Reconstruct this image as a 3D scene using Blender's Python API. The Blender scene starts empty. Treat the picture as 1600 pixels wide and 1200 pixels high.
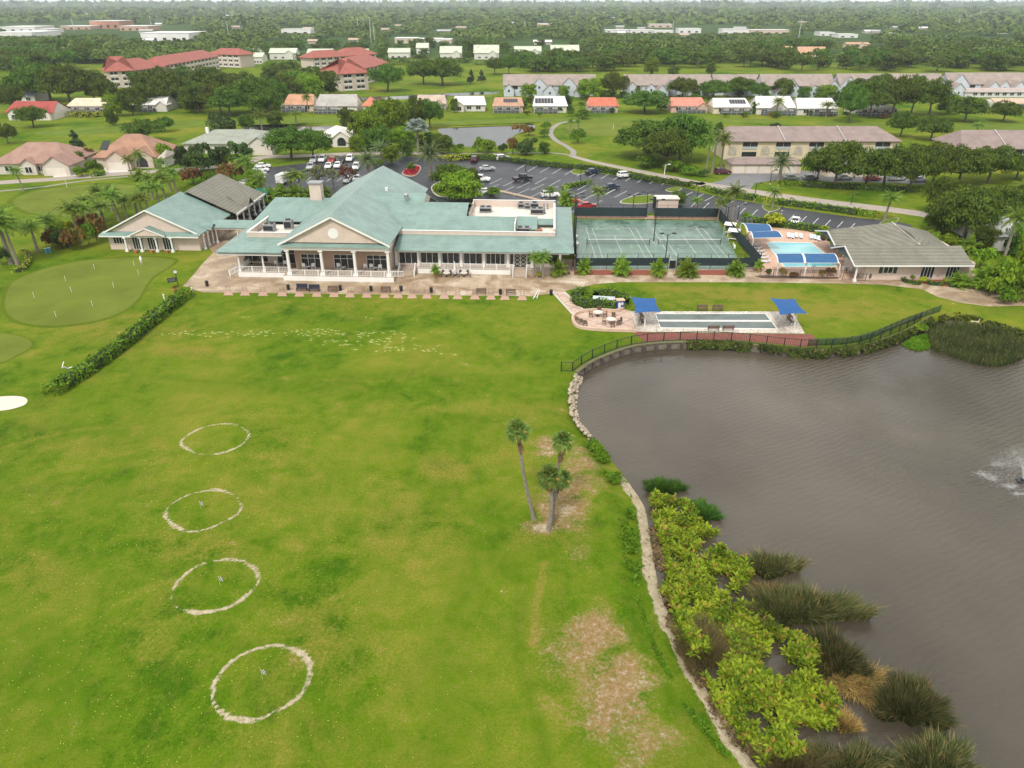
import bpy, math, random
EXPOSURE=0.46; HAZE=0.00010
import numpy as np
from mathutils import Vector, Matrix
from mathutils import noise as mnoise
R=math.radians
rnd=random.Random(7)
nr=np.random.RandomState(11)
sc=bpy.context.scene
col=sc.collection
# ---------------------------------------------------------------- camera model (drone, 43.6 m up)
CF=1110.0; TH=math.atan(595/1110.0); CH=43.6
ct,st=math.cos(TH),math.sin(TH)
def ray(px,py):
    a=(px-800)/CF; b=(600-py)/CF
    return a, ct+b*st, -st+b*ct
def G(px,py,z=0.0):
    a,y,zz=ray(px,py); t=(z-CH)/zz
    return (a*t,y*t)
def W(px,py,Y):
    a,y,zz=ray(px,py); t=Y/y
    return (a*t,CH+zz*t)
def PM(px,py,z=0.0):
    a,y,zz=ray(px,py); return CF/((z-CH)/zz)
cam=bpy.data.objects.new('camera',bpy.data.cameras.new('camera')); col.objects.link(cam)
cam.location=(0,0,CH); cam.rotation_euler=(math.pi/2-TH,0,0)
cam.data.sensor_width=36; cam.data.lens=CF/1600*36; cam.data.clip_start=1; cam.data.clip_end=60000
sc.camera=cam
# ---------------------------------------------------------------- materials
MATS={}
def newmat(name):
    m=bpy.data.materials.new(name); m.use_nodes=True
    return m, m.node_tree, m.node_tree.nodes['Principled BSDF']
def N(nt,t,**k):
    n=nt.nodes.new(t)
    for a,v in k.items():
        if a.startswith('i_'):
            n.inputs[a[2:].replace('_',' ')].default_value=v
        else: setattr(n,a,v)
    return n
def noise(nt,vec,scale,detail=4,rough=.55,dist=0):
    n=N(nt,'ShaderNodeTexNoise'); n.inputs['Scale'].default_value=scale; n.inputs['Detail'].default_value=detail
    n.inputs['Roughness'].default_value=rough; n.inputs['Distortion'].default_value=dist
    if vec is not None: nt.links.new(vec,n.inputs['Vector'])
    return n.outputs['Fac']
def ramp(nt,fac,stops,interp='LINEAR'):
    r=N(nt,'ShaderNodeValToRGB'); r.color_ramp.interpolation=interp
    e=r.color_ramp.elements
    while len(e)<len(stops): e.new(0.5)
    for i,(p,c) in enumerate(stops):
        e[i].position=p; e[i].color=(c[0],c[1],c[2],1) if hasattr(c,'__len__') else (c,c,c,1)
    nt.links.new(fac,r.inputs['Fac']); return r.outputs['Color']
def mix(nt,fac,a,b,mode='MIX'):
    m=N(nt,'ShaderNodeMix',data_type='RGBA',blend_type=mode)
    for s,v in ((m.inputs[0],fac),(m.inputs[6],a),(m.inputs[7],b)):
        if hasattr(v,'is_linked') or isinstance(v,bpy.types.NodeSocket): nt.links.new(v,s)
        elif isinstance(v,(int,float)) : s.default_value=v
        else: s.default_value=(v[0],v[1],v[2],1)
    return m.outputs[2]
def math_(nt,op,a,b=None,clamp=False):
    m=N(nt,'ShaderNodeMath',operation=op,use_clamp=clamp)
    for i,v in enumerate((a,b)):
        if v is None: continue
        if isinstance(v,bpy.types.NodeSocket): nt.links.new(v,m.inputs[i])
        else: m.inputs[i].default_value=v
    return m.outputs[0]
def sstep(nt,v,a,b):
    m=N(nt,'ShaderNodeMapRange',interpolation_type='SMOOTHSTEP')
    nt.links.new(v,m.inputs[0]); m.inputs[1].default_value=a; m.inputs[2].default_value=b
    return m.outputs[0]
def pos(nt): return N(nt,'ShaderNodeNewGeometry').outputs['Position']
def mapped(nt,vec,scale=(1,1,1),rot=(0,0,0)):
    m=N(nt,'ShaderNodeMapping'); m.inputs['Scale'].default_value=scale; m.inputs['Rotation'].default_value=rot
    nt.links.new(vec,m.inputs['Vector']); return m.outputs['Vector']
def bump(nt,bs,h,strength=.3,dist=.1):
    b=N(nt,'ShaderNodeBump'); b.inputs['Strength'].default_value=strength; b.inputs['Distance'].default_value=dist
    nt.links.new(h,b.inputs['Height']); nt.links.new(b.outputs['Normal'],bs.inputs['Normal'])
def paint(name,c,rough=.6,var=.12,scale=.8,metal=0,stain=.0,spec=.4):
    """painted / plain surface with low-contrast variation"""
    if name in MATS: return MATS[name]
    m,nt,b=newmat(name)
    p=pos(nt)
    f=noise(nt,p,scale,5)
    c1=[x*(1-var) for x in c]; c2=[min(1,x*(1+var)) for x in c]
    o=ramp(nt,f,[(.3,c1),(.7,c2)])
    if stain>0:
        g=noise(nt,mapped(nt,p,(1.5,1.5,.25)),1.2,5,.65)
        o=mix(nt,math_(nt,'MULTIPLY',sstep(nt,g,.5,.72),stain),o,[x*.45 for x in c])
    nt.links.new(o,b.inputs['Base Color']); b.inputs['Roughness'].default_value=rough
    b.inputs['Metallic'].default_value=metal; b.inputs['Specular IOR Level'].default_value=spec
    MATS[name]=m; return m
def roofmat(name,c,row=2.2,lines=.25,rough=.65,stain=.35,axis='Z'):
    """tile / shingle courses: lines follow height, columns across, with weather streaks"""
    if name in MATS: return MATS[name]
    m,nt,b=newmat(name); p=pos(nt)
    w=N(nt,'ShaderNodeTexWave',wave_type='BANDS',bands_direction='Z'); w.inputs['Scale'].default_value=row
    w.inputs['Distortion'].default_value=.4; w.inputs['Detail'].default_value=2; nt.links.new(p,w.inputs['Vector'])
    n1=noise(nt,p,.35,6,.6); n2=noise(nt,p,3.5,3,.6)
    o=ramp(nt,n1,[(.28,[x*.74 for x in c]),(.5,c),(.72,[x*1.2 for x in c])])
    o=mix(nt,math_(nt,'MULTIPLY',w.outputs['Fac'],lines),o,[x*.5 for x in c])
    o=mix(nt,math_(nt,'MULTIPLY',sstep(nt,n2,.45,.75),.3),o,[min(1,x*1.35+.02) for x in c])
    g=noise(nt,mapped(nt,p,(.9,.9,.12)),1.0,5,.7)
    o=mix(nt,math_(nt,'MULTIPLY',sstep(nt,g,.52,.75),stain),o,[x*.5+.01 for x in c])
    nt.links.new(o,b.inputs['Base Color']); b.inputs['Roughness'].default_value=rough
    bump(nt,b,w.outputs['Fac'],.4,.05)
    MATS[name]=m; return m
def leafmat(name,dark,light,trans=.25,hue=.04,blotch=None,clump=.45):
    if name in MATS: return MATS[name]
    m,nt,b=newmat(name)
    g=N(nt,'ShaderNodeNewGeometry'); oi=N(nt,'ShaderNodeObjectInfo')
    f=noise(nt,g.outputs['Position'],clump,2)
    fac=math_(nt,'ADD',math_(nt,'MULTIPLY',g.outputs['Random Per Island'],.55),math_(nt,'MULTIPLY',sstep(nt,f,.3,.7),.45))
    o=ramp(nt,fac,[(.05,dark),(.95,light)])
    if blotch:
        o=mix(nt,math_(nt,'GREATER_THAN',g.outputs['Random Per Island'],blotch[0]),o,blotch[1])
    hs=N(nt,'ShaderNodeHueSaturation'); nt.links.new(o,hs.inputs['Color'])
    nt.links.new(math_(nt,'ADD',.5-hue,math_(nt,'MULTIPLY',oi.outputs['Random'],2*hue)),hs.inputs['Hue'])
    nt.links.new(math_(nt,'ADD',.85,math_(nt,'MULTIPLY',oi.outputs['Random'],.68)),hs.inputs['Value'])
    nt.links.new(hs.outputs['Color'],b.inputs['Base Color']); b.inputs['Roughness'].default_value=.55
    b.inputs['Specular IOR Level'].default_value=.12
    tr=N(nt,'ShaderNodeBsdfTranslucent'); nt.links.new(hs.outputs['Color'],tr.inputs['Color'])
    ms=N(nt,'ShaderNodeMixShader'); ms.inputs[0].default_value=trans
    out=nt.nodes['Material Output']
    nt.links.new(b.outputs[0],ms.inputs[1]); nt.links.new(tr.outputs[0],ms.inputs[2]); nt.links.new(ms.outputs[0],out.inputs['Surface'])
    MATS[name]=m; return m
def glassmat(name='window_glass',c=(.02,.024,.028)):
    if name in MATS: return MATS[name]
    m,nt,b=newmat(name); f=noise(nt,pos(nt),1.3,3)
    nt.links.new(ramp(nt,f,[(.3,[x*.5 for x in c]),(.75,[x*2 for x in c])]),b.inputs['Base Color'])
    b.inputs['Roughness'].default_value=.12; b.inputs['Specular IOR Level'].default_value=.5
    MATS[name]=m; return m
# ---------------------------------------------------------------- mesh builder
class MB:
    def __init__(s): s.v=[]; s.f=[]; s.m=[]; s.mi=0
    def quad(s,a,b,c,d): 
        i=len(s.v); s.v+= [a,b,c,d]; s.f.append((i,i+1,i+2,i+3)); s.m.append(s.mi); return s
    def tri(s,a,b,c):
        i=len(s.v); s.v+= [a,b,c]; s.f.append((i,i+1,i+2)); s.m.append(s.mi); return s
    def poly(s,pts):
        i=len(s.v); s.v+=[tuple(p) for p in pts]; s.f.append(tuple(range(i,i+len(pts)))); s.m.append(s.mi); return s
    def box(s,x0,x1,y0,y1,z0,z1,rot=0,about=None):
        P=[(x0,y0),(x1,y0),(x1,y1),(x0,y1)]
        if rot:
            cx,cy=about or ((x0+x1)/2,(y0+y1)/2); c,sn=math.cos(rot),math.sin(rot)
            P=[(cx+(x-cx)*c-(y-cy)*sn,cy+(x-cx)*sn+(y-cy)*c) for x,y in P]
        return s.prism(P,z0,z1)
    def prism(s,P,z0,z1,top=True,bottom=True):
        n=len(P); i=len(s.v)
        s.v+=[(p[0],p[1],z0) for p in P]+[(p[0],p[1],z1) for p in P]
        for k in range(n):
            j=(k+1)%n; s.f.append((i+k,i+j,i+n+j,i+n+k)); s.m.append(s.mi)
        if top: s.f.append(tuple(range(i+n,i+2*n))); s.m.append(s.mi)
        if bottom: s.f.append(tuple(range(i+n-1,i-1,-1))); s.m.append(s.mi)
        return s
    def tube(s,a,b,r0,r1=None,n=6,cap=True):
        r1=r0 if r1 is None else r1
        a=Vector(a); b=Vector(b); d=(b-a)
        if d.length<1e-6: return s
        d.normalize(); u=d.orthogonal().normalized(); w=d.cross(u); i=len(s.v)
        for p,r in ((a,r0),(b,r1)):
            for k in range(n):
                t=2*math.pi*k/n; q=p+(u*math.cos(t)+w*math.sin(t))*r; s.v.append(tuple(q))
        for k in range(n):
            j=(k+1)%n; s.f.append((i+k,i+j,i+n+j,i+n+k)); s.m.append(s.mi)
        if cap:
            s.f.append(tuple(range(i+n,i+2*n))); s.m.append(s.mi)
            s.f.append(tuple(range(i+n-1,i-1,-1))); s.m.append(s.mi)
        return s
    def path(s,pts,rads,n=6):
        for k in range(len(pts)-1): s.tube(pts[k],pts[k+1],rads[k],rads[k+1],n)
        return s
    def bar(s,a,b,w,h):
        """rectangular bar between two points (horizontal width w, height h)"""
        a=Vector(a); b=Vector(b); d=(b-a).normalized()
        up=Vector((0,0,1)) if abs(d.z)<.9 else Vector((0,1,0))
        u=d.cross(up).normalized()*w/2; v=u.cross(d).normalized()*h/2
        i=len(s.v)
        for p in (a,b):
            for su,sv in ((-1,-1),(1,-1),(1,1),(-1,1)): s.v.append(tuple(p+u*su+v*sv))
        for k in range(4):
            j=(k+1)%4; s.f.append((i+k,i+j,i+4+j,i+4+k)); s.m.append(s.mi)
        s.f+=[(i+3,i+2,i+1,i),(i+4,i+5,i+6,i+7)]; s.m+=[s.mi,s.mi]
        return s
    def sphere(s,c,r,rz=None,n=8,m=5):
        rz=r if rz is None else rz; i=len(s.v)
        for a in range(m+1):
            ph=math.pi*a/m
            for k in range(n):
                t=2*math.pi*k/n; s.v.append((c[0]+r*math.sin(ph)*math.cos(t),c[1]+r*math.sin(ph)*math.sin(t),c[2]+rz*math.cos(ph)))
        for a in range(m):
            for k in range(n):
                j=(k+1)%n; s.f.append((i+a*n+k,i+(a+1)*n+k,i+(a+1)*n+j,i+a*n+j)); s.m.append(s.mi)
        return s
    def build(s,name,mat,parent=None,smooth=False,link=True):
        me=bpy.data.meshes.new(name); me.from_pydata([tuple(v) for v in s.v],[],s.f)
        mats=mat if isinstance(mat,(list,tuple)) else [mat]
        for m in mats: me.materials.append(m)
        if len(mats)>1: me.polygons.foreach_set('material_index',s.m)
        if smooth: me.polygons.foreach_set('use_smooth',[True]*len(me.polygons))
        me.update()
        o=bpy.data.objects.new(name,me)
        if link: col.objects.link(o)
        if parent is not None: o.parent=parent
        return o
def npmesh(name,V,F,mat,mi=None,link=True,parent=None,attrs=None,smooth=False):
    """V (n,3), F (m,k) numpy"""
    me=bpy.data.meshes.new(name); n=len(V); m,k=F.shape
    me.vertices.add(n); me.vertices.foreach_set('co',np.asarray(V,dtype=np.float32).ravel())
    me.loops.add(m*k); me.loops.foreach_set('vertex_index',np.asarray(F,dtype=np.int32).ravel())
    me.polygons.add(m); me.polygons.foreach_set('loop_start',np.arange(0,m*k,k,dtype=np.int32))
    mats=mat if isinstance(mat,(list,tuple)) else [mat]
    for a in mats: me.materials.append(a)
    if mi is not None: me.polygons.foreach_set('material_index',np.asarray(mi,dtype=np.int32))
    if smooth: me.polygons.foreach_set('use_smooth',np.ones(m,dtype=bool))
    me.update(calc_edges=True)
    if attrs:
        for an,arr in attrs.items():
            at=me.attributes.new(an,'FLOAT_COLOR','POINT'); at.data.foreach_set('color',np.asarray(arr,dtype=np.float32).ravel())
    o=bpy.data.objects.new(name,me)
    if link: col.objects.link(o)
    if parent is not None: o.parent=parent
    return o
def tag(o,label=None,cat=None,group=None,kind=None):
    if label: o['label']=label
    if cat: o['category']=cat
    if group: o['group']=group
    if kind: o['kind']=kind
    return o
def thing(name,label,cat,loc=(0,0,0),rot=0,group=None):
    o=bpy.data.objects.new(name,None); o.empty_display_size=.5; col.objects.link(o)
    o.location=(loc[0],loc[1],loc[2] if len(loc)>2 else 0); o.rotation_euler=(0,0,rot)
    return tag(o,label,cat,group)
def copy_tree(o,parent=None):
    c=o.copy(); col.objects.link(c)
    if parent is not None: c.parent=parent
    for ch in o.children: copy_tree(ch,c)
    return c
def spline(P,n=8,closed=True):
    P=[Vector((p[0],p[1],0)) for p in P]; out=[]; L=len(P)
    for i in range(L if closed else L-1):
        if closed: a,b,c,d=P[i-1],P[i],P[(i+1)%L],P[(i+2)%L]
        else: a,b,c,d=P[max(i-1,0)],P[i],P[i+1],P[min(i+2,L-1)]
        for k in range(n):
            t=k/n; q=.5*((2*b)+(c-a)*t+(2*a-5*b+4*c-d)*t*t+(-a+3*b-3*c+d)*t**3); out.append((q.x,q.y))
    if not closed: out.append((P[-1].x,P[-1].y))
    return out
def GP(pts,z=0): return [G(x,y,z) for x,y in pts]
def sheet(name,pts,z,mat,thick=0,kind='structure',smoothn=0):
    """flat sheet from world polygon, triangulated"""
    from mathutils.geometry import tessellate_polygon
    P=spline(pts,smoothn) if smoothn else pts
    V=[(p[0],p[1],z) for p in P]
    T=tessellate_polygon([[Vector(v) for v in V]])
    mb=MB(); mb.v=list(V)
    for t in T:
        a,b,c=[Vector(V[i]) for i in t]
        t=tuple(t) if (b-a).cross(c-a).z>0 else (t[0],t[2],t[1])
        mb.f.append(t); mb.m.append(0)
    n=len(V)
    if thick:
        mb.v+=[(p[0],p[1],z-thick) for p in P]
        for k in range(n):
            j=(k+1)%n; mb.f.append((k,j,n+j,n+k)); mb.m.append(0)
    o=mb.build(name,mat)
    if kind: o['kind']=kind
    return o
def ribbon(name,pts,w,z,mat,kind='structure',n=6):
    C=spline(pts,n,False); V=[];Fc=[]
    for i,p in enumerate(C):
        a=C[max(i-1,0)]; b=C[min(i+1,len(C)-1)]
        d=Vector((b[0]-a[0],b[1]-a[1])).normalized(); wi=w[0]+(w[1]-w[0])*i/(len(C)-1) if isinstance(w,tuple) else w
        V+=[(p[0]-d.y*wi/2,p[1]+d.x*wi/2,z),(p[0]+d.y*wi/2,p[1]-d.x*wi/2,z)]
    mb=MB(); mb.v=V
    for i in range(len(C)-1): mb.f.append((2*i+1,2*i+3,2*i+2,2*i)); mb.m.append(0)
    o=mb.build(name,mat)
    if kind: o['kind']=kind
    return o
# ================================================================ WORLD / LIGHT
SUN_EL,SUN_AZ=R(52),R(200)      # azimuth of the sun measured clockwise from +Y
w=bpy.data.worlds.new('World'); sc.world=w; w.use_nodes=True; nt=w.node_tree
bg=nt.nodes['Background']
sky=N(nt,'ShaderNodeTexSky',sky_type='NISHITA',sun_disc=False); sky.sun_elevation=SUN_EL; sky.sun_rotation=SUN_AZ
sky.air_density=1.3; sky.dust_density=3.0; sky.ozone_density=1.0
tc=N(nt,'ShaderNodeTexCoord')
f=noise(nt,mapped(nt,tc.outputs['Generated'],(1,1,2.6)),1.7,6,.58,.3)
cloud=ramp(nt,noise(nt,mapped(nt,tc.outputs['Generated'],(1,1,2.2)),2.6,6,.6),[(.36,(4.4,4.4,4.5)),(.52,(8.0,8.0,8.0)),(.66,(12.5,12.3,12.0))])
skyc=mix(nt,sstep(nt,f,.22,.42),sky.outputs['Color'],cloud)
nt.links.new(skyc,bg.inputs['Color']); bg.inputs['Strength'].default_value=.115
sl=bpy.data.lights.new('sun','SUN'); sl.energy=2.1; sl.angle=R(11); sl.color=(1,.95,.87)
so=bpy.data.objects.new('sun',sl); col.objects.link(so)
sd=Vector((math.sin(SUN_AZ)*math.cos(SUN_EL),math.cos(SUN_AZ)*math.cos(SUN_EL),math.sin(SUN_EL)))
so.rotation_euler=sd.to_track_quat('Z','Y').to_euler(); so.location=(0,-50,200)
sc.view_settings.view_transform='Standard'; sc.view_settings.look='None'; sc.view_settings.gamma=1
sc.view_settings.exposure=EXPOSURE
# ================================================================ LAKE GEOMETRY
WZ=-1.0
lake_n=[(905,594),(925,579),(950,567),(980,556),(1010,550),(1050,547),(1100,546),(1150,548),(1200,554),(1250,559),(1300,559),(1350,553),(1400,537),(1430,523),(1456,507)]
lake_e=[(1480,501),(1520,505),(1560,517),(1600,533),(1660,560),(1760,640)]
lake_s=[(1900,900),(1800,1400),(1240,1400),(1212,1240),(1180,1195),(1147,1150),(1117,1100),(1091,1055),(1066,1010),(1049,968),(1033,930),(1024,890),(1018,850),(1012,815),(1006,790),(988,762),(970,738),(953,716),(936,692),(916,672),(903,655),(900,625),(901,605)]
bulk_w=spline(GP(lake_n,WZ),6,False)
lake_poly=bulk_w+spline(GP(lake_e,WZ),6,False)+spline(GP(lake_s,WZ),5,False)
LP=np.array(lake_poly); nb=len(bulk_w)
shore_kind=np.zeros(len(LP)); shore_kind[:nb]=1       # 1 = timber bulkhead
def seg_dist(PX,PY,poly,closed=True):
    n=len(poly); D=np.full(PX.shape,1e9); I=np.zeros(PX.shape,dtype=int)
    for i in range(n if closed else n-1):
        ax,ay=poly[i]; bx,by=poly[(i+1)%n]; dx,dy=bx-ax,by-ay; L=dx*dx+dy*dy+1e-9
        t=np.clip(((PX-ax)*dx+(PY-ay)*dy)/L,0,1); d=np.hypot(PX-ax-t*dx,PY-ay-t*dy)
        m=d<D; D[m]=d[m]; I[m]=i
    return D,I
def inside(PX,PY,poly):
    c=np.zeros(PX.shape,dtype=bool); n=len(poly)
    for i in range(n):
        ax,ay=poly[i]; bx,by=poly[(i+1)%n]
        if ay==by: continue
        m=((ay>PY)!=(by>PY))&(PX<(bx-ax)*(PY-ay)/(by-ay)+ax); c^=m
    return c
pond_px=[(684,203),(700,200),(740,198),(800,196),(832,194),(834,201),(806,210),(796,222),(780,228),(740,229),(712,228),(700,216)]
pond=spline(GP(pond_px,-.5),5)
creek_px=[(560,152),(620,150),(690,146),(770,143),(772,147),(700,151),(620,156),(560,157)]
creek=spline(GP(creek_px,-.5),4)
canal_px=[(385,196),(440,196),(540,197),(540,203),(440,204),(385,203)]
canal=spline(GP(canal_px,-.5),4)
# ================================================================ GROUND
xs=np.concatenate([-np.geomspace(420,12000,26)[::-1],np.arange(-400,-80,4),np.arange(-80,80.01,.3),np.arange(84,404,4),np.geomspace(420,12000,26)])
ys=np.concatenate([np.array([-60,-20,0,10]),np.arange(18,150,.3),np.arange(150,460,2),np.geomspace(470,24000,60)])
GX,GY=np.meshgrid(xs,ys); nxg,nyg=len(xs),len(ys)
Z=np.zeros(GX.shape); m1=np.zeros(GX.shape+(4,)); m2=np.zeros(GX.shape+(4,)); m1[...,3]=1; m2[...,3]=1
near=(GX>-84)&(GX<84)&(GY>15)&(GY<152)
nx_,ny_=GX[near],GY[near]
D,I=seg_dist(nx_,ny_,lake_poly); ins=inside(nx_,ny_,lake_poly); sdist=np.where(ins,-D,D); kind=shore_kind[np.minimum(I,len(LP)-1)]
zb=np.where(sdist>.55,0,-2.2)                                   # bulkhead: straight drop
zn=np.interp(sdist,[-4,0,1.0,3.5],[-2.4,-1.0,-.72,0])
zz=np.where(kind>0,zb,zn)
rings=[[(283,696),(304,678),(335,668),(363,667),(382,674),(390,685),(380,698),(359,709),(327,715),(302,710)],
 [(274,789),(302,776),(339,770),(361,776),(377,791),(372,807),(350,821),(324,832),(298,836),(274,827),(260,811),(263,800)],
 [(270,935),(280,914),(305,892),(337,882),(370,880),(395,890),(405,907),(400,922),(380,942),(355,956),(327,962),(297,961),(274,951)],
 [(334,1090),(340,1067),(360,1042),(390,1024),(427,1014),(452,1017),(477,1030),(486,1052),(480,1077),(465,1097),(437,1115),(407,1129),(380,1131),(355,1124),(337,1107)]]
ringw=[spline(GP(r),6) for r in rings]
ringc=[(sum(p[0] for p in r)/len(r),sum(p[1] for p in r)/len(r)) for r in ringw]
def mound(x,y):
    z=0*x
    for cx,cy in ringc: z=z+.45*np.exp(-(((x-cx)**2+(y-cy)**2)/36.0)**1.5)
    return z
zz=zz+np.where(sdist>4,1,np.clip(sdist/4,0,1))*mound(nx_,ny_)
Z[near]=zz
def gz(x,y): return float(mound(np.array(float(x)),np.array(float(y))))
sand=np.zeros(nx_.shape)
for r,strength in zip(ringw,(.74,.74,.74,.80)):
    d,i=seg_dist(nx_,ny_,r); sand=np.maximum(sand,strength*np.clip(1-d/.33,0,1)**.9)
wv=np.array([mnoise.noise(Vector((a*.25,b_*.25,2))) for a,b_ in zip(nx_,ny_)]) if False else .16*np.sin(ny_*1.1+np.cos(nx_*.7)*2)+.1*np.sin(ny_*3.1)
strip=np.clip(1-np.abs(sdist-.5)/(.86+wv),0,1)
ks=I/len(LP)
# sandy strip only on the lower west shore
vlim=np.clip((63.5-ny_)/2.5,0,1)*(kind<1)*(ny_<70)
sand=np.maximum(sand,1.35*strip*vlim)
m2[near,0]=sand
m2[near,2]=0
def blob(px,py,rx,ry,rot=0):
    """elliptical patch given by its outline's extent in the photo, measured out on the ground"""
    cx,cy=G(px,py); rxw=rx/PM(px,py); y1=G(px,py-ry)[1]; y0=G(px,py+ry)[1]; ryw=(y1-y0)/2; cy=(y1+y0)/2
    # lean follows the sight line so that long strokes keep their course
    return cx,cy,rxw,ryw,rot
def addblob(arr,ch,b,s):
    cx,cy,rx,ry,rot=b; sh=cx/cy if rot is None else rot
    dx=(GX-cx)-sh*(GY-cy); dy=GY-cy
    q=(dx/rx)**2+(dy/ry)**2; arr[...,ch]=np.maximum(arr[...,ch],s*np.exp(-q**1.2*.9))
def addstroke(arr,ch,pts,wpx,s):
    P=spline(GP(pts),6,False); ww=wpx/PM(*pts[len(pts)//2])
    x0,x1=min(p[0] for p in P)-3*ww,max(p[0] for p in P)+3*ww; y0,y1=min(p[1] for p in P)-3*ww,max(p[1] for p in P)+3*ww
    m=(GX>x0)&(GX<x1)&(GY>y0)&(GY<y1)
    d,i=seg_dist(GX[m],GY[m],P,False); a=arr[...,ch]; a[m]=np.maximum(a[m],s*np.exp(-(d/ww)**2)); arr[...,ch]=a
DRY,LUSH,BARE,SAND,DIV,FOR=(m1,0),(m1,1),(m1,2),(m2,0),(m2,1),(m2,2)
for t,px,py,rx,ry,s in [(DRY,560,480,320,14,.35),(DRY,290,548,70,9,.8),(DRY,330,556,60,7,.6),(DRY,690,733,48,26,.75),(DRY,610,790,60,60,.45),(DRY,700,640,180,18,.35),
    (DRY,560,960,120,70,.4),(DRY,180,520,200,40,.5),(DRY,140,510,60,12,.7),(DRY,800,700,60,40,.5),(DRY,790,640,120,16,.45),(DRY,250,720,60,60,.4),(DRY,60,760,60,100,.3),
    (DRY,1180,462,120,14,.75),(DRY,1080,452,90,8,.7),(DRY,1310,485,120,18,.75),(DRY,1180,480,200,18,.55),(DRY,1500,485,80,10,.45),(DRY,1420,470,60,10,.4),
    (DRY,560,640,260,14,.25),(DRY,230,900,60,140,.35),(DRY,470,870,80,60,.3),(DRY,380,1160,80,30,.35),
    (LUSH,560,600,330,26,.75),(LUSH,180,680,120,40,.55),(LUSH,740,660,90,24,.7),(LUSH,120,860,110,90,.4),(DRY,60,900,80,60,.5),(DRY,300,860,120,40,.5),(DRY,520,1000,90,90,.55),(DRY,620,850,90,70,.5),(DRY,240,1010,60,60,.45),(DRY,430,720,70,30,.4),(DRY,700,840,40,40,.5),(DRY,150,700,160,20,.5),(LUSH,60,1060,90,120,.6),(LUSH,520,1120,60,70,.55),
    (LUSH,480,590,80,16,.6),(LUSH,860,560,40,80,.5),(LUSH,780,860,50,60,.6),(LUSH,830,620,60,30,.5),(LUSH,250,640,120,20,.4),(LUSH,600,700,70,40,.4),(LUSH,1560,485,60,12,.8),
    (BARE,855,700,26,20,.75),(BARE,905,735,38,48,.66),(BARE,875,800,44,34,.85),(BARE,848,822,34,13,.85),(BARE,925,1000,72,50,.75),(BARE,965,1110,70,80,.72),(BARE,880,1030,40,60,.6),(BARE,950,1050,60,50,.7),(BARE,1000,1170,60,50,.6),(BARE,890,760,34,60,.5),(BARE,900,860,30,40,.35),(BARE,905,965,60,18,.4),
    (BARE,990,1180,50,40,.55),(BARE,780,655,60,8,.3),(SAND,848,824,20,7,.75),(SAND,885,800,16,16,.45),(SAND,855,705,16,12,.4),(BARE,880,780,40,40,.8),(SAND,1000,1070,20,26,.3),(SAND,940,1000,18,14,.3),(SAND,935,1085,20,15,.3),
    (DRY,930,1050,110,120,.55),(DRY,885,760,70,70,.6),(DRY,840,840,60,20,.6),(BARE,1500,462,12,3,.6)]:
    addblob(t[0],t[1],blob(px,py,rx,ry,None),s)
for t,pts,wd,s in [(LUSH,[(770,780),(740,860),(715,950),(700,1050),(690,1200)],42,.5),(LUSH,[(965,830),(985,900),(1000,980),(1040,1080),(1090,1200)],20,.8),
    (LUSH,[(820,900),(810,1000),(830,1090),(860,1200)],16,.6),(DRY,[(850,880),(838,950),(832,1010)],8,.8),(LUSH,[(215,700),(170,830),(160,960),(230,1120)],22,.5),(LUSH,[(450,760),(500,900),(545,1010),(560,1130)],20,.4),(DRY,[(420,660),(500,760),(520,850)],26,.4),(LUSH,[(900,640),(930,720),(960,790)],16,.9),
    (LUSH,[(0,740),(90,700),(200,660),(330,640)],16,.5),(DRY,[(0,700),(120,672),(220,668)],10,.5),(LUSH,[(240,590),(400,600),(620,600),(860,590)],12,.7),
    (DRY,[(230,578),(420,590),(600,596)],5,.35),(LUSH,[(430,700),(500,640),(640,620)],14,.4),(LUSH,[(600,880),(560,1000),(540,1150)],24,.4)]:
    addstroke(t[0],t[1],pts,wd,s)
# seeded divots behind the tee line
for px,py,rx,ry,s in [(330,521,110,5,.9),(470,521,150,6,.8),(580,533,90,8,.8),(640,546,80,6,.8),(700,553,25,3,.6),(560,497,120,5,.28),(420,495,80,4,.3),(480,517,60,3,1.),(600,520,70,3,.9)]:
    addblob(m2,1,blob(px,py,rx,ry,None),s)
# far woods
m2[...,2]=np.clip((GY-600)/120,0,1)
for px,py,rx,ry in [(700,118,120,22),(170,107,90,8),(1030,112,200,8),(330,105,60,6)]:
    cx,cy,rx_,ry_,_=blob(px,py,rx,ry); q=((GX-cx)/rx_)**2+((GY-cy)/ry_)**2; m2[...,2]*=1-np.exp(-q)
# ponds
for P in (pond,creek,canal):
    a=np.array(P); m=(GX>a[:,0].min()-12)&(GX<a[:,0].max()+12)&(GY>a[:,1].min()-12)&(GY<a[:,1].max()+12)
    d,i=seg_dist(GX[m],GY[m],P); s=np.where(inside(GX[m],GY[m],P),-d,d); Z[m]=np.interp(s,[-3,0,3],[-1.6,-.5,0])
V=np.stack([GX,GY,Z],-1).reshape(-1,3)
ii=np.arange((nyg-1)*(nxg-1)); r_=ii//(nxg-1); c_=ii%(nxg-1); a_=r_*nxg+c_
Fq=np.stack([a_,a_+1,a_+nxg+1,a_+nxg],1)
gm,nt,b=newmat('lawn'); p=pos(nt)
A1=N(nt,'ShaderNodeAttribute',attribute_name='m1'); A2=N(nt,'ShaderNodeAttribute',attribute_name='m2')
s1=N(nt,'ShaderNodeSeparateColor'); nt.links.new(A1.outputs['Color'],s1.inputs[0]); s2=N(nt,'ShaderNodeSeparateColor'); nt.links.new(A2.outputs['Color'],s2.inputs[0])
big=noise(nt,p,.045,5,.55,.6); mid=noise(nt,p,.35,5,.6,.4); fine=noise(nt,p,4.0,5,.72); vf=noise(nt,mapped(nt,p,(1,.6,1),(0,0,.4)),13,4,.75)
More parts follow.
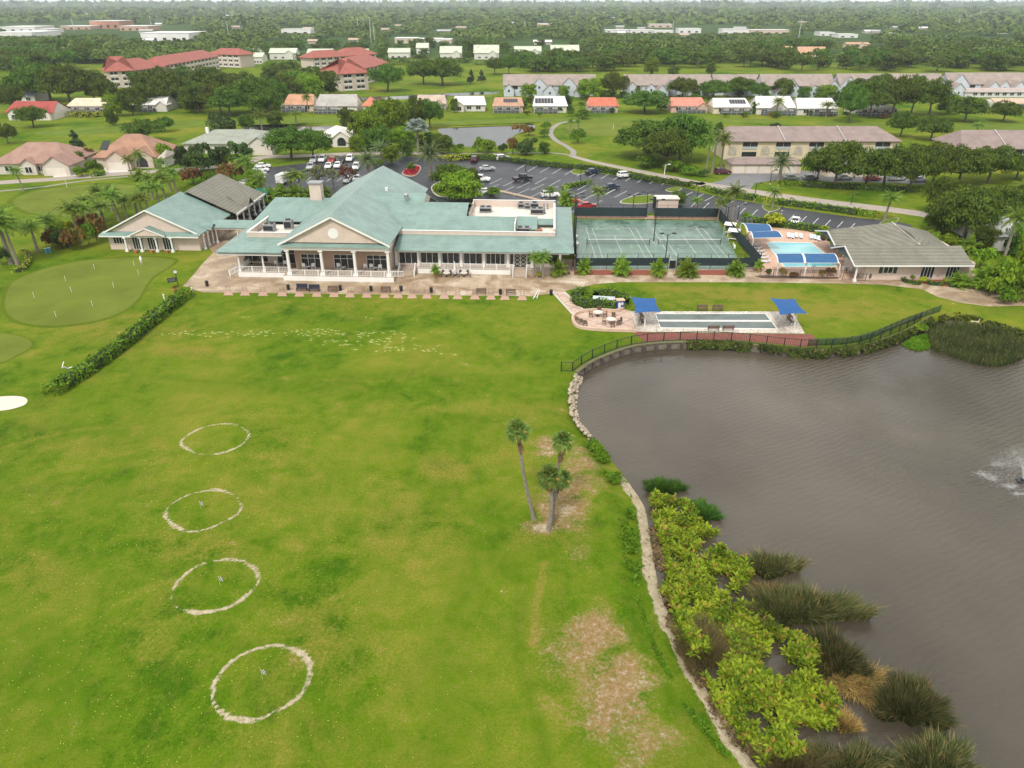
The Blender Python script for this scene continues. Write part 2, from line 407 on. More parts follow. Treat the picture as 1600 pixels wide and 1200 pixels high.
g0=math_(nt,'ADD',math_(nt,'MULTIPLY',big,.5),math_(nt,'ADD',math_(nt,'MULTIPLY',mid,.3),math_(nt,'MULTIPLY',fine,.2)))
grass=ramp(nt,g0,[(.40,(.040,.102,.003)),(.46,(.078,.148,.005)),(.53,(.118,.178,.009)),(.60,(.182,.204,.020))])
lushc=ramp(nt,mid,[(.3,(.052,.118,.003)),(.7,(.098,.170,.006))])
dryc=ramp(nt,fine,[(.3,(.16,.150,.016)),(.7,(.27,.215,.050))])
barec=ramp(nt,noise(nt,p,2.2,6,.75),[(.30,(.11,.13,.02)),(.41,(.23,.13,.05)),(.54,(.31,.20,.12)),(.68,(.50,.39,.34))])
sandc=ramp(nt,noise(nt,p,1.7,6,.75),[(.3,(.22,.18,.10)),(.45,(.38,.32,.21)),(.7,(.54,.46,.34))])
pert=math_(nt,'ADD',math_(nt,'MULTIPLY',math_(nt,'SUBTRACT',fine,.5),1.1),math_(nt,'MULTIPLY',math_(nt,'SUBTRACT',mid,.5),1.3))
def fac(ch,k,lo,hi): return sstep(nt,math_(nt,'ADD',ch,math_(nt,'MULTIPLY',pert,k)),lo,hi)
c=mix(nt,fac(s1.outputs[1],.7,.15,.85),grass,lushc)
c=mix(nt,math_(nt,'MULTIPLY',fac(s1.outputs[0],1.1,.15,1.0),.8),c,dryc)
gd=math_(nt,'MULTIPLY',sstep(nt,noise(nt,p,.11,6,.68,.8),.50,.68),.30)
c=mix(nt,gd,c,dryc)
c=mix(nt,math_(nt,'MULTIPLY',sstep(nt,math_(nt,'ADD',noise(nt,mapped(nt,p,(1,.7,1)),1.1,6,.75),math_(nt,'MULTIPLY',big,.35)),.60,.78),.45),c,mix(nt,.5,c,dryc))
bf=fac(s1.outputs[2],1.35,.24,.80)
c=mix(nt,math_(nt,'MULTIPLY',bf,.80),c,barec)
vor=N(nt,'ShaderNodeTexVoronoi'); vor.inputs['Scale'].default_value=1.5; nt.links.new(mapped(nt,p,(.8,1.5,1)),vor.inputs['Vector'])
dv=math_(nt,'MULTIPLY',math_(nt,'LESS_THAN',math_(nt,'ADD',vor.outputs['Distance'],math_(nt,'MULTIPLY',fine,.25)),.42),math_(nt,'GREATER_THAN',math_(nt,'ADD',s2.outputs[1],math_(nt,'MULTIPLY',math_(nt,'SUBTRACT',mid,.5),2.0)),.42))
c=mix(nt,math_(nt,'MULTIPLY',dv,.6),c,(.52,.54,.24))
c=mix(nt,fac(s2.outputs[0],.95,.30,.62),c,sandc)
fcol=ramp(nt,noise(nt,p,.02,6,.7),[(.3,(.025,.060,.012)),(.6,(.055,.095,.022)),(.8,(.12,.15,.05))])
c=mix(nt,s2.outputs[2],c,fcol)
c=mix(nt,1.0,c,ramp(nt,vf,[(.30,.66),(.70,1.32)]),'MULTIPLY')
nt.links.new(c,b.inputs['Base Color']); b.inputs['Roughness'].default_value=.9; b.inputs['Specular IOR Level'].default_value=.04
bump(nt,b,math_(nt,'ADD',fine,math_(nt,'MULTIPLY',vf,.6)),.7,.12)
g=npmesh('ground',V,Fq,gm,attrs={'m1':m1.reshape(-1,4),'m2':m2.reshape(-1,4)},smooth=True); g['kind']='structure'
# ================================================================ WATER
wm,nt,b=newmat('lake_water'); p=pos(nt)
n1=noise(nt,mapped(nt,p,(1,2.6,1),(0,0,R(-28))),1.6,4,.6,.3); n2=noise(nt,mapped(nt,p,(1,1.4,1),(0,0,R(10))),4.5,3,.6)
calm=sstep(nt,noise(nt,mapped(nt,p,(1,.7,1)),.035,3,.5,.8),.36,.60)
ww=N(nt,'ShaderNodeTexWave',wave_type='BANDS',bands_direction='X'); ww.inputs['Scale'].default_value=.42; ww.inputs['Distortion'].default_value=5; ww.inputs['Detail'].default_value=4; ww.inputs['Detail Scale'].default_value=1.6; nt.links.new(mapped(nt,p,(1,1,1),(0,0,R(62))),ww.inputs['Vector'])
h=math_(nt,'MULTIPLY',math_(nt,'ADD',math_(nt,'ADD',n1,math_(nt,'MULTIPLY',ww.outputs['Fac'],.45)),math_(nt,'MULTIPLY',n2,.45)),math_(nt,'ADD',.25,calm))
nt.links.new(ramp(nt,noise(nt,p,.04,4),[(.32,(.054,.045,.032)),(.68,(.098,.082,.060))]),b.inputs['Base Color'])
b.inputs['Roughness'].default_value=.07; b.inputs['IOR'].default_value=1.4; b.inputs['Specular IOR Level'].default_value=.5
sx=N(nt,'ShaderNodeSeparateXYZ'); nt.links.new(p,sx.inputs[0]); east=sstep(nt,math_(nt,'SUBTRACT',sx.outputs[0],math_(nt,'MULTIPLY',sx.outputs[1],.42)),-8,14)
h=math_(nt,'MULTIPLY',h,math_(nt,'ADD',.28,math_(nt,'MULTIPLY',east,.9)))
bump(nt,b,h,.42,.2)
wm2,nt,b=newmat('pond_water'); p=pos(nt)
b.inputs['Base Color'].default_value=(.03,.035,.03,1); b.inputs['Roughness'].default_value=.06; b.inputs['IOR'].default_value=1.33
bump(nt,b,noise(nt,p,.8,3),.08,.05)
def waterobj(name,poly,z): return sheet(name,poly,z,wm if 'lake' in name else wm2)
# lake surface reaches a little under its banks
cx_,cy_=LP[:,0].mean(),LP[:,1].mean()
grow=[]
for i in range(len(LP)):
    a=LP[i-1]; c2=LP[(i+1)%len(LP)]; t=Vector((c2[0]-a[0],c2[1]-a[1])).normalized(); grow.append((LP[i][0]-t.y*.5,LP[i][1]+t.x*.5))
waterobj('lake_water',grow,WZ)
for P,nm in ((pond,'pond_water'),(creek,'creek_water'),(canal,'canal_water')):
    P=np.array(P); c0=P.mean(0); waterobj(nm,[tuple(c0+(q-c0)*1.01) for q in P],-.5)
# ================================================================ FLAT GROUND FEATURES
def greenmat(name,c,var=.12):
    m,nt,b=newmat(name); p=pos(nt); f1=noise(nt,p,.12,5,.6,.4); f2=noise(nt,p,5,4,.7)
    o=ramp(nt,f1,[(.3,[x*(1-var) for x in c]),(.7,[x*(1+var) for x in c])]); o=mix(nt,1.0,o,ramp(nt,f2,[(.25,.88),(.75,1.1)]),'MULTIPLY')
    nt.links.new(o,b.inputs['Base Color']); b.inputs['Roughness'].default_value=.9; b.inputs['Specular IOR Level'].default_value=.04; return m
puttm=greenmat('putting_turf',(.130,.165,.026),.18); farm=greenmat('fairway_turf',(.115,.165,.022),.2)
collar=greenmat('collar_turf',(.090,.132,.010))
pg_px=[(8,470),(9,484),(20,497),(40,505),(75,509),(112,507),(150,501),(180,492),(200,481),(217,466),(228,447),(240,432),(260,420),(273,409),(262,404),(225,402),(175,404),(125,409),(87,416),(50,427),(22,440),(12,455)]
def scaled(P,k):
    cx=sum(p[0] for p in P)/len(P); cy=sum(p[1] for p in P)/len(P); return [(cx+(p[0]-cx)*k,cy+(p[1]-cy)*k) for p in P]
sheet('putting_green_collar',scaled(GP(pg_px),1.05),.012,collar,smoothn=4)
sheet('putting_green',GP(pg_px),.03,puttm,smoothn=4)
sg=[(0,567),(25,556),(44,546),(50,538),(42,529),(20,523),(-10,521),(-60,524),(-90,545),(-50,568)]
sheet('practice_green_collar',scaled(GP(sg),1.06),.012,collar,smoothn=4); sheet('practice_green',GP(sg),.03,puttm,smoothn=4)
fg=[(22,312),(30,325),(60,335),(120,338),(180,326),(228,310),(225,296),(190,288),(120,290),(60,298)]
sheet('far_green_collar',scaled(GP(fg),1.09),.012,collar,smoothn=4); sheet('far_green',GP(fg),.03,puttm,smoothn=4)
fg2=[(880,196),(920,191),(975,192),(1000,199),(985,210),(940,213),(900,207)]
sheet('fairway_green',GP(fg2),.02,puttm,smoothn=4)
for P in ([(60,206),(250,190),(440,184),(530,184),(520,192),(300,198),(120,212)],[(690,190),(900,184),(1200,186),(1180,192),(900,190),(700,196)],[(1300,190),(1600,194),(1600,206),(1450,200),(1300,197)]):
    sheet('fairway',GP(P),.02,farm,smoothn=5)
sandm=paint('bunker_sand',(.62,.56,.46),.95,.1,1.5)
sheet('sand_bunker',GP([(-40,628),(-10,621),(20,619),(38,621),(43,627),(36,634),(10,641),(-20,642),(-45,636)]),.03,sandm,smoothn=5)
# wet asphalt
am,nt,b=newmat('wet_asphalt'); p=pos(nt); f1=noise(nt,p,.14,5,.6,.5); f2=noise(nt,p,3,5,.7)
o=ramp(nt,f1,[(.3,(.012,.014,.019)),(.7,(.036,.039,.048))]); o=mix(nt,1.0,o,ramp(nt,f2,[(.25,.75),(.75,1.25)]),'MULTIPLY')
nt.links.new(o,b.inputs['Base Color']); nt.links.new(ramp(nt,f1,[(.3,.34),(.7,.6)]),b.inputs['Roughness']); b.inputs['Specular IOR Level'].default_value=.4; bump(nt,b,f2,.1,.02)
asph=am
lot=[(388,335),(386,300),(398,276),(418,262),(476,255),(520,247),(600,243),(692,247),(740,243),(790,251),(875,261),(950,273),(1000,281),(1056,291),(1112,305),(1150,312),(1216,323),(1300,335),(1345,341),(1400,346),(1425,352),(1425,375),(1330,368),(1250,357),(1150,347),(1135,340),(1128,330),(900,336),(870,330),(600,345),(400,350)]
sheet('parking_lot',GP(lot),.02,asph)
pathm=paint('path_concrete',(.27,.25,.22),.85,.1,.6,stain=.3)
roadm=paint('road_concrete',(.34,.29,.245),.8,.1,.5,stain=.35)
ribbon('road',GP([(-120,296),(0,285.5),(85,280),(170,273),(250,267.5),(320,262),(380,255),(410,246),(470,244),(530,241),(600,239),(660,240),(692,242)]),5.2,.035,roadm)
ribbon('cart_path',GP([(690,241),(720,240),(790,239.5),(860,239),(893,243)]),1.3,.035,pathm)
ribbon('road',GP([(893,244),(925,252.5),(975,263),(1050,278),(1094,287.5)]),(2.4,4.6),.033,roadm)
ribbon('road',GP([(1088,286),(1094,287.5),(1163,298),(1225,307),(1300,317),(1343,322),(1437,334),(1520,350),(1640,372)]),5.4,.035,roadm)
ribbon('cart_path',GP([(893,245),(896,237),(884,228),(868,219),(860,208),(866,198),(878,192),(900,188)]),2.0,.045,pathm)
ribbon('cart_path',GP([(-60,306),(0,299),(60,293),(130,283),(200,276)]),1.4,.045,pathm)
drivem=paint('drive_asphalt',(.17,.17,.175),.7,.12,.4,stain=.2)
sheet('condo_drive',GP([(1100,289),(1130,281),(1140,274),(1145,268),(1206,266),(1300,268),(1445,272),(1445,288),(1400,286),(1300,284),(1215,281),(1180,286),(1172,296)]),.028,drivem)
# walkway / patio
pm_,nt,b=newmat('patio_concrete'); p=pos(nt); f1=noise(nt,p,.22,6,.65,.8); f2=noise(nt,p,2.5,5,.7)
o=ramp(nt,f1,[(.30,(.20,.13,.075)),(.47,(.33,.235,.15)),(.58,(.44,.345,.24)),(.72,(.60,.52,.42))]); o=mix(nt,1.0,o,ramp(nt,f2,[(.25,.82),(.75,1.15)]),'MULTIPLY')
br=N(nt,'ShaderNodeTexBrick',offset=0); br.inputs['Scale'].default_value=.33; br.inputs['Mortar Size'].default_value=.008; br.inputs['Color1'].default_value=br.inputs['Color2'].default_value=(1,1,1,1); br.inputs['Mortar'].default_value=(.62,.6,.58,1)
nt.links.new(p,br.inputs['Vector']); o=mix(nt,1.0,o,br.outputs['Color'],'MULTIPLY')
nt.links.new(o,b.inputs['Base Color']); nt.links.new(ramp(nt,f1,[(.3,.25),(.6,.75)]),b.inputs['Roughness'])
patio=pm_
pat=[(286,447),(300,432),(318,410),(333,395),(320,380),(350,338),(400,338),(440,400),(620,405),(900,405),(1160,405),(1350,405),(1510,420),(1530,432),(1545,443),(1600,462),(1640,470),(1640,478),(1600,478),(1545,479),(1500,473),(1465,464),(1440,452),(1380,445),(1300,443),(1150,441),(1050,441),(970,441),(930,444),(890,453),(868,458),(866,458),(830,463),(560,460),(318,457)]
sheet('patio',GP(pat),.02,patio)
# ================================================================ COMMON BUILDING MATERIALS
teal=roofmat('teal_roof',(.185,.280,.247),1.6,.2,.42,.5)
olive=roofmat('olive_roof',(.185,.178,.135),.95,.55,.6,.35)
wallp=paint('pink_stucco',(.58,.47,.40),.85,.07,.6,stain=.15)
white=paint('white_trim',(.74,.73,.70),.5,.05,.8)
porch_shade=paint('porch_wall_shade',(.40,.27,.19),.8,.08,.6)  # pink stucco browned: the shade under the portico put into the colour
flatroof=paint('flat_roof_membrane',(.66,.62,.54),.8,.12,.5,stain=.45)
deckm=paint('porch_deck',(.42,.34,.27),.7,.1,.8,stain=.2)
glass=glassmat()
black=paint('black_metal',(.018,.02,.022),.45,.2,2)
greym=paint('grey_metal',(.32,.33,.34),.45,.15,2,metal=.4)
brownm=paint('brown_wood',(.13,.085,.06),.7,.25,2)
terra=paint('terracotta',(.48,.17,.09),.8,.12,2)
greenfab=paint('green_windscreen',(.017,.032,.037),.8,.15,.7)
def window(par,x0,x1,y,z0,z1,n=3,trans=None,fr=.07,name='window',out=-1):
    """glazing on a wall facing -y (out=-1): frame with mullions, pane as its sub-part"""
    f=MB(); yo=y+out*.09
    a,b_=min(y,yo),max(y,yo)
    f.box(x0-fr,x1+fr,a,b_,z1,z1+fr); f.box(x0-fr,x1+fr,a,b_,z0-fr,z0)
    for k in range(n+1):
        x=x0+(x1-x0)*k/n; f.box(x-fr/2,x+fr/2,a,b_,z0,z1)
    if trans: f.box(x0,x1,a+.01,b_-.01,trans,trans+fr)
    o=f.build(name,white,par)
    MB().box(x0,x1,min(y,y+out*.04),max(y,y+out*.04),z0,z1).build('pane',glass,o)
    return o
def railing(par,a,b_,z,h=1.0,step=.28,name='railing',mat=None):
    mat=mat or white; a=Vector(a); b_=Vector(b_); L=(b_-a).length; m=MB()
    m.bar((a.x,a.y,z+h),(b_.x,b_.y,z+h),.09,.07); m.bar((a.x,a.y,z+.12),(b_.x,b_.y,z+.12),.07,.06)
    n=max(2,int(L/step))
    for k in range(n+1):
        q=a+(b_-a)*k/n; m.box(q.x-.025,q.x+.025,q.y-.025,q.y+.025,z+.14,z+h)
    for k in range(int(L/2.4)+1):
        q=a+(b_-a)*min(1,k*2.4/L); m.box(q.x-.07,q.x+.07,q.y-.07,q.y+.07,z,z+h+.08)
    return m.build(name,mat,par)
def roofpoly(par,faces,mat,name='roof',th=.16):
    """roof from planar faces (upper side), given a fascia thickness"""
    m=MB()
    for f in faces:
        m.poly(f); m.poly([(p[0],p[1],p[2]-th) for p in reversed(f)])
        n=len(f)
        for k in range(n):
            a,b_=f[k],f[(k+1)%n]; m.quad((a[0],a[1],a[2]-th),(b_[0],b_[1],b_[2]-th),(b_[0],b_[1],b_[2]-.003),(a[0],a[1],a[2]-.003))
    return m.build(name,mat,par)
def column(par,x,y,z0,z1,r=.28,square=True):
    m=MB()
    m.box(x-r*1.5,x+r*1.5,y-r*1.5,y+r*1.5,z0,z0+.35); m.box(x-r*1.2,x+r*1.2,y-r*1.2,y+r*1.2,z0+.35,z0+.5)
    m.tube((x,y,z0+.5),(x,y,z1-.3),r,r*.85,10); m.box(x-r*1.3,x+r*1.3,y-r*1.3,y+r*1.3,z1-.3,z1)
    return m.build('column',white,par)
def frame_of(ox,oy,rot):
    c,s=math.cos(rot),math.sin(rot)
    def L(px,py,z=0):
        x,y=G(px,py,z); x-=ox; y-=oy; return (c*x+s*y,-s*x+c*y)
    return L
# ================================================================ CLUBHOUSE
CO=(-22,122); CR=R(-3)
Lc=frame_of(*CO,CR)
club=thing('clubhouse','long pale pink clubhouse with teal roofs and a white-columned central portico','clubhouse',(CO[0],CO[1],0),CR)
m=MB(); m.box(-17.6,.0,1.9,39.6,0,6.05); m.poly([(-17.6,39.6,6.05),(0,39.6,6.05),(-8.85,39.6,11.2)][::-1])
m.box(0.02,30.9,4.5,33,0,4.1); m.box(-29.2,-17.62,4.2,34,0,4.4)
m.build('wall',wallp,club)
MB().box(-17.55,-.05,1.86,1.895,.95,5.6).build('portico_wall_shade',porch_shade,club)  # thin skin over the pink wall that carries the painted portico shade
m=MB(); m.box(-27.3,-18.6,-1.0,4.15,0,.9); m.box(-18.58,1.2,-2.5,1.85,0,.9); m.box(1.22,30.7,2.6,4.45,0,.9)
m.build('porch_deck',deckm,club)
m=MB(); m.box(-27.35,-18.6,-1.06,-1.002,0,.86); m.box(-18.6,1.25,-2.56,-2.502,0,.86); m.box(4.6,21.6,2.54,2.598,0,.86); m.build('deck_skirt',white,club)
# great gable roof over portico and hall
zr,ze=11.7,6.75; xl,xr,xc=-18.75,1.0,-8.87; y0,y1=-2.5,40.2
roofpoly(club,[[(xl,y0,ze),(xc,y0,zr),(xc,y1,zr),(xl,y1,ze)],[(xc,y0,zr),(xr,y0,ze),(xr,y1,ze),(xc,y1,zr)]],teal)
# pediment
m=MB(); m.prism([(0,0)],0,0) if False else None
pf=-1.95
MB().poly([(xl+.9,pf,ze+.12),(xr-.9,pf,ze+.12),(xc,pf,zr-.42)]).poly([(xl+.9,pf+.25,ze+.12),(xc,pf+.25,zr-.42),(xr-.9,pf+.25,ze+.12)]).build('pediment',wallp,club)
m=MB()
for a,b_ in (((xl+.02,0,ze-.14),(xc,0,zr-.14)),((xr-.02,0,ze-.14),(xc,0,zr-.14))):
    m.bar((a[0],-2.42,a[2]-.12),(b_[0],-2.42,b_[2]-.12),.22,.34)
m.build('rake_trim',white,club)
roofpoly(club,[[(xl+.1,-2.75,6.3),(xr-.1,-2.75,6.3),(xr-.4,-1.9,6.7),(xl+.4,-1.9,6.7)]],teal,'pent_roof',.08)
m=MB(); m.box(xl+.5,xr-.5,-2.3,-1.5,5.55,6.1); m.box(xl+.5,xl+1.1,-1.499,1.9,5.6,6.1); m.box(xr-1.1,xr-.5,-1.499,1.9,5.6,6.1); m.box(xl+.4,xr-.4,-2.4,-1.4,6.101,6.22)
m.build('entablature',white,club)
m=MB(); n=28
for r0,yy in ((.92,pf-.07),):
    pts=[(xc+.05+r0*math.cos(2*math.pi*k/n),yy,8.5+r0*math.sin(2*math.pi*k/n)) for k in range(n)]
    m.poly(pts)
    for k in range(n):
        a,b_=pts[k],pts[(k+1)%n]; m.quad(a,b_,(b_[0],pf,b_[2]),(a[0],pf,a[2]))
m.build('round_vent',white,club)
for x in (-17.5,-11.5,-5.6,.35): column(club,x,-1.85,.9,5.55,.3)
for k,(a,b_) in enumerate(((467,499),(519,551),(571,602))):
    xa=Lc(a,410,2.2)[0]+.25; window(club,xa,xa+3.7,1.85,1.0,3.5,3,2.75,name='french_window')
for a,b_ in ((-17.1,-11.9),(-11.1,-6.0),(-5.2,-.05),): railing(club,(a,-2.2,0),(b_,-2.2,0),.9)
railing(club,(.75,-2.2,0),(3.0,-2.0,0),.9)
railing(club,(-27.1,-.85,0),(-18.0,-.85,0),.9); railing(club,(-27.1,-.8,0),(-27.1,3.9,0),.9)
# left porch
roofpoly(club,[[(-30.6,-1.7,4.8),(-18.7,-1.7,4.8),(-18.7,4,5.95),(-26.4,4,5.95)],[(-31,13,4.6),(-30.6,-1.7,4.8),(-26.4,4,5.95),(-26.4,14,6.5)],[(-31.2,37,4.5),(-31,13,4.6),(-26.4,14,6.5),(-26.7,20,9.3)]],teal)
roofpoly(club,[[(-26.4,13.2,6.35),(-17,13.2,6.35),(-9,20,9.3),(-26.7,20,9.3)],[(-26.7,20,9.3),(-9,20,9.3),(-9,37,4.5),(-31.2,37,4.5)]],teal)
m=MB(); m.box(-26.6,-18.4,3.85,4.1,5.7,6.75); m.box(-26.62,-26.38,4.1,17,5.7,6.8); m.build('parapet',wallp,club)
m=MB(); m.box(-26.7,-18.4,3.78,4.16,6.76,6.84); m.box(-26.7,-26.3,4.16,17,6.81,6.89); m.build('parapet_cap',white,club)
m=MB(); m.box(-26.37,-14,4.12,13.6,5.2,5.6); m.build('flat_roof',flatroof,club)
for p in ((-27.0,-.7),(-22.6,-.7)): column(club,p[0],p[1],.9,4.3,.17)
m=MB(); m.box(-30.3,-18.8,-1.35,-1.0,4.1,4.36); m.box(-30.3,-29.9,-1.0,12,4.1,4.36); m.build('porch_beam',white,club)
window(club,-28.0,-23.6,4.15,1.2,3.6,3,2.8); window(club,-21.8,-18.4,4.15,1.0,3.6,3,2.8)
def stairs(par,x0,x1,y,dirn=-1,n=5,rise=.18,run=.3,rails=True,name='stairs'):
    m=MB()
    for k in range(n): m.box(x0,x1,min(y+dirn*run*k,y+dirn*run*(k+1)),max(y+dirn*run*k,y+dirn*run*(k+1)),0,.9-rise*k-.18+.18*0+.0)
    o=m.build(name,deckm,par)
    if rails:
        for x in (x0,x1):
            r=MB(); r.bar((x,y,1.95),(x,y+dirn*run*n,1.05),.1,.1); r.bar((x,y,1.05),(x,y+dirn*run*n,.2),.08,.08)
            r.box(x-.1,x+.1,y+dirn*run*n-.1,y+dirn*run*n+.1,0,1.25); r.box(x-.1,x+.1,y-.1,y+.1,.9,2.05)
            for k in range(6): 
                t=(k+.5)/6; r.box(x-.03,x+.03,y+dirn*run*n*t-.03,y+dirn*run*n*t+.03,1.0-.85*t,1.95-.9*t)
            r.build('stair_rail',white,par)
    return o
# side stairs of the left porch (run outwards to the left)
m=MB()
for k in range(5): m.box(-27.35-.32*(k+1),-27.35-.32*k,-.9,1.3,0,.9-.18*(k+.5))
m.build('stairs',deckm,club)
for y in (-.9,1.3):
    m=MB(); m.bar((-27.3,y,1.95),(-29.0,y,1.05),.1,.1); m.bar((-27.3,y,1.1),(-29,y,.2),.08,.08); m.box(-29.1,-28.9,y-.1,y+.1,0,1.2)
    for k in range(6): t=(k+.5)/6; m.box(-27.3-1.7*t-.03,-27.3-1.7*t+.03,y-.03,y+.03,1.0-.85*t,1.95-.9*t)
    m.build('stair_rail',white,club)
stairs(club,1.4,4.3,2.3); 
# right wing
Y0=4.5
wz0,wz1=1.25,3.55
for a,b_ in ((622,651),(656,684),(690,717),(724,753),(759,789)):
    window(club,Lc(a,404,2.4)[0]+.05,Lc(b_,404,2.4)[0],Y0-.02,wz0,wz1,4 if b_-a>29 else 3)
for px in (618,653,686.5,720.5,756,794,832): 
    x=Lc(px,404,2.4)[0]; m=MB(); m.box(x-.22,x+.22,Y0-.38,Y0-.04,.9,3.95); m.box(x-.3,x+.3,Y0-.45,Y0-.03,.9,1.1); m.build('pilaster',white,club)
xd0,xd1=Lc(804,408,2)[0],Lc(822,408,2)[0]
d=MB(); 
for s,(a,b_) in enumerate(((xd0,(xd0+xd1)/2-.04),((xd0+xd1)/2+.04,xd1))):
    o=MB().box(a,b_,Y0-.1,Y0-.03,.95,3.35).build('door',glass,club)
    f=MB(); f.box(a-.06,a,Y0-.14,Y0-.03,.95,3.42); f.box(b_,b_+.04,Y0-.14,Y0-.03,.95,3.42); f.box(a-.06,b_+.04,Y0-.14,Y0-.03,3.36,3.45)
    w_=b_-a
    for k in range(3):
        z=1.1+k*.75; f.bar((a,Y0-.12,z),(b_,Y0-.12,z+.7),.03,.05); f.bar((b_,Y0-.12,z),(a,Y0-.12,z+.7),.03,.05)
    f.build('door_lattice',white,o)
window(club,Lc(797,404,2.4)[0],xd0-.2,Y0-.02,wz0,wz1,1); window(club,xd1+.2,Lc(829,404,2.4)[0],Y0-.02,wz0,wz1,1)
xs0,xs1=Lc(834,404,2.4)[0],30.6
MB().box(xs0,xs1,Y0-.06,Y0-.02,1.7,3.8).build('porch_screen',glass,club)
column(club,xs1-.1,3.0,.0,4.0,.16)
railing(club,(4.7,2.75,0),(xd0-.25,2.75,0),.9); railing(club,(xd1+.3,2.75,0),(30.4,2.75,0),.9)
stairs(club,xd0-.05,xd1+.05,2.6,rails=False)
for x in (xd0-.15,xd1+.15):
    m=MB(); m.bar((x,2.6,1.9),(x,1.1,1.0),.09,.09); m.box(x-.07,x+.07,1.0,1.14,0,1.1); m.box(x-.07,x+.07,2.53,2.67,.9,2.0); m.build('stair_rail',white,club)
m=MB(); m.box(1.1,32.2,3.1,3.4,3.75,4.0); m.box(31.7,32.0,3.4,33,3.75,4.0); m.build('porch_beam',white,club)
roofpoly(club,[[(.6,2.5,4.3),(33,2.5,4.3),(29.4,8.1,5.7),(.6,8.1,5.7)],[(33,2.5,4.3),(33.2,35.5,4.15),(29.4,28.2,5.7),(29.4,8.1,5.7)],[(33.2,35.5,4.15),(9,35.5,4.15),(11,28.2,5.7),(29.4,28.2,5.7)]],teal)
m=MB(); m.box(.4,29.55,7.95,8.2,5.55,6.35); m.box(29.3,29.55,8.2,28,5.5,6.9); m.box(12.6,29.3,27.8,28.05,5.5,7.3); m.box(12.5,12.72,17.4,27.8,5.5,7.3); m.box(22.2,29.3,14.6,14.8,5.5,7.0); m.build('parapet',wallp,club)
m=MB(); m.box(.35,29.62,7.88,8.26,6.36,6.45); m.box(29.23,29.62,8.26,27.7,6.91,7.0); m.box(12.45,29.65,27.72,28.12,7.31,7.4); m.build('parapet_cap',white,club)
k=.335
roofpoly(club,[[(-6,8.25,6.3),(22.2,8.25,6.3),(22.2,13,6.3+4.75*k),(12.7,13,6.3+4.75*k),(12.7,17.4,6.3+9.15*k),(-6,17.4,6.3+9.15*k)],[(-8,17.4,9.36),(4,17.4,9.36),(4,20.4,10.35),(-8,20.4,10.35)],[(-8,20.4,10.35),(4,20.4,10.35),(4,34,5.5),(-8,34,5.5)],[(4,17.4,9.36),(12.7,17.4,9.36),(12.7,34,4.6),(4,34,4.6)]],teal)
MB().poly([(4,17.4,9.3),(4,20.4,10.3),(4,25,8.7),(4,22,8.0)]).build('gable_wall',wallp,club)
m=MB(); m.box(12.72,29.28,14.85,27.78,5.0,6.0); m.box(22.25,29.28,8.22,14.58,5.0,5.75); m.box(12.75,22.2,13.02,14.84,5.0,6.0); m.build('flat_roof',flatroof,club)
m=MB(); m.box(22.0,22.2,8.3,14.55,5.6,7.75); m.box(12.75,22.0,13.02,13.2,6.0,7.8); m.build('roof_curb',white,club)
roofpoly(club,[[(22.25,10.6,6.2),(26.2,10.6,6.2),(26.2,14.4,7.6),(22.25,14.4,7.6)],[(26.25,13.0,6.5),(29.25,13.0,6.5),(29.25,14.5,7.2),(26.25,14.5,7.2)]],teal,'mansard')
# roof plant (things that stand on the roof)
def hvac(px,py,z,sx,sy,sz,label,mat=None,fans=1):
    x,y=G(px,py,z); t=thing('rooftop_air_unit',label,'air conditioner',(x,y,z),CR,'air units on the clubhouse roof')
    MB().box(-sx/2,sx/2,-sy/2,sy/2,.12,sz).build('cabinet',mat or greym,t)
    m=MB(); m.box(-sx/2+.1,sx/2-.1,-sy/2-.03,-sy/2-.005,.3,sz-.25)
    m.build('grille',black,t)
    m=MB()
    for i in range(fans): m.tube((-sx/2+sx*(i+.5)/fans,0,sz),(-sx/2+sx*(i+.5)/fans,0,sz+.15),min(sx/fans,sy)*.38,n=12)
    m.build('fan',black,t)
    for a in (-1,1): MB().box(a*sx/2-.1*(a>0),a*sx/2+.1*(a<0),-sy/2,sy/2,0,.11).build('skid',greym,t)
hvac(422,361,5.6,2.0,1.6,1.4,'long grey air unit at the left on the flat roof left of the pediment',fans=2)
hvac(452,357,5.6,1.5,1.4,1.7,'boxy grey air unit right of the other, between green roof and white parapet')
for px,py,sx,sy,sz,l in [(759,331,2.4,1.6,1.1,'pale low air unit at the left end of the right-hand flat roof'),(814,325,1.3,1.0,1.1,'small dark condenser against the rear parapet, leftmost of three'),(824,326,1.2,1.0,.9,'small grey condenser second in the row at the rear parapet'),
  (835,328,1.7,1.2,1.6,'dark tall air unit beside the rear parapet'),(839,334,2.6,1.5,1.2,'pale grey double air unit in front of the dark one'),(849,334,.9,.8,.7,'smallest grey box unit near the right parapet')]:
    hvac(px,py,6.0,sx,sy,sz,l,fans=2 if sx>2 else 1)
hvac(818,362,5.75,2.6,1.1,.9,'low louvred unit on the lower flat roof behind the front parapet',fans=2)
hvac(842,361,5.75,1.3,.8,.5,'rusty orange-topped box on the lower flat roof',paint('rust_box',(.5,.22,.12),.8,.3,2))
for px,l in ((850,'left one of two vent stacks at the rear parapet'),(855.5,'right one of two vent stacks at the rear parapet')):
    x,y=G(px,327,6); t=thing('vent_stack',l,'vent',(x,y,6),0,'vent stacks on the right flat roof')
    MB().tube((0,0,0),(0,0,1.1),.16,n=8).build('pipe',greym,t); MB().tube((0,0,1.1),(0,0,1.3),.3,.22,8).build('cap',greym,t)
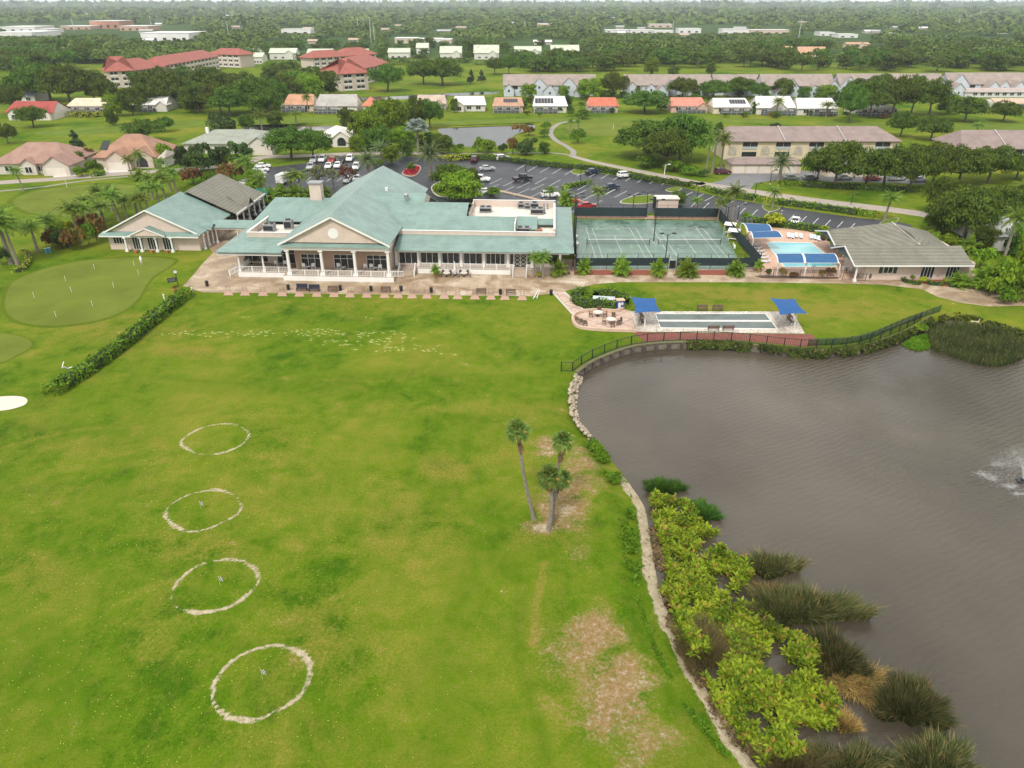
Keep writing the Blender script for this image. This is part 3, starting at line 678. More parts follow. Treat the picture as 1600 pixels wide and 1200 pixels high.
# roof vents & chimney
lx,ly=Lc(635,308,10.2); t=MB(); t.tube((lx,ly,10.0),(lx,ly,10.7),.45,n=12); t.tube((lx,ly,10.7),(lx,ly,11.0),.62,.35,12); t.build('roof_ventilator',greym,club)
lx,ly=Lc(604,296,10); MB().box(lx-.25,lx+.25,ly-.25,ly+.25,9.3,10.4).build('roof_vent_box',white,club)
m=MB(); m.box(-19.2,-16.9,19.2,21.0,8.5,12.2); m.build('chimney',wallp,club); 
MB().box(-19.45,-16.65,18.95,21.25,12.21,12.45).build('chimney_cap',greym,club)
# breezeway
bz=thing('breezeway','low teal-roofed covered walk linking the clubhouse to the small pavilion','breezeway',(-56,144,0),CR)
m=MB(); roofpoly(bz,[[(-5.6,-1.8,3.35),(4.6,-1.8,3.35),(4.6,.8,4.3),(-5.6,.8,4.3)],[(-5.6,.8,4.3),(4.6,.8,4.3),(4.6,3.4,3.35),(-5.6,3.4,3.35)]],teal)
for x in (-4.5,0,4.2):
    for y in (-1.4,3.0): column(bz,x,y,0,3.15,.16)
MB().box(-5.5,4.5,-1.7,-1.4,2.95,3.15).build('beam',wallp,bz)
# ================================================================ PRO SHOP (left pavilion)
ps=thing('golf_shop','low pink pavilion with teal gabled roof left of the clubhouse','building',(-71.5,138.2,0),R(-2.5))
m=MB(); m.box(-9.0,9.3,0,14,0,3.3); m.poly([(-8.9,.0,3.3),(8.9,.0,3.3),(0,0,7.75)]); m.build('wall',wallp,ps)
roofpoly(ps,[[(-10,-.5,3.35),(0,-.5,8.15),(0,15,8.15),(-10,15,3.35)],[(0,-.5,8.15),(10,-.5,3.35),(10,15,3.35),(0,15,8.15)]],teal)
roofpoly(ps,[[(-10,-1.4,3.3),(10,-1.4,3.3),(9.6,-.1,3.75),(-9.6,-.1,3.75)],[(-3.6,-2.2,3.45),(0,-2.2,5.0),(0,-.02,5.0),(-3.6,-.02,3.45)],[(0,-2.2,5.0),(3.6,-2.2,3.45),(3.6,-.02,3.45),(0,-.02,5.0)]],teal,'pent_roof',.1)
MB().poly([(-3.3,-2.05,3.45),(3.3,-2.05,3.45),(0,-2.05,4.85)]).build('gable_wall',wallp,ps)
m=MB(); m.bar((-3.7,-2.2,3.38),(0,-2.2,4.95),.1,.2); m.bar((3.7,-2.2,3.38),(0,-2.2,4.95),.1,.2); m.bar((-10,-.55,3.25),(0,-.55,8.05),.12,.26); m.bar((10,-.55,3.25),(0,-.55,8.05),.12,.26); m.box(-10,10,-1.45,-1.2,2.95,3.2); m.build('trim',white,ps)
for x in (-4.6,-1.5,1.6,4.7): column(ps,x-.4,-1.2,0,2.95,.2)
for x in (-4.1,-1.0,2.1): window(ps,x-.1,x+2.0,-.02,.15,2.75,4,name='glazed_door')
window(ps,-8.0,-5.7,-.02,1.3,2.7,4)
m=MB(); roofpoly(ps,[[(8.5,3.2,4.1),(10.6,3.2,3.2),(10.6,5.0,4.1),(8.0,5.0,4.5)],[(8.0,5.0,4.5),(10.6,5.0,4.1),(10.6,6.8,3.2),(8.5,6.8,4.1)]],teal,'side_gable',.1)
for y in (1.0,3.0,5.0): column(ps,9.9,y,0,3.1,.16)
for x in (-3.0,0.2,3.2):
    X,Y=-71.5+x,138.2-1.9; t=thing('flower_pot','orange terracotta pot before the glazed doors of the pavilion','pot',(X,Y,0),0,'pots at the pavilion doors')
    MB().tube((0,0,0),(0,0,.5),.25,.36,10).build('pot',terra,t)
cb=thing('cart_barn','open-sided cart barn with olive tiled roof behind the left pavilion','cart barn',(-69.5,153.2,0),R(-1))
m=MB(); m.box(-9.3,3,.2,18,0,3.3); m.poly([(-9.3,18.0,3.3),(0,18.0,7.7),(9.3,18,3.3)]); m.build('wall',wallp,cb)
roofpoly(cb,[[(-10,-.2,3.4),(0,-.2,8.2),(0,18.4,8.2),(-10,18.4,3.4)],[(0,-.2,8.2),(10,-.2,3.4),(10,18.4,3.4),(0,18.4,8.2)]],olive)
roofpoly(cb,[[(5.5,6.5,5.9),(10.3,8.0,5.1),(10.3,6.0,3.4),(8.6,5.2,4.0)],[(5.5,6.5,5.9),(8.6,8.6,4.0),(10.3,10,3.4),(10.3,8.0,5.1)]],olive,'dormer',.08)
for y in (1,4.5,8,11.5,15,18): column(cb,9.5,y,0,3.2,.18)
MB().box(9.9,10.12,-.2,18.4,3.1,3.5).build('fascia',white,cb)
# ================================================================ POOL HOUSE
ph=thing('pool_house','low pink pool building with olive tiled roofs beside the swimming pool','building',(70,120.8,0),0)
m=MB(); m.box(-7.2,12,0,8.5,0,3.1); m.box(-5,13,8.5,19,0,3.1); m.build('wall',wallp,ph)
roofpoly(ph,[[(-10,-1.4,3.15),(10.9,-1.4,3.15),(10.9,3.8,5.1),(-10,3.8,5.1)],[(-10,3.8,5.1),(10.9,3.8,5.1),(11.6,9,3.15),(-10,9,3.15)]],olive)
MB().poly([(-9.4,-.9,3.1),(-9.4,3.8,4.9),(-9.4,8.6,3.1)]).poly([(-8.2,19.5,3.1),(-8.2,14.8,4.9),(-8.2,10.4,3.1)][::-1]).build('gable_wall',paint('dark_gable',(.12,.13,.13),.8,.1,1),ph)
m=MB(); m.bar((-10.05,-1.45,3.05),(-10.05,3.8,5.0),.12,.24); m.bar((-10.05,9.0,3.05),(-10.05,3.8,5.0),.12,.24); m.box(-10.1,10.95,-1.55,-1.41,2.93,3.15); m.build('trim',white,ph)
roofpoly(ph,[[(-6.5,8.3,3.2),(3.6,4.0,5.15),(3.7,8.0,6.1),(3.7,15.5,6.1),(-6.5,20.5,3.2)],[(3.6,4.0,5.15),(11.8,7.5,3.3),(13.6,19.5,3.2),(3.7,15.5,6.1),(3.7,8.0,6.1)],[(-6.5,20.5,3.2),(3.7,15.5,6.1),(13.6,19.5,3.2)]],olive)
roofpoly(ph,[[(-8.8,14.6,4.7),(-2,14.6,4.9),(-3,10.0,3.2),(-8.8,10.2,3.2)],[(-8.8,14.6,4.7),(-8.8,20.2,3.2),(-1,20.2,3.3),(-2,14.6,4.9)]],olive)
m=MB(); m.bar((3.65,4.1,5.22),(3.7,15.5,6.2),.12,.08); m.bar((-8.85,10.2,3.15),(-8.85,14.6,4.65),.12,.24); m.bar((-8.85,20.2,3.15),(-8.85,14.6,4.65),.12,.24); m.build('ridge_cap',white,ph)
window(ph,-4.0,-2.4,-.02,1.3,2.4,2)
for x in (-4.75,-2.2): MB().box(x,x+.55,-.1,-.02,1.25,2.45).build('shutter',paint('dark_shutter',(.03,.05,.045),.6,.1,2),ph)
window(ph,2.7,5.0,-.02,.4,2.9,4); window(ph,7.2,9.4,-.02,.4,2.9,4)
column(ph,-9.2,-.9,0,2.95,.18)
x,y=G(1440,378,3.3); dsh=thing('satellite_dish','round white satellite dish at the back edge of the olive roof','satellite dish',(x,y,0),0)
m=MB(); m.tube((0,0,0),(0,0,3.2),.08); m.build('mast',greym,dsh)
m=MB(); n=16
for k in range(n):
    a,b_=2*math.pi*k/n,2*math.pi*(k+1)/n; m.tri((0,0,3.25),(1.25*math.cos(a),1.25*math.sin(a)*.85,3.6+.3*math.sin(a)),(1.25*math.cos(b_),1.25*math.sin(b_)*.85,3.6+.3*math.sin(b_)))
m.build('reflector',white,dsh)
# ================================================================ VEGETATION
L_oak=leafmat('oak_leaves',(.020,.050,.006),(.125,.190,.020),.28,.028)
L_bright=leafmat('bright_leaves',(.040,.100,.005),(.230,.330,.020),.3,.015)
L_mag=leafmat('magnolia_leaves',(.014,.036,.006),(.080,.125,.030),.15,.01)
L_myrt=leafmat('myrtle_leaves',(.050,.065,.025),(.20,.21,.10),.2,.02,(.93,(.45,.40,.33)))
L_red=leafmat('red_leaves',(.060,.020,.012),(.26,.085,.05),.2,.02,(.8,(.10,.13,.03)))
L_palm=leafmat('palm_fronds',(.036,.085,.010),(.190,.260,.035),.25,.02)
L_areca=leafmat('areca_fronds',(.045,.110,.008),(.23,.33,.030),.3,.01)
L_date=leafmat('date_fronds',(.040,.075,.028),(.18,.24,.085),.2,.015)
L_sabal=leafmat('sabal_fronds',(.045,.100,.015),(.19,.29,.06),.2,.01,(.93,(.42,.27,.07)))
L_silver=leafmat('silver_fronds',(.12,.17,.14),(.33,.40,.35),.15,.005)
L_hedge=leafmat('hedge_leaves',(.026,.070,.005),(.140,.240,.014),.25,.005)
L_yel=leafmat('yellow_hedge_leaves',(.13,.16,.010),(.40,.42,.03),.25,.01)
L_conif=leafmat('conifer_leaves',(.012,.030,.012),(.045,.075,.028),.15,.02)
L_croton=leafmat('croton_leaves',(.05,.055,.012),(.20,.13,.03),.2,.03,(.86,(.24,.05,.035)))
L_weed=leafmat('weed_leaves',(.050,.140,.006),(.16,.32,.018),.3,.01)
bark=paint('bark',(.12,.095,.075),.9,.3,3); pbark=paint('palm_bark',(.22,.19,.155),.9,.25,4); boot=paint('palm_boots',(.15,.075,.04),.9,.35,5)
def leafquads(C,Nrm,size,rs,elong=1.5):
    n=len(C); t=rs.normal(size=(n,3)); Nn=Nrm/np.linalg.norm(Nrm,axis=1,keepdims=True)
    t-=Nn*(t*Nn).sum(1,keepdims=True); t/=np.linalg.norm(t,axis=1,keepdims=True)+1e-9; b=np.cross(Nn,t)
    s=(size*rs.uniform(.6,1.35,n))[:,None]
    v=np.stack([C-t*s*elong*.5, C-b*s*.5+t*s*.05, C+t*s*elong*.5, C+b*s*.5+t*s*.05],1)
    return v.reshape(-1,3)
def quadF(n): return np.arange(n*4).reshape(-1,4)
def crown_pts(rs,form,ncl,nlf,leaf):
    """unit crown: radius 1, height 1 (fraction of the tree's height)"""
    Cs=[];Ns=[];centres=[]
    for k in range(ncl):
        if form=='oak':
            a=rs.uniform(0,2*math.pi); rr=math.sqrt(rs.uniform(0,1))*.80; zc=.30+.50*math.sqrt(max(0,1-(rr/.98)**2))*rs.uniform(.12,1.05); r=rs.uniform(.18,.31); rz=r*.55
        elif form=='round':
            a=rs.uniform(0,2*math.pi); rr=math.sqrt(rs.uniform(0,1))*.74; zc=.48+rs.uniform(-.38,.38)*math.sqrt(max(0,1-rr*rr)); r=rs.uniform(.22,.34); rz=r*.55
        elif form=='conifer':
            zc=rs.uniform(.12,.93); a=rs.uniform(0,2*math.pi); rr=(1-zc)*.8*math.sqrt(rs.uniform(.2,1)); r=.12+.3*(1-zc); rz=r*.35
        elif form=='bush':
            a=rs.uniform(0,2*math.pi); rr=math.sqrt(rs.uniform(0,1))*.66; zc=.12+.66*math.sqrt(max(0,1-rr*rr))*rs.uniform(.4,1); r=rs.uniform(.26,.4); rz=r*.6
        elif form=='loose':
            a=rs.uniform(0,2*math.pi); rr=math.sqrt(rs.uniform(0,1))*.85; zc=.40+rs.uniform(0,.5)*math.sqrt(max(0,1-rr*rr)); r=rs.uniform(.15,.26); rz=r*.5
        c=np.array([rr*math.cos(a),rr*math.sin(a),zc]); centres.append(c)
        d=rs.normal(size=(nlf,3)); d/=np.linalg.norm(d,axis=1,keepdims=True); d[:,2]=np.where(d[:,2]<-.35,-d[:,2],d[:,2])
        q=rs.uniform(.55,1.08,nlf)[:,None]
        Cs.append(c+d*np.array([r,r,rz])*q); Ns.append(d+rs.normal(size=(nlf,3))*.55+np.array([0,0,.35]))
    return np.concatenate(Cs),np.concatenate(Ns),centres
MESHES={}
def tree_proto(form,seed,ncl,nlf,leaf,lm,key):
    rs=np.random.RandomState(seed)
    C,Nn,cen=crown_pts(rs,form,ncl,nlf,leaf)
    V=leafquads(C,Nn,np.full(len(C),leaf),rs); V[:,2]=np.maximum(V[:,2],.01)
    o=npmesh('crown',V,quadF(len(C)),lm,link=False); me=o.data; bpy.data.objects.remove(o)
    m=MB()
    if form!='bush':
        tr=.045 if form in('oak','loose') else .035
        lean=Vector((rs.uniform(-.06,.06),rs.uniform(-.06,.06),.30 if form!='conifer' else .9)); m.path([(0,0,-.02),(lean.x*.5,lean.y*.5,lean.z*.5),tuple(lean)],[tr*1.3,tr,tr*.75],8)
        for c in cen[:9 if form in('oak','loose') else 5]:
            midp=Vector((c[0]*.45,c[1]*.45,lean.z+.35*(c[2]-lean.z))); m.path([tuple(lean*.93),tuple(midp),tuple(c)],[tr*.55,tr*.38,tr*.12],5)
    else:
        for k in range(3): m.tube((0,0,-.02),(rs.uniform(-.3,.3),rs.uniform(-.3,.3),.5),.03,.01,4)
    o=m.build('trunk',bark,link=False); mt=o.data; bpy.data.objects.remove(o)
    MESHES.setdefault(key,[]).append((me,mt))
for s in range(4): tree_proto('oak',s,80,135,.043,L_oak,'oak')
for s in range(3): tree_proto('oak',20+s,40,46,.085,L_oak,'oakfar')
for s in range(2): tree_proto('round',40+s,52,130,.052,L_bright,'bright')
for s in range(2): tree_proto('round',50+s,52,130,.052,L_oak,'round')
for s in range(2): tree_proto('round',60+s,26,46,.095,L_oak,'roundfar')
for s in range(2): tree_proto('round',70+s,30,90,.085,L_mag,'magnolia')
for s in range(2): tree_proto('loose',80+s,30,70,.06,L_myrt,'myrtle')
tree_proto('loose',85,30,70,.06,L_red,'redmyrtle')
for s in range(2): tree_proto('conifer',90+s,34,50,.07,L_conif,'conifer')
for s in range(2): tree_proto('bush',100+s,20,70,.10,L_hedge,'bush')
for s in range(2): tree_proto('bush',110+s,18,60,.12,L_bright,'brightbush')
for s in range(2): tree_proto('bush',120+s,18,60,.12,L_croton,'croton')
tree_proto('bush',130,18,60,.12,L_yel,'yellowbush'); tree_proto('bush',131,20,60,.09,L_mag,'darkbush')
tree_proto('loose',140,26,60,.07,L_conif,'pine')
# ---- palms (real metres)
def frond(V,M,base,az,el,L,droop,nl,wid,leafmi=0,pair=2):
    """pinnate frond: curved rachis with separate leaflets"""
    p=Vector(base); d=Vector((math.cos(az)*math.cos(el),math.sin(az)*math.cos(el),math.sin(el))); side=Vector((-math.sin(az),math.cos(az),0)); seg=L/nl
    prev=p.copy(); 
    for k in range(nl):
        t=(k+.5)/nl; d=(d+Vector((0,0,-droop/nl*(.5+1.4*t)))).normalized(); q=p+d*seg
        up=side.cross(d).normalized()
        w=.018; V.append([tuple(p-side*w),tuple(p+side*w),tuple(q+side*w),tuple(q-side*w)])
        ll=wid*math.sin(math.pi*min(1,.18+.82*t)**.8)*1.0+.08
        for sg in (-1,1):
            for j in range(pair):
                r=p+(q-p)*((j+.3)/pair); tip=r+side*sg*ll*.86+d*ll*.45-Vector((0,0,1))*ll*(.28+.35*rnd.random())
                b1=r-d*.05; mid=(r+tip)/2+Vector((0,0,.05*ll))
                V.append([tuple(b1),tuple(mid-d*.075),tuple(tip),tuple(mid+d*.085)])
        p=q
def fan(V,base,az,el,L,rad,nb=13):
    d=Vector((math.cos(az)*math.cos(el),math.sin(az)*math.cos(el),math.sin(el))); p=Vector(base)+d*L; side=Vector((-math.sin(az),math.cos(az),0)); w=.02
    V.append([tuple(Vector(base)-side*w),tuple(Vector(base)+side*w),tuple(p+side*w),tuple(p-side*w)])
    for k in range(nb):
        a=(k/(nb-1)-.5)*R(230); dd=(d*math.cos(a)+side*math.sin(a)).normalized(); tip=p+dd*rad*rnd.uniform(.85,1.08)-Vector((0,0,1))*rad*(.18+.30*rnd.random()+.12*abs(math.sin(a)))
        s2=(side*math.cos(a)-d*math.sin(a)).normalized()*rad*.085; mid=p+dd*rad*.5+Vector((0,0,.02))
        V.append([tuple(p),tuple(mid-s2),tuple(tip),tuple(mid+s2)])
def palm_proto(key,kind,seed,H_,lm,lean=.0):
    rnd.seed(seed); V=[]
    top=(lean,0,H_)
    if kind=='queen':
        for k in range(24):
            fr=k/24; frond(V,None,top,k*2.4+rnd.uniform(-.2,.2),R(68-92*fr)+rnd.uniform(-.1,.1),2.9,1.25,9,.62)
    elif kind=='date':
        for k in range(42):
            fr=k/42; frond(V,None,top,k*2.4+rnd.uniform(-.2,.2),R(78-105*fr),3.4,.95,9,.40)
    elif kind=='sabal':
        for k in range(34):
            fr=k/34; fan(V,top,k*2.4+rnd.uniform(-.2,.2),R(80-125*fr),.75+.25*rnd.random(),.78)
    elif kind=='silver':
        for k in range(20):
            fr=k/20; fan(V,top,k*2.4,R(72-95*fr),1.3,1.35,15)
    elif kind=='areca':
        for k in range(58):
            fr=k/58; b=(rnd.uniform(-.5,.5),rnd.uniform(-.5,.5),.1+1.1*rnd.random()); frond(V,None,b,k*2.4,R(88-70*fr)+rnd.uniform(-.1,.1),2.6,1.5,8,.62)
    A=np.array(V,dtype=float).reshape(-1,3)
    o=npmesh('crown',A,quadF(len(V)),lm,link=False); me=o.data; bpy.data.objects.remove(o)
    m=MB(); n=7; 
    if kind!='areca':
        r0=.2 if kind!='date' else .3
        pts=[(lean*(k/n)**1.5,0,H_*k/n-.1*(k==0)) for k in range(n+1)]
        m.path(pts,[r0*(1.25-.5*k/n) if k else r0*1.6 for k in range(n+1)],8)
        if kind in('sabal','date'):
            m.mi=1; m.tube((lean*.93,0,H_*.86),(lean,0,H_*.99),r0*1.0,r0*1.7,8)
            for k in range(40):
                a=rnd.uniform(0,6.28); z=H_*rnd.uniform(.84,.98); m.tri((lean*.95+.2*math.cos(a),.2*math.sin(a),z),(lean*.95+.2*math.cos(a+.6),.2*math.sin(a+.6),z),(lean*.95+.45*math.cos(a+.3),.45*math.sin(a+.3),z-.35))
    else:
        for k in range(6): m.tube((0,0,-.05),(rnd.uniform(-.6,.6),rnd.uniform(-.6,.6),1.2),.05,.04,5)
    o=m.build('trunk',[pbark,boot],link=False); mt=o.data; bpy.data.objects.remove(o)
    MESHES.setdefault(key,[]).append((me,mt))
palm_proto('queen','queen',1,6.5,L_palm,.3); palm_proto('queen','queen',2,6.5,L_palm,-.5); palm_proto('queen','queen',3,6.5,L_palm,.1)
palm_proto('date','date',4,5.0,L_date); palm_proto('sabalp','sabal',5,7,L_sabal,.3); palm_proto('sabalp','sabal',6,7,L_sabal,-.2)
palm_proto('silver','silver',7,6,L_silver); palm_proto('areca','areca',8,3,L_areca); palm_proto('areca','areca',9,3,L_areca)
PALMH={'queen':(8.2,2.6),'date':(7.2,3.0),'sabalp':(8.0,1.6),'silver':(7.6,2.4),'areca':(3.3,2.0)}
KN={'oak':('oak_tree','tree'),'oakfar':('oak_tree','tree'),'bright':('leafy_tree','tree'),'round':('leafy_tree','tree'),'roundfar':('leafy_tree','tree'),'magnolia':('magnolia_tree','tree'),'myrtle':('crape_myrtle','tree'),'redmyrtle':('crape_myrtle','tree'),'conifer':('conifer_tree','tree'),'pine':('pine_tree','tree'),
 'bush':('shrub','shrub'),'brightbush':('shrub','shrub'),'croton':('croton_shrub','shrub'),'yellowbush':('shrub','shrub'),'darkbush':('shrub','shrub'),'queen':('palm_tree','palm tree'),'date':('date_palm','palm tree'),'sabalp':('cabbage_palm','palm tree'),'silver':('silver_palm','palm tree'),'areca':('clump_palm','palm')}
def plant_at(kind,x,y,w_m,h_m,label,group=None,rot=None,z=0,tilt=None):
    nm,cat=KN[kind]; me,mt=rnd.choice(MESHES[kind]); t=thing(nm,label,cat,(x,y,z),rnd.uniform(0,6.28) if rot is None else rot,group)
    if kind in PALMH:
        hh,rr=PALMH[kind]; sz=max(.25,h_m/hh); sx=max(.3,(w_m/2)/rr); t.scale=(sx,sx,sz) if kind=='areca' else (min(sx*1.2,sz*2.1),min(sx*1.2,sz*2.1),sz)
    else: t.scale=(w_m/2,w_m/2,h_m)
    if tilt: t.rotation_euler=(tilt[0],tilt[1],t.rotation_euler[2])
    for nm2,d in (('crown',me),('trunk',mt)):
        o=bpy.data.objects.new(nm2,d); col.objects.link(o); o.parent=t
    return t
def plant(kind,px,base,wpx,top,label,group=None):
    x,y=G(px,base); pm=PM(px,base); h=W(px,top,y)[1]
    return plant_at(kind,x,y,wpx/pm,max(.5,h),label,group)
rnd.seed(5)
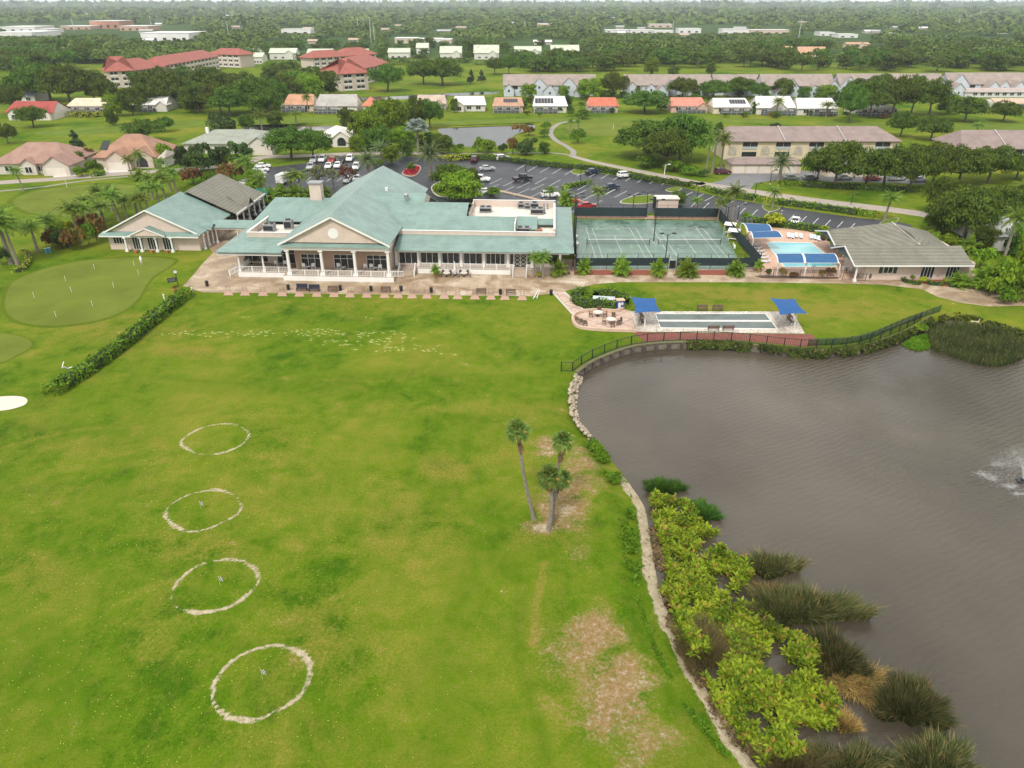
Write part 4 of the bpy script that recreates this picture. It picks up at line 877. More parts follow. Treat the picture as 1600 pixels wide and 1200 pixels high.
TREES=[
('oak',80,158,92,92,'broad dark oak left of the red-roofed flats, largest at the upper left'),('oak',148,158,62,104,'dark oak between the largest oak and the red-roofed flats'),
('bright',184,181,38,143,'light green tree right of the cream-roofed villa'),('round',208,180,42,133,'feathery green tree just left of the white villa by the fairway'),
('oak',53,199,50,161,'dark spreading tree in front of the red-roofed villa'),('oak',13,225,34,188,'dark round tree at the left edge beyond the pink-roofed house'),
('conifer',121,236,30,201,'small pointed green tree between the pink and the orange-roofed house'),('oak',228,222,66,182,'round oak behind the orange-roofed house with solar panel'),
('magnolia',347,212,52,176,'dark olive tree behind the grey-green hipped roof'),('oak',252,152,80,99,'spreading oak in front of the left red-roofed flats'),
('oak',345,178,62,122,'dark oak left of the darkest pair before the orange villa'),('oak',397,176,74,111,'big dark oak beside the orange-roofed villa with screen cage'),
('oak',430,170,54,118,'dark oak directly behind the orange-roofed villa'),('oak',465,150,62,108,'dark oak left of the right red-roofed flats'),('round',515,148,46,108,'dense tree touching the left end of the right red-roofed flats'),
('oak',606,143,60,94,'round-headed oak in front of the right red-roofed flats'),('oak',662,132,52,88,'left oak of the clump on the fairway mid-picture'),('oak',692,133,70,86,'right oak of the clump on the fairway mid-picture'),
('conifer',736,131,17,107,'left of two small dark cone trees on the fairway'),('conifer',752,129,18,108,'right of two small dark cone trees on the fairway'),('oak',773,116,30,86,'slim oak on the fairway right of the cone trees'),('oak',795,116,30,84,'wide oak on the fairway at picture centre top'),
('bright',575,226,62,168,'bright green tree behind the car park, left of the silver palm'),('bright',612,216,66,150,'tall bright green tree beside the silver palm'),('round',548,205,40,168,'green tree right of the white arched-window house'),('round',648,205,44,150,'dark green tree left above the pond'),('oak',672,200,46,150,'dark tree at the left end of the pond'),('bright',630,230,44,196,'low olive tree under the silver palm'),('round',692,240,40,208,'green tree at the near left corner of the pond'),
('silver',654,239,34,187,'silver-blue fan palm behind the clubhouse roof'),('oak',455,248,80,193,'broad oak over the left car park, left half'),('oak',490,250,64,196,'broad oak over the left car park, right half'),
('queen',411,210,22,170,'tall palm left of the white arched-window house'),('queen',463,194,20,172,'short palm by the canal'),('queen',482,178,17,143,'palm between the orange and grey villas'),('queen',547,166,15,145,'palm beside the grey villa gable'),
('bright',827,154,32,129,'bright round tree before the leftmost grey townhouses'),('bright',919,155,48,120,'yellow-green round tree before the first townhouse block'),('oak',958,152,54,109,'dark tree in the gap between the first two townhouse blocks'),('oak',1066,154,50,117,'dark round tree before the second townhouse block'),
('bright',1017,117,26,87,'pale yellow-green tree on the fairway behind the townhouses'),('round',1110,116,18,96,'small lone tree on the fairway behind the townhouses'),('oak',1115,154,54,122,'dark tree left of the palms before the third townhouse block'),('oak',1155,152,54,117,'dark tree right behind the white solar-roof villa'),
('oak',1008,176,78,138,'dense dark tree between the red and the coral-roofed villas'),('oak',1012,246,110,182,'left half of the huge oak beside the fairway'),('oak',1062,252,100,171,'right half of the huge oak beside the fairway'),('oak',1040,262,80,196,'low front limb tree of the huge oak group'),
('round',1222,152,42,121,'round tree before the fourth townhouse block'),('bright',1290,154,36,131,'light feathery tree right of the fourth townhouse gables'),('oak',1325,192,48,124,'dark oak beside the rightmost white villa'),('oak',1358,184,62,118,'second big oak right of the white villas'),('oak',1392,182,70,112,'tallest oak of the group right of the villas'),('oak',1422,180,62,111,'fourth big oak of the group before the townhouses'),('oak',1452,180,60,115,'fifth oak of the group before the townhouses'),('bright',1480,178,38,144,'bright green tree closing the oak group on the right'),
('oak',1406,214,48,168,'round oak on the fairway under the group'),('oak',1454,219,58,177,'dark leaning oak on the fairway behind the brown condo roofs'),('oak',1519,142,48,111,'umbrella-shaped tree before the last townhouse block'),('oak',1507,190,62,147,'dark oak left of two on the far right fairway'),('oak',1567,190,50,154,'dark oak right of two on the far right fairway'),
('queen',1212,182,22,150,'palm in front of the white caged villa'),('queen',1290,183,30,157,'palm in front of the rightmost white villa'),('queen',1525,212,22,190,'palm behind the right-edge brown roof'),('darkbush',1210,201,22,190,'dark shrub behind the brown condo roof ridge'),
('oak',1275,284,54,228,'dark tree at the left start of the oak row before the condos'),('oak',1303,294,92,213,'first large oak of the row before the brown-roofed condos'),('oak',1352,290,60,226,'second oak of the row before the condos'),('oak',1380,295,84,219,'third oak of the row before the condos'),('oak',1420,300,74,220,'fourth oak of the row, beside the parked silver car'),('oak',1455,294,74,217,'fifth oak of the row before the condos'),('oak',1497,290,84,221,'sixth oak of the row before the condos'),('oak',1542,286,84,221,'seventh oak of the row before the condos'),('oak',1588,280,64,234,'last oak of the row at the right edge'),
('oak',1470,336,66,272,'dark tree over the car park exit, left one'),('oak',1505,375,112,285,'very large dark tree behind the pool house'),('oak',1548,352,74,284,'dark tree right of the very large one'),('round',1470,362,62,306,'rounded dark tree behind the satellite dish'),
('bright',1600,452,64,338,'bright tall shrubby tree at the right edge'),('brightbush',1572,462,60,392,'tropical green shrub mass at the right edge'),('areca',1550,452,44,400,'clumping palm beside the path end'),('areca',1590,468,40,416,'clumping palm lowest at the right edge'),('brightbush',1530,420,40,378,'shrub right behind the pool house gable'),
('queen',1565,414,40,320,'tall leaning palm right of the pool house'),('queen',1586,336,34,280,'palm near the grey house at the right edge'),('queen',1381,346,34,298,'palm on the planted island behind the pool house'),
('brightbush',1452,384,30,357,'palmlike shrub right of the satellite dish'),('brightbush',1484,386,30,362,'second shrub right of the satellite dish'),('areca',1512,396,30,364,'clump palm right of the dish shrubs'),('areca',1535,448,46,412,'dark clump palm beside the end wall of the pool house'),
('queen',1102,274,22,203,'tall palm with thin trunk left of the condos'),('sabalp',1112,272,20,193,'tallest fan palm beside the huge oak'),('queen',1126,266,28,201,'tall palm touching the condo roof corner'),('date',1217,283,40,238,'stout date palm in front of the condo garages'),
('queen',1206,328,26,290,'small palm in the hedge above the pool'),('queen',1143,346,32,286,'palm between the hedge and the tennis court corner'),('queen',1089,331,22,307,'palm behind the tennis back fence'),('queen',1121,346,22,306,'left of two slim palms at the tennis court corner'),('queen',1133,340,16,305,'right of two slim palms at the tennis court corner'),('round',1057,320,32,298,'small round tree beside the tennis pavilion'),('yellowbush',1212,354,38,331,'yellow-green bush beside the white car at the pool'),
('queen',859,316,24,290,'palm in the car park left of the silver one'),('queen',933,330,30,289,'palm right of the red cars'),('areca',884,322,26,292,'bushy palm hiding an orange car'),('oak',705,296,68,251,'reddish-topped round tree in the car park island'),('bright',718,314,84,268,'big green spreading tree against the clubhouse roof'),
('date',673,276,48,223,'large date palm right of the roof apex'),('date',577,284,38,234,'date palm left of the roof apex'),('date',597,252,36,221,'date palm behind the one left of the roof apex'),
('brightbush',748,238,26,212,'bright bush at the near pond bank'),('brightbush',762,240,30,216,'second bright bush at the near pond bank'),('darkbush',785,240,20,221,'small dark shrub at the near pond bank'),('croton',801,241,22,212,'reddish-brown shrub at the pond end'),('magnolia',823,242,36,213,'pale flowering round tree behind the car park hedge'),('round',850,241,20,220,'small loose tree at the fork of the cart path'),
('bush',852,203,20,189,'upper of two round shrubs left of the cart path bend'),('bush',850,214,20,201,'lower of two round shrubs left of the cart path bend'),('bush',902,224,30,198,'round clipped shrub right of the cart path bend'),('queen',891,208,12,184,'slim palm above the clipped shrub'),('queen',904,205,14,185,'slim palm right behind the clipped shrub'),('bush',910,186,30,170,'low shrub before the red-roofed villa'),('queen',908,183,18,156,'palm before the red-roofed villa'),
('myrtle',498,292,32,256,'white-flowering crape myrtle among the parked cars, left'),('myrtle',521,288,28,261,'pale crape myrtle among the parked cars, middle'),('redmyrtle',545,286,30,255,'red crape myrtle among the parked cars'),
('queen',472,308,36,262,'palm left of the clubhouse chimney'),('areca',440,314,34,283,'clump palm at the left behind the clubhouse roof'),('areca',462,312,32,285,'clump palm second behind the clubhouse roof'),('areca',486,311,30,286,'clump palm beside the chimney'),('queen',388,292,36,240,'palm beside the row of white parked cars'),
('croton',366,288,52,248,'reddish green bushy tree behind the cart barn'),('magnolia',290,264,32,222,'leftmost of four dark magnolias across the road'),('magnolia',318,268,48,219,'widest of four dark magnolias across the road'),('magnolia',346,264,34,224,'third of four dark magnolias across the road'),('magnolia',378,262,46,217,'rightmost of four dark magnolias across the road'),('croton',302,288,44,260,'reddish shrub at the road before the magnolias'),
('queen',207,279,18,240,'left of two palms before the orange-roofed house'),('queen',222,279,24,233,'right of two palms before the orange-roofed house'),('queen',252,277,22,245,'palm at the road right of the orange-roofed house'),('queen',37,299,22,257,'lone palm at the left beside the far green'),
('queen',158,342,28,285,'leaning palm rising above the shrub border'),('queen',187,345,38,291,'feathery palm in the middle of the palm row'),('queen',199,344,24,304,'short palm in the middle of the palm row'),('queen',215,336,34,299,'palm directly left above the pavilion roof'),('queen',239,312,30,268,'palm of the upper row behind the pavilion'),('queen',259,316,34,266,'palm second in the upper row behind the pavilion'),('queen',277,304,30,260,'palm last in the upper row next to the olive roof'),('queen',231,328,30,284,'palm below the upper row behind the pavilion'),('queen',250,326,30,284,'palm touching the teal pavilion roof ridge'),
('queen',126,376,38,312,'palm at the front of the shrub border'),('queen',143,372,32,311,'second palm at the front of the shrub border'),('queen',166,356,40,310,'palm above the red croton shrubs'),('queen',18,412,62,322,'largest palm at the left edge in the yellow ring'),('queen',28,414,46,332,'second palm in the yellow ring at the left edge'),('queen',60,395,42,340,'leaning palm right of the yellow ring'),('queen',80,380,40,332,'palm at the left end of the shrub border'),
('darkbush',4,414,34,381,'dense dark shrub cut by the left edge'),('areca',102,384,34,342,'yellowish clump palm in the shrub border'),
('bush',125,262,34,234,'round bush beside the white driveway'),('bush',128,276,26,258,'small clipped bush at the driveway edge'),('croton',142,256,22,227,'dark red shrub beside the orange-roofed house'),('bush',150,272,30,248,'bush left of the second driveway'),('croton',75,268,24,250,'red shrub beside the pink house door'),('bush',8,268,26,250,'green shrub at the left corner of the pink house'),('brightbush',262,256,30,218,'light palmlike shrub at the orange house corner'),('bush',240,252,24,232,'bush under the arched window of the orange house'),('areca',220,282,24,262,'low clump palm at the road side'),
('queen',848,436,26,390,'right of two slender palms at the clubhouse steps'),('queen',834,434,24,392,'left of two slender palms at the clubhouse steps'),('areca',872,430,28,400,'fountain-shaped palm bush at the clubhouse corner'),('yellowbush',843,434,10,424,'tiny yellow shrub by the steps'),
('areca',912,428,24,400,'first round palm bush before the tennis screen, leftmost'),('areca',971,430,30,397,'second round palm bush before the tennis screen'),('areca',1028,430,26,400,'third round palm bush, beside the court gate'),('areca',1073,431,36,403,'fourth and widest palm bush before the tennis screen'),('areca',1149,430,30,403,'last palm bush before the tennis screen, nearest the pool'),
('areca',1498,447,36,424,'palm bush in the bed before the pool house'),('bush',1422,436,16,426,'left clipped dome shrub before the pool house'),('bush',1463,435,17,423,'right clipped dome shrub before the pool house'),('yellowbush',1440,441,14,431,'yellow shrub between the clipped domes'),('yellowbush',1476,443,9,434,'small yellow shrub right of the clipped domes'),
('croton',1222,432,16,418,'dark red shrub left in the pool fence bed'),('croton',1240,433,18,425,'low red shrub in the pool fence bed'),('croton',1284,432,14,420,'dark red shrub right of the life ring'),('croton',1297,431,18,416,'tallest dark red shrub at the pool fence end'),('darkbush',1200,432,12,418,'green shrub beside the red pot at the pool'),
('bush',1285,372,34,362,'green shrub behind the sun loungers, right'),('yellowbush',1287,362,18,352,'yellow-topped shrub behind the sun loungers'),('darkbush',1300,384,26,362,'dark shrub at the pool house corner'),('croton',1286,376,12,364,'orange bromeliad shrub by the sun loungers'),('brightbush',1164,342,16,330,'light shrub at the tennis fence top corner'),
('oak',270,168,70,108,'dark oak in the mass between left flats and villas, under the flats roof'),('oak',312,176,58,122,'oak left of the darkest group, behind the pinkish villa'),('oak',112,166,80,94,'wide dark oak right of the largest upper-left oak'),('oak',45,158,60,100,'dark oak left of the largest upper-left oak'),('oak',165,164,50,118,'lower dark oak above the cream-roofed villa'),
('round',232,172,40,128,'green tree above the white villa'),('oak',360,182,60,130,'low wide dark oak right of the pinkish villa'),('oak',418,182,56,132,'low dark oak left of the orange-roofed villa'),('oak',445,160,60,112,'dark oak in front of the grove between the flats'),('bright',486,156,48,112,'greener tree in front of the grove between the flats'),('oak',505,152,44,104,'dark tree left beside the right red flats gable'),
('oak',330,150,60,98,'oak behind the dark group, before the flats'),('round',290,140,40,104,'palmlike green tree before the middle of the left flats'),('oak',380,150,56,108,'oak between the left flats and the dark group'),
('queen',176,330,34,286,'palm filling the gap above the croton shrubs'),('queen',148,350,34,300,'palm left in the middle of the shrub border'),('queen',225,345,32,298,'palm close behind the left slope of the pavilion roof'),('queen',268,300,30,256,'palm between the red shrubs and the magnolias'),
('bright',400,300,34,262,'light green bushy tree between cart barn and left cars'),('queen',412,312,30,270,'palm between the cart barn and the left cars'),('areca',425,318,34,290,'low clump palm right of the green awning'),('queen',455,306,32,266,'palm left of the clump palms behind the clubhouse'),('areca',508,306,24,288,'clump palm right of the chimney'),
('bush',330,286,30,266,'rounded shrub between the magnolias and the road'),('bush',262,284,26,266,'shrub by the road before the leftmost magnolia'),('bush',590,262,24,246,'shrub between the date palms and the road'),('bright',612,256,30,226,'light tree beyond the date palms at the road'),('round',636,246,30,214,'round tree left of the silver palm foot'),
('bush',1010,262,44,242,'shrubs under the left part of the huge oak'),('bush',1052,268,40,248,'shrubs under the right part of the huge oak'),('bush',1078,274,34,258,'low clipped shrubs left of the tall palms'),('darkbush',1098,277,20,262,'dark shrub at the foot of the tall palms'),
('round',735,296,40,262,'second green tree on the car park island'),('bush',690,300,30,284,'shrub at the left foot of the car park island trees'),('bush',770,306,30,292,'low shrub below the white saloon'),
('oak',20,176,50,128,'dark oak at the left edge above the blue-grey house'),('round',178,196,22,166,'small tree on the fairway before the cream villa'),('round',70,246,26,222,'shrubby tree behind the pink-roofed house'),('oak',258,206,34,180,'dark tree right behind the orange-roofed house'),('round',430,196,30,172,'tree at the canal behind the grey-green house'),('round',388,202,34,176,'dark tree between canal and magnolias'),
('round',590,236,50,196,'round green tree low behind the date palms'),('bright',556,238,22,212,'small bright tree beside the arched-window house'),('oak',600,190,46,150,'dark tree top behind the bright trees'),('round',668,236,40,206,'olive tree between silver palm and pond'),
('croton',812,206,34,192,'brown-leaved shrubs at the right end of the pond'),('croton',826,212,26,196,'reddish-brown shrub right of the pond end'),
('oak',1575,342,70,290,'dark tree above the grey house at the right edge'),('round',1532,392,44,350,'leafy tree right behind the pool house end'),('round',1590,400,60,350,'dense green tree before the grey house at the right edge'),('brightbush',1545,462,40,424,'lower shrub of the tropical mass, left part'),('bush',1568,474,36,446,'dark shrub at the foot of the tropical mass'),
('bright',880,152,20,132,'small light tree between townhouse gables'),('oak',1185,156,34,126,'dark tree between third and fourth townhouse blocks'),('round',1255,156,24,134,'small tree before the fourth townhouse block right of the round tree'),('oak',1340,160,54,118,'dark oak before the left end of the fifth townhouse block'),('oak',1375,150,50,112,'dark oak before the middle of the fifth townhouse block'),
('round',1085,160,20,146,'little tree behind the coral roof'),('conifer',658,180,18,152,'dark narrow tree beside the tan villa'),('round',710,176,14,152,'small tree left of the white villa porch'),('round',1178,178,14,158,'small tree between two white villas'),('bright',300,175,26,150,'little tree at the pinkish villa'),('round',1052,118,22,104,'low dark tree behind the second townhouse block'),
]
for a in TREES: plant(*a)
# croton border around the palms at the left
cg='mixed shrubs of the palm border'
for k,(px,py,wd,tp,kd) in enumerate([(82,388,28,355,'croton'),(95,390,30,352,'darkbush'),(112,392,30,356,'croton'),(126,388,28,350,'croton'),(140,384,28,345,'bush'),(152,378,28,338,'croton'),(162,370,28,335,'croton'),(86,372,26,342,'bush'),(108,374,30,340,'yellowbush'),(132,366,30,335,'croton'),(100,388,18,370,'croton'),(150,362,28,330,'croton')]):
    plant(kd,px,py,wd,tp,'mixed red and green croton shrub crowded under the palms by the putting green',cg)
# belts of single trees
def belt(n,kinds,x0,x1,b0,b1,w0,w1,h0,h1,label,group,poly=None):
    k=0
    while k<n:
        px=rnd.uniform(x0,x1); by=rnd.uniform(b0,b1)
        if poly and not poly(px,by): continue
        x,y=G(px,by); plant_at(rnd.choice(kinds),x,y,rnd.uniform(w0,w1),rnd.uniform(h0,h1),label,group); k+=1
belt(60,['oakfar','roundfar','roundfar','oakfar'],-20,200,82,128,16,26,11,16,'dark tree in the wood at the upper left, behind the largest oak','trees of the upper left wood',lambda x,y:not(155<x<210) and y<118-.12*abs(x-40))
belt(40,['oakfar','roundfar'],150,470,74,88,14,20,9,12,'tree in the belt between the white store and the left red-roofed flats','trees before the white store')
belt(12,['oakfar','oak'],100,180,92,100,16,22,10,13,'tree at the back of the small fairway left of the red-roofed flats','trees behind the left fairway')
belt(12,['oakfar','roundfar'],190,470,112,140,12,16,7,10,'tree planted among the left red-roofed flats and their car park','trees round the left red flats',lambda x,y: y>92+.1*(x-190)+18 or x>400)
belt(46,['oakfar','roundfar','roundfar'],380,940,72,84,13,20,8,12,'tree behind the pale green roofs of the distant flats','trees behind the pale green roofs')
belt(22,['roundfar','oakfar'],400,930,88,98,9,13,6,9,'small tree in front of the pale green roofs of the distant flats','trees before the pale green roofs',lambda x,y:min(abs(x-c) for c in (447,500,560,623,705,760,832,885))>18)
belt(34,['oakfar','oak','roundfar'],800,960,96,114,14,22,9,13,'tree of the grove behind the first townhouse block','grove behind the first townhouse block')
belt(84,['oakfar','roundfar','oakfar'],930,1230,80,106,15,24,10,15,'dark tree in the wood behind the middle townhouse roofs','wood behind the middle townhouses')
belt(120,['oakfar','roundfar','oakfar','roundfar'],1200,1640,76,114,15,24,10,15,'tree in the wood behind the right townhouse roofs, among tan-roofed houses','wood behind the right townhouses',lambda x,y: y<112 and not any(abs(x-c)<w_ and b-3<y<b+9 for c,w_,b in ((1226,12,92),(1268,24,92),(1340,20,76),(1393,14,88))))
belt(14,['bush','darkbush'],815,960,170,182,3.2,4.6,1.8,3,'garden shrub along the back of the fairway villas','garden shrubs of the villas')
belt(14,['bush','darkbush','croton'],1100,1420,176,186,3.2,4.6,1.8,3,'garden shrub in front of the white villas right of the huge oak','garden shrubs of the right villas')
belt(12,['bush','darkbush','round'],780,1300,150,156,4,6,2.5,4.5,'shrub at the foot of the grey townhouses','shrubs of the townhouses')
belt(10,['queen'],820,1320,150,157,4,5,5,7,'small palm at the foot of the grey townhouses','palms of the townhouses')
belt(12,['oak','round'],270,440,140,172,9,13,6,9,'tree among the villas left of the orange-roofed villa','trees among the left villas')
belt(12,['bush','brightbush'],690,860,232,240,2.5,4,1.2,2.2,'low shrub along the near bank of the pond','shrubs on the near pond bank')
belt(10,['round','oak','conifer'],815,1320,158,172,5,7,4,6,'small garden tree between the fairway villas and the townhouses','garden trees of the villas',lambda x,y:not any(abs(x-c)<26 for c in (859,941,1074,1142,1210,1275)))
belt(14,['round','roundfar','bright'],420,560,100,140,10,15,7,10,'tree of the grove between the two red-roofed blocks of flats','grove between the red flats',lambda x,y: x<480 or y>118)
belt(10,['round','bush','bright'],540,700,228,238,4,7,3,5,'low tree on the strip between road and pond','trees between road and pond')
belt(16,['queen'],395,560,176,192,5,6,6,8,'palm along the canal behind the fairway villas','palms along the canal') if False else None
rz_=random.Random(99); FARR=[]
for _ in range(34):
    a_=rz_.uniform(20,1580); b_=rz_.choice([rz_.uniform(20,34),rz_.uniform(34,50),rz_.uniform(50,70)]); w__=rz_.uniform(9,22)*(b_/50); FARR.append((a_,a_+w__,b_,b_-max(2.5,b_*.09)))
# ---- distant woods, one mass
BUILD_RECTS=[(0,38,82,58),(92,33,190,56),(188,46,300,66),(60,40,300,50),(420,66,465,96),(478,66,522,96),(540,66,580,92),(604,66,645,92),(646,60,672,92),(684,66,726,92),(738,66,778,96),(800,64,850,92),(855,64,905,92),(615,56,705,70),(945,42,1055,54),(1060,40,1170,54),(1198,42,1232,54),(1275,50,1345,62),(440,44,490,54),(1215,66,1242,96),(1244,62,1292,96),(1318,62,1362,84),(1380,74,1412,92)]+[(a,d,b,c+.8) for a,b,c,d in FARR]
def wood():
    rs=np.random.RandomState(3); Vs=[]
    def proj(x,y,z):
        dep=y*ct-(z-CH)*st; up=(z-CH)*ct+y*st; return 800+CF*x/dep, 600-CF*up/dep
    bands=[(640,1000,24,14,11,240,.085),(1000,1700,40,18,11.5,110,.125),(1700,3200,80,30,12.5,34,.26),(3200,6500,190,60,14,20,.34),(6500,15000,700,150,18,12,.45)]
    for y0,y1,dy,dx,hh,nl,ls in bands:
        y=y0
        while y<y1:
            half=y*.80+60; n=int(2*half/dx)
            for i in range(n):
                cx=-half+(i+rs.uniform(0,1))*dx; cy=y+rs.uniform(-.5,.5)*dy
                if mnoise.noise(Vector((cx/420,cy/900,0)))<-.30 and cy<5000: continue
                r=dx*rs.uniform(.5,.85); h=hh*rs.uniform(.65,1.25)
                qx,qt=proj(cx,cy,h); _,qb=proj(cx,cy,0)
                rp=CF*r/(cy*ct+20)
                if qx<-60 or qx>1660: continue
                bad=[d_ for a,b,c_,d_ in BUILD_RECTS if a-rp*.8<qx<c_+rp*.8 and qb>b-1 and qt<d_-1.5]
                if bad:
                    k_=(qb-max(bad)+1.2)/(qb-qt)
                    if k_<.16: continue
                    h*=min(1,k_)
                d=rs.normal(size=(nl,3)); d/=np.linalg.norm(d,axis=1,keepdims=True); d[:,2]=np.abs(d[:,2])
                lump=1+.25*np.sin(d[:,0]*5+rs.uniform(0,6))*np.cos(d[:,1]*5+rs.uniform(0,6))
                C=np.array([cx,cy,h*.35])+d*np.array([r,r,h*.65])*(rs.uniform(.75,1.05,nl)*lump)[:,None]
                Vs.append(leafquads(C,d+rs.normal(size=(nl,3))*.4+np.array([0,0,.3]),np.full(nl,r*ls*2.0),rs,1.25))
            y+=dy
    V=np.concatenate(Vs); o=npmesh('distant_woods',V,quadF(len(V)//4),L_far)
    tag(o,'dense dark green woods stretching to the horizon','woods',kind='stuff')
L_far=leafmat('far_leaves',(.024,.060,.010),(.165,.235,.036),.1,.0,clump=.022)
wood()
# ---- hedges
def hedge(name,label,cat,pts,w_,h_,mat=None,n=6,closed=False,leaf=.28,dens=9,group=None,base=0):
    mat=mat or L_hedge
    P=spline(pts,n,closed) if n>1 else list(pts)
    if closed: P=P+[P[0]]
    L=sum(math.dist(P[i],P[i+1]) for i in range(len(P)-1)); per=w_+2*h_
    N_=int(L*per*dens); rs=np.random.RandomState(int(L*10)%1000); seg=np.array([math.dist(P[i],P[i+1]) for i in range(len(P)-1)]); cum=np.concatenate([[0],np.cumsum(seg)])
    s=rs.uniform(0,L,N_); idx=np.clip(np.searchsorted(cum,s)-1,0,len(seg)-1); t=(s-cum[idx])/np.maximum(seg[idx],1e-6)
    A=np.array(P); a=A[idx]; b=A[idx+1]; c=a+(b-a)*t[:,None]; d=(b-a)/np.maximum(np.linalg.norm(b-a,axis=1,keepdims=True),1e-6); nn=np.stack([-d[:,1],d[:,0]],1)
    u=rs.uniform(0,per,N_); lump=np.array([mnoise.noise(Vector((q[0]*.7,q[1]*.7,0))) for q in c])*.22+1+np.array([mnoise.noise(Vector((q[0]*2.1,q[1]*2.1,4))) for q in c])*.16
    off=np.where(u<h_,-w_/2,np.where(u<h_+w_,u-h_-w_/2,w_/2)); z=np.where(u<h_,u,np.where(u<h_+w_,h_,per-u))
    off=off*lump; z=z*lump
    nx=np.where(u<h_,-1,np.where(u<h_+w_,0,1)); nz=np.where((u>=h_)&(u<h_+w_),1,.15)
    C=np.stack([c[:,0]+nn[:,0]*off,c[:,1]+nn[:,1]*off,z+base],1)+rs.normal(size=(N_,3))*.07
    Nn=np.stack([nn[:,0]*nx,nn[:,1]*nx,nz],1)+rs.normal(size=(N_,3))*.5
    V=leafquads(C,Nn,np.full(N_,leaf),rs); V[:,2]=np.maximum(V[:,2],base+.01)
    # dark woody core
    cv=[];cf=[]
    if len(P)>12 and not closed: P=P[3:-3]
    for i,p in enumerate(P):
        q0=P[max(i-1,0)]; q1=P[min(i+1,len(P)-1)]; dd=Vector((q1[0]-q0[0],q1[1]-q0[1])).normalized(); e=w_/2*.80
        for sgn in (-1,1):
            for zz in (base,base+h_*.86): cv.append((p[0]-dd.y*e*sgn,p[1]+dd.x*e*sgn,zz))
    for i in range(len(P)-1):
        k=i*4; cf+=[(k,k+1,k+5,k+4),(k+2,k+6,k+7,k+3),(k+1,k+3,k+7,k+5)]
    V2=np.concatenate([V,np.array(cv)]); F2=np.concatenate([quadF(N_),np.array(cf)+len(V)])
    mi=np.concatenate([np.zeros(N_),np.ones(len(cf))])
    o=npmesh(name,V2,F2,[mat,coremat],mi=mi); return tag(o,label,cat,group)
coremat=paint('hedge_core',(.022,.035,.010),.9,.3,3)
hedge('hedge','long clipped hedge running diagonally between putting green and range','hedge',GP([(296,460),(250,496),(190,545),(130,588),(78,620)]),1.9,1.35,leaf=.3,dens=16)
hg=[(700,250),(730,249),(770,250),(837,257),(900,264),(937,268),(1000,280),(1056,289),(1088,295)]
hedge('hedge','long hedge between road and car park, left stretch behind the parked cars','hedge',GP(hg),1.7,1.3,dens=7,leaf=.34)
hedge('hedge','hedge between road and car park, from its gap to the small palm','hedge',GP([(1096,297),(1131,305),(1160,310),(1195,316)]),1.7,1.3,dens=7,leaf=.34)
hedge('hedge','hedge between road and car park, rightmost stretch ending at the palm island','hedge',GP([(1200,317),(1240,322),(1300,330),(1369,341)]),1.7,1.3,dens=7,leaf=.34)
hedge('hedge','yellow-green hedge stub at the left end of the car park hedge','hedge',GP([(690,251),(715,250),(733,249)]),1.9,1.5,L_yel,dens=7,leaf=.34)
hedge('hedge','yellow-flowering hedge in front of the cream-roofed villa','hedge',GP([(108,182),(137,183),(168,182)]),3.0,1.9,L_yel,dens=3,leaf=.6)
hedge('hedge','dark hedge along the condo drive under the oak row','hedge',GP([(1216,290),(1300,294),(1380,298),(1440,300)]),1.6,1.3,dens=5,leaf=.4)
hedge('hedge','hedge behind the sun loungers at the pool','hedge',GP([(1160,345),(1200,352),(1250,359),(1295,366)]),1.2,1.5,dens=8,leaf=.3)
hedge('hedge','yellow ring hedge round the palms at the left edge','hedge',GP([(20,424),(34,424),(44,412),(46,400),(38,395),(30,396)]),.9,.7,L_yel,dens=14,leaf=.22)
ush=[(919,464),(903,463),(899,472),(912,479),(940,482),(962,485)]
hedge('hedge','bright boxy hedge round the grey generator, front and left side','hedge',GP(ush),1.4,1.5,dens=16,leaf=.22)
hedge('hedge','bright boxy hedge behind the grey generator','hedge',GP([(927,469),(935,465),(955,465),(975,472),(978,480)]),1.3,1.5,dens=16,leaf=.22)
for i,(a,b_) in enumerate((((1410,437),(1436,443)),((1449,441),(1472,444)),((1481,444),(1507,447)))):
    m_=((a[0]+b_[0])/2,(a[1]+b_[1])/2+3)
    hedge('hedge',['left','middle','right'][i]+' of three low curved hedges in the bed before the pool house','hedge',GP([a,(a[0]+4,a[1]+4),m_,(b_[0]-2,b_[1]+2),b_]),.7,.6,dens=18,leaf=.18)
hedge('hedge','low foundation hedge at the road before the orange-roofed house','hedge',GP([(143,276),(155,275),(166,274)]),1.6,1.1,dens=6,leaf=.4)
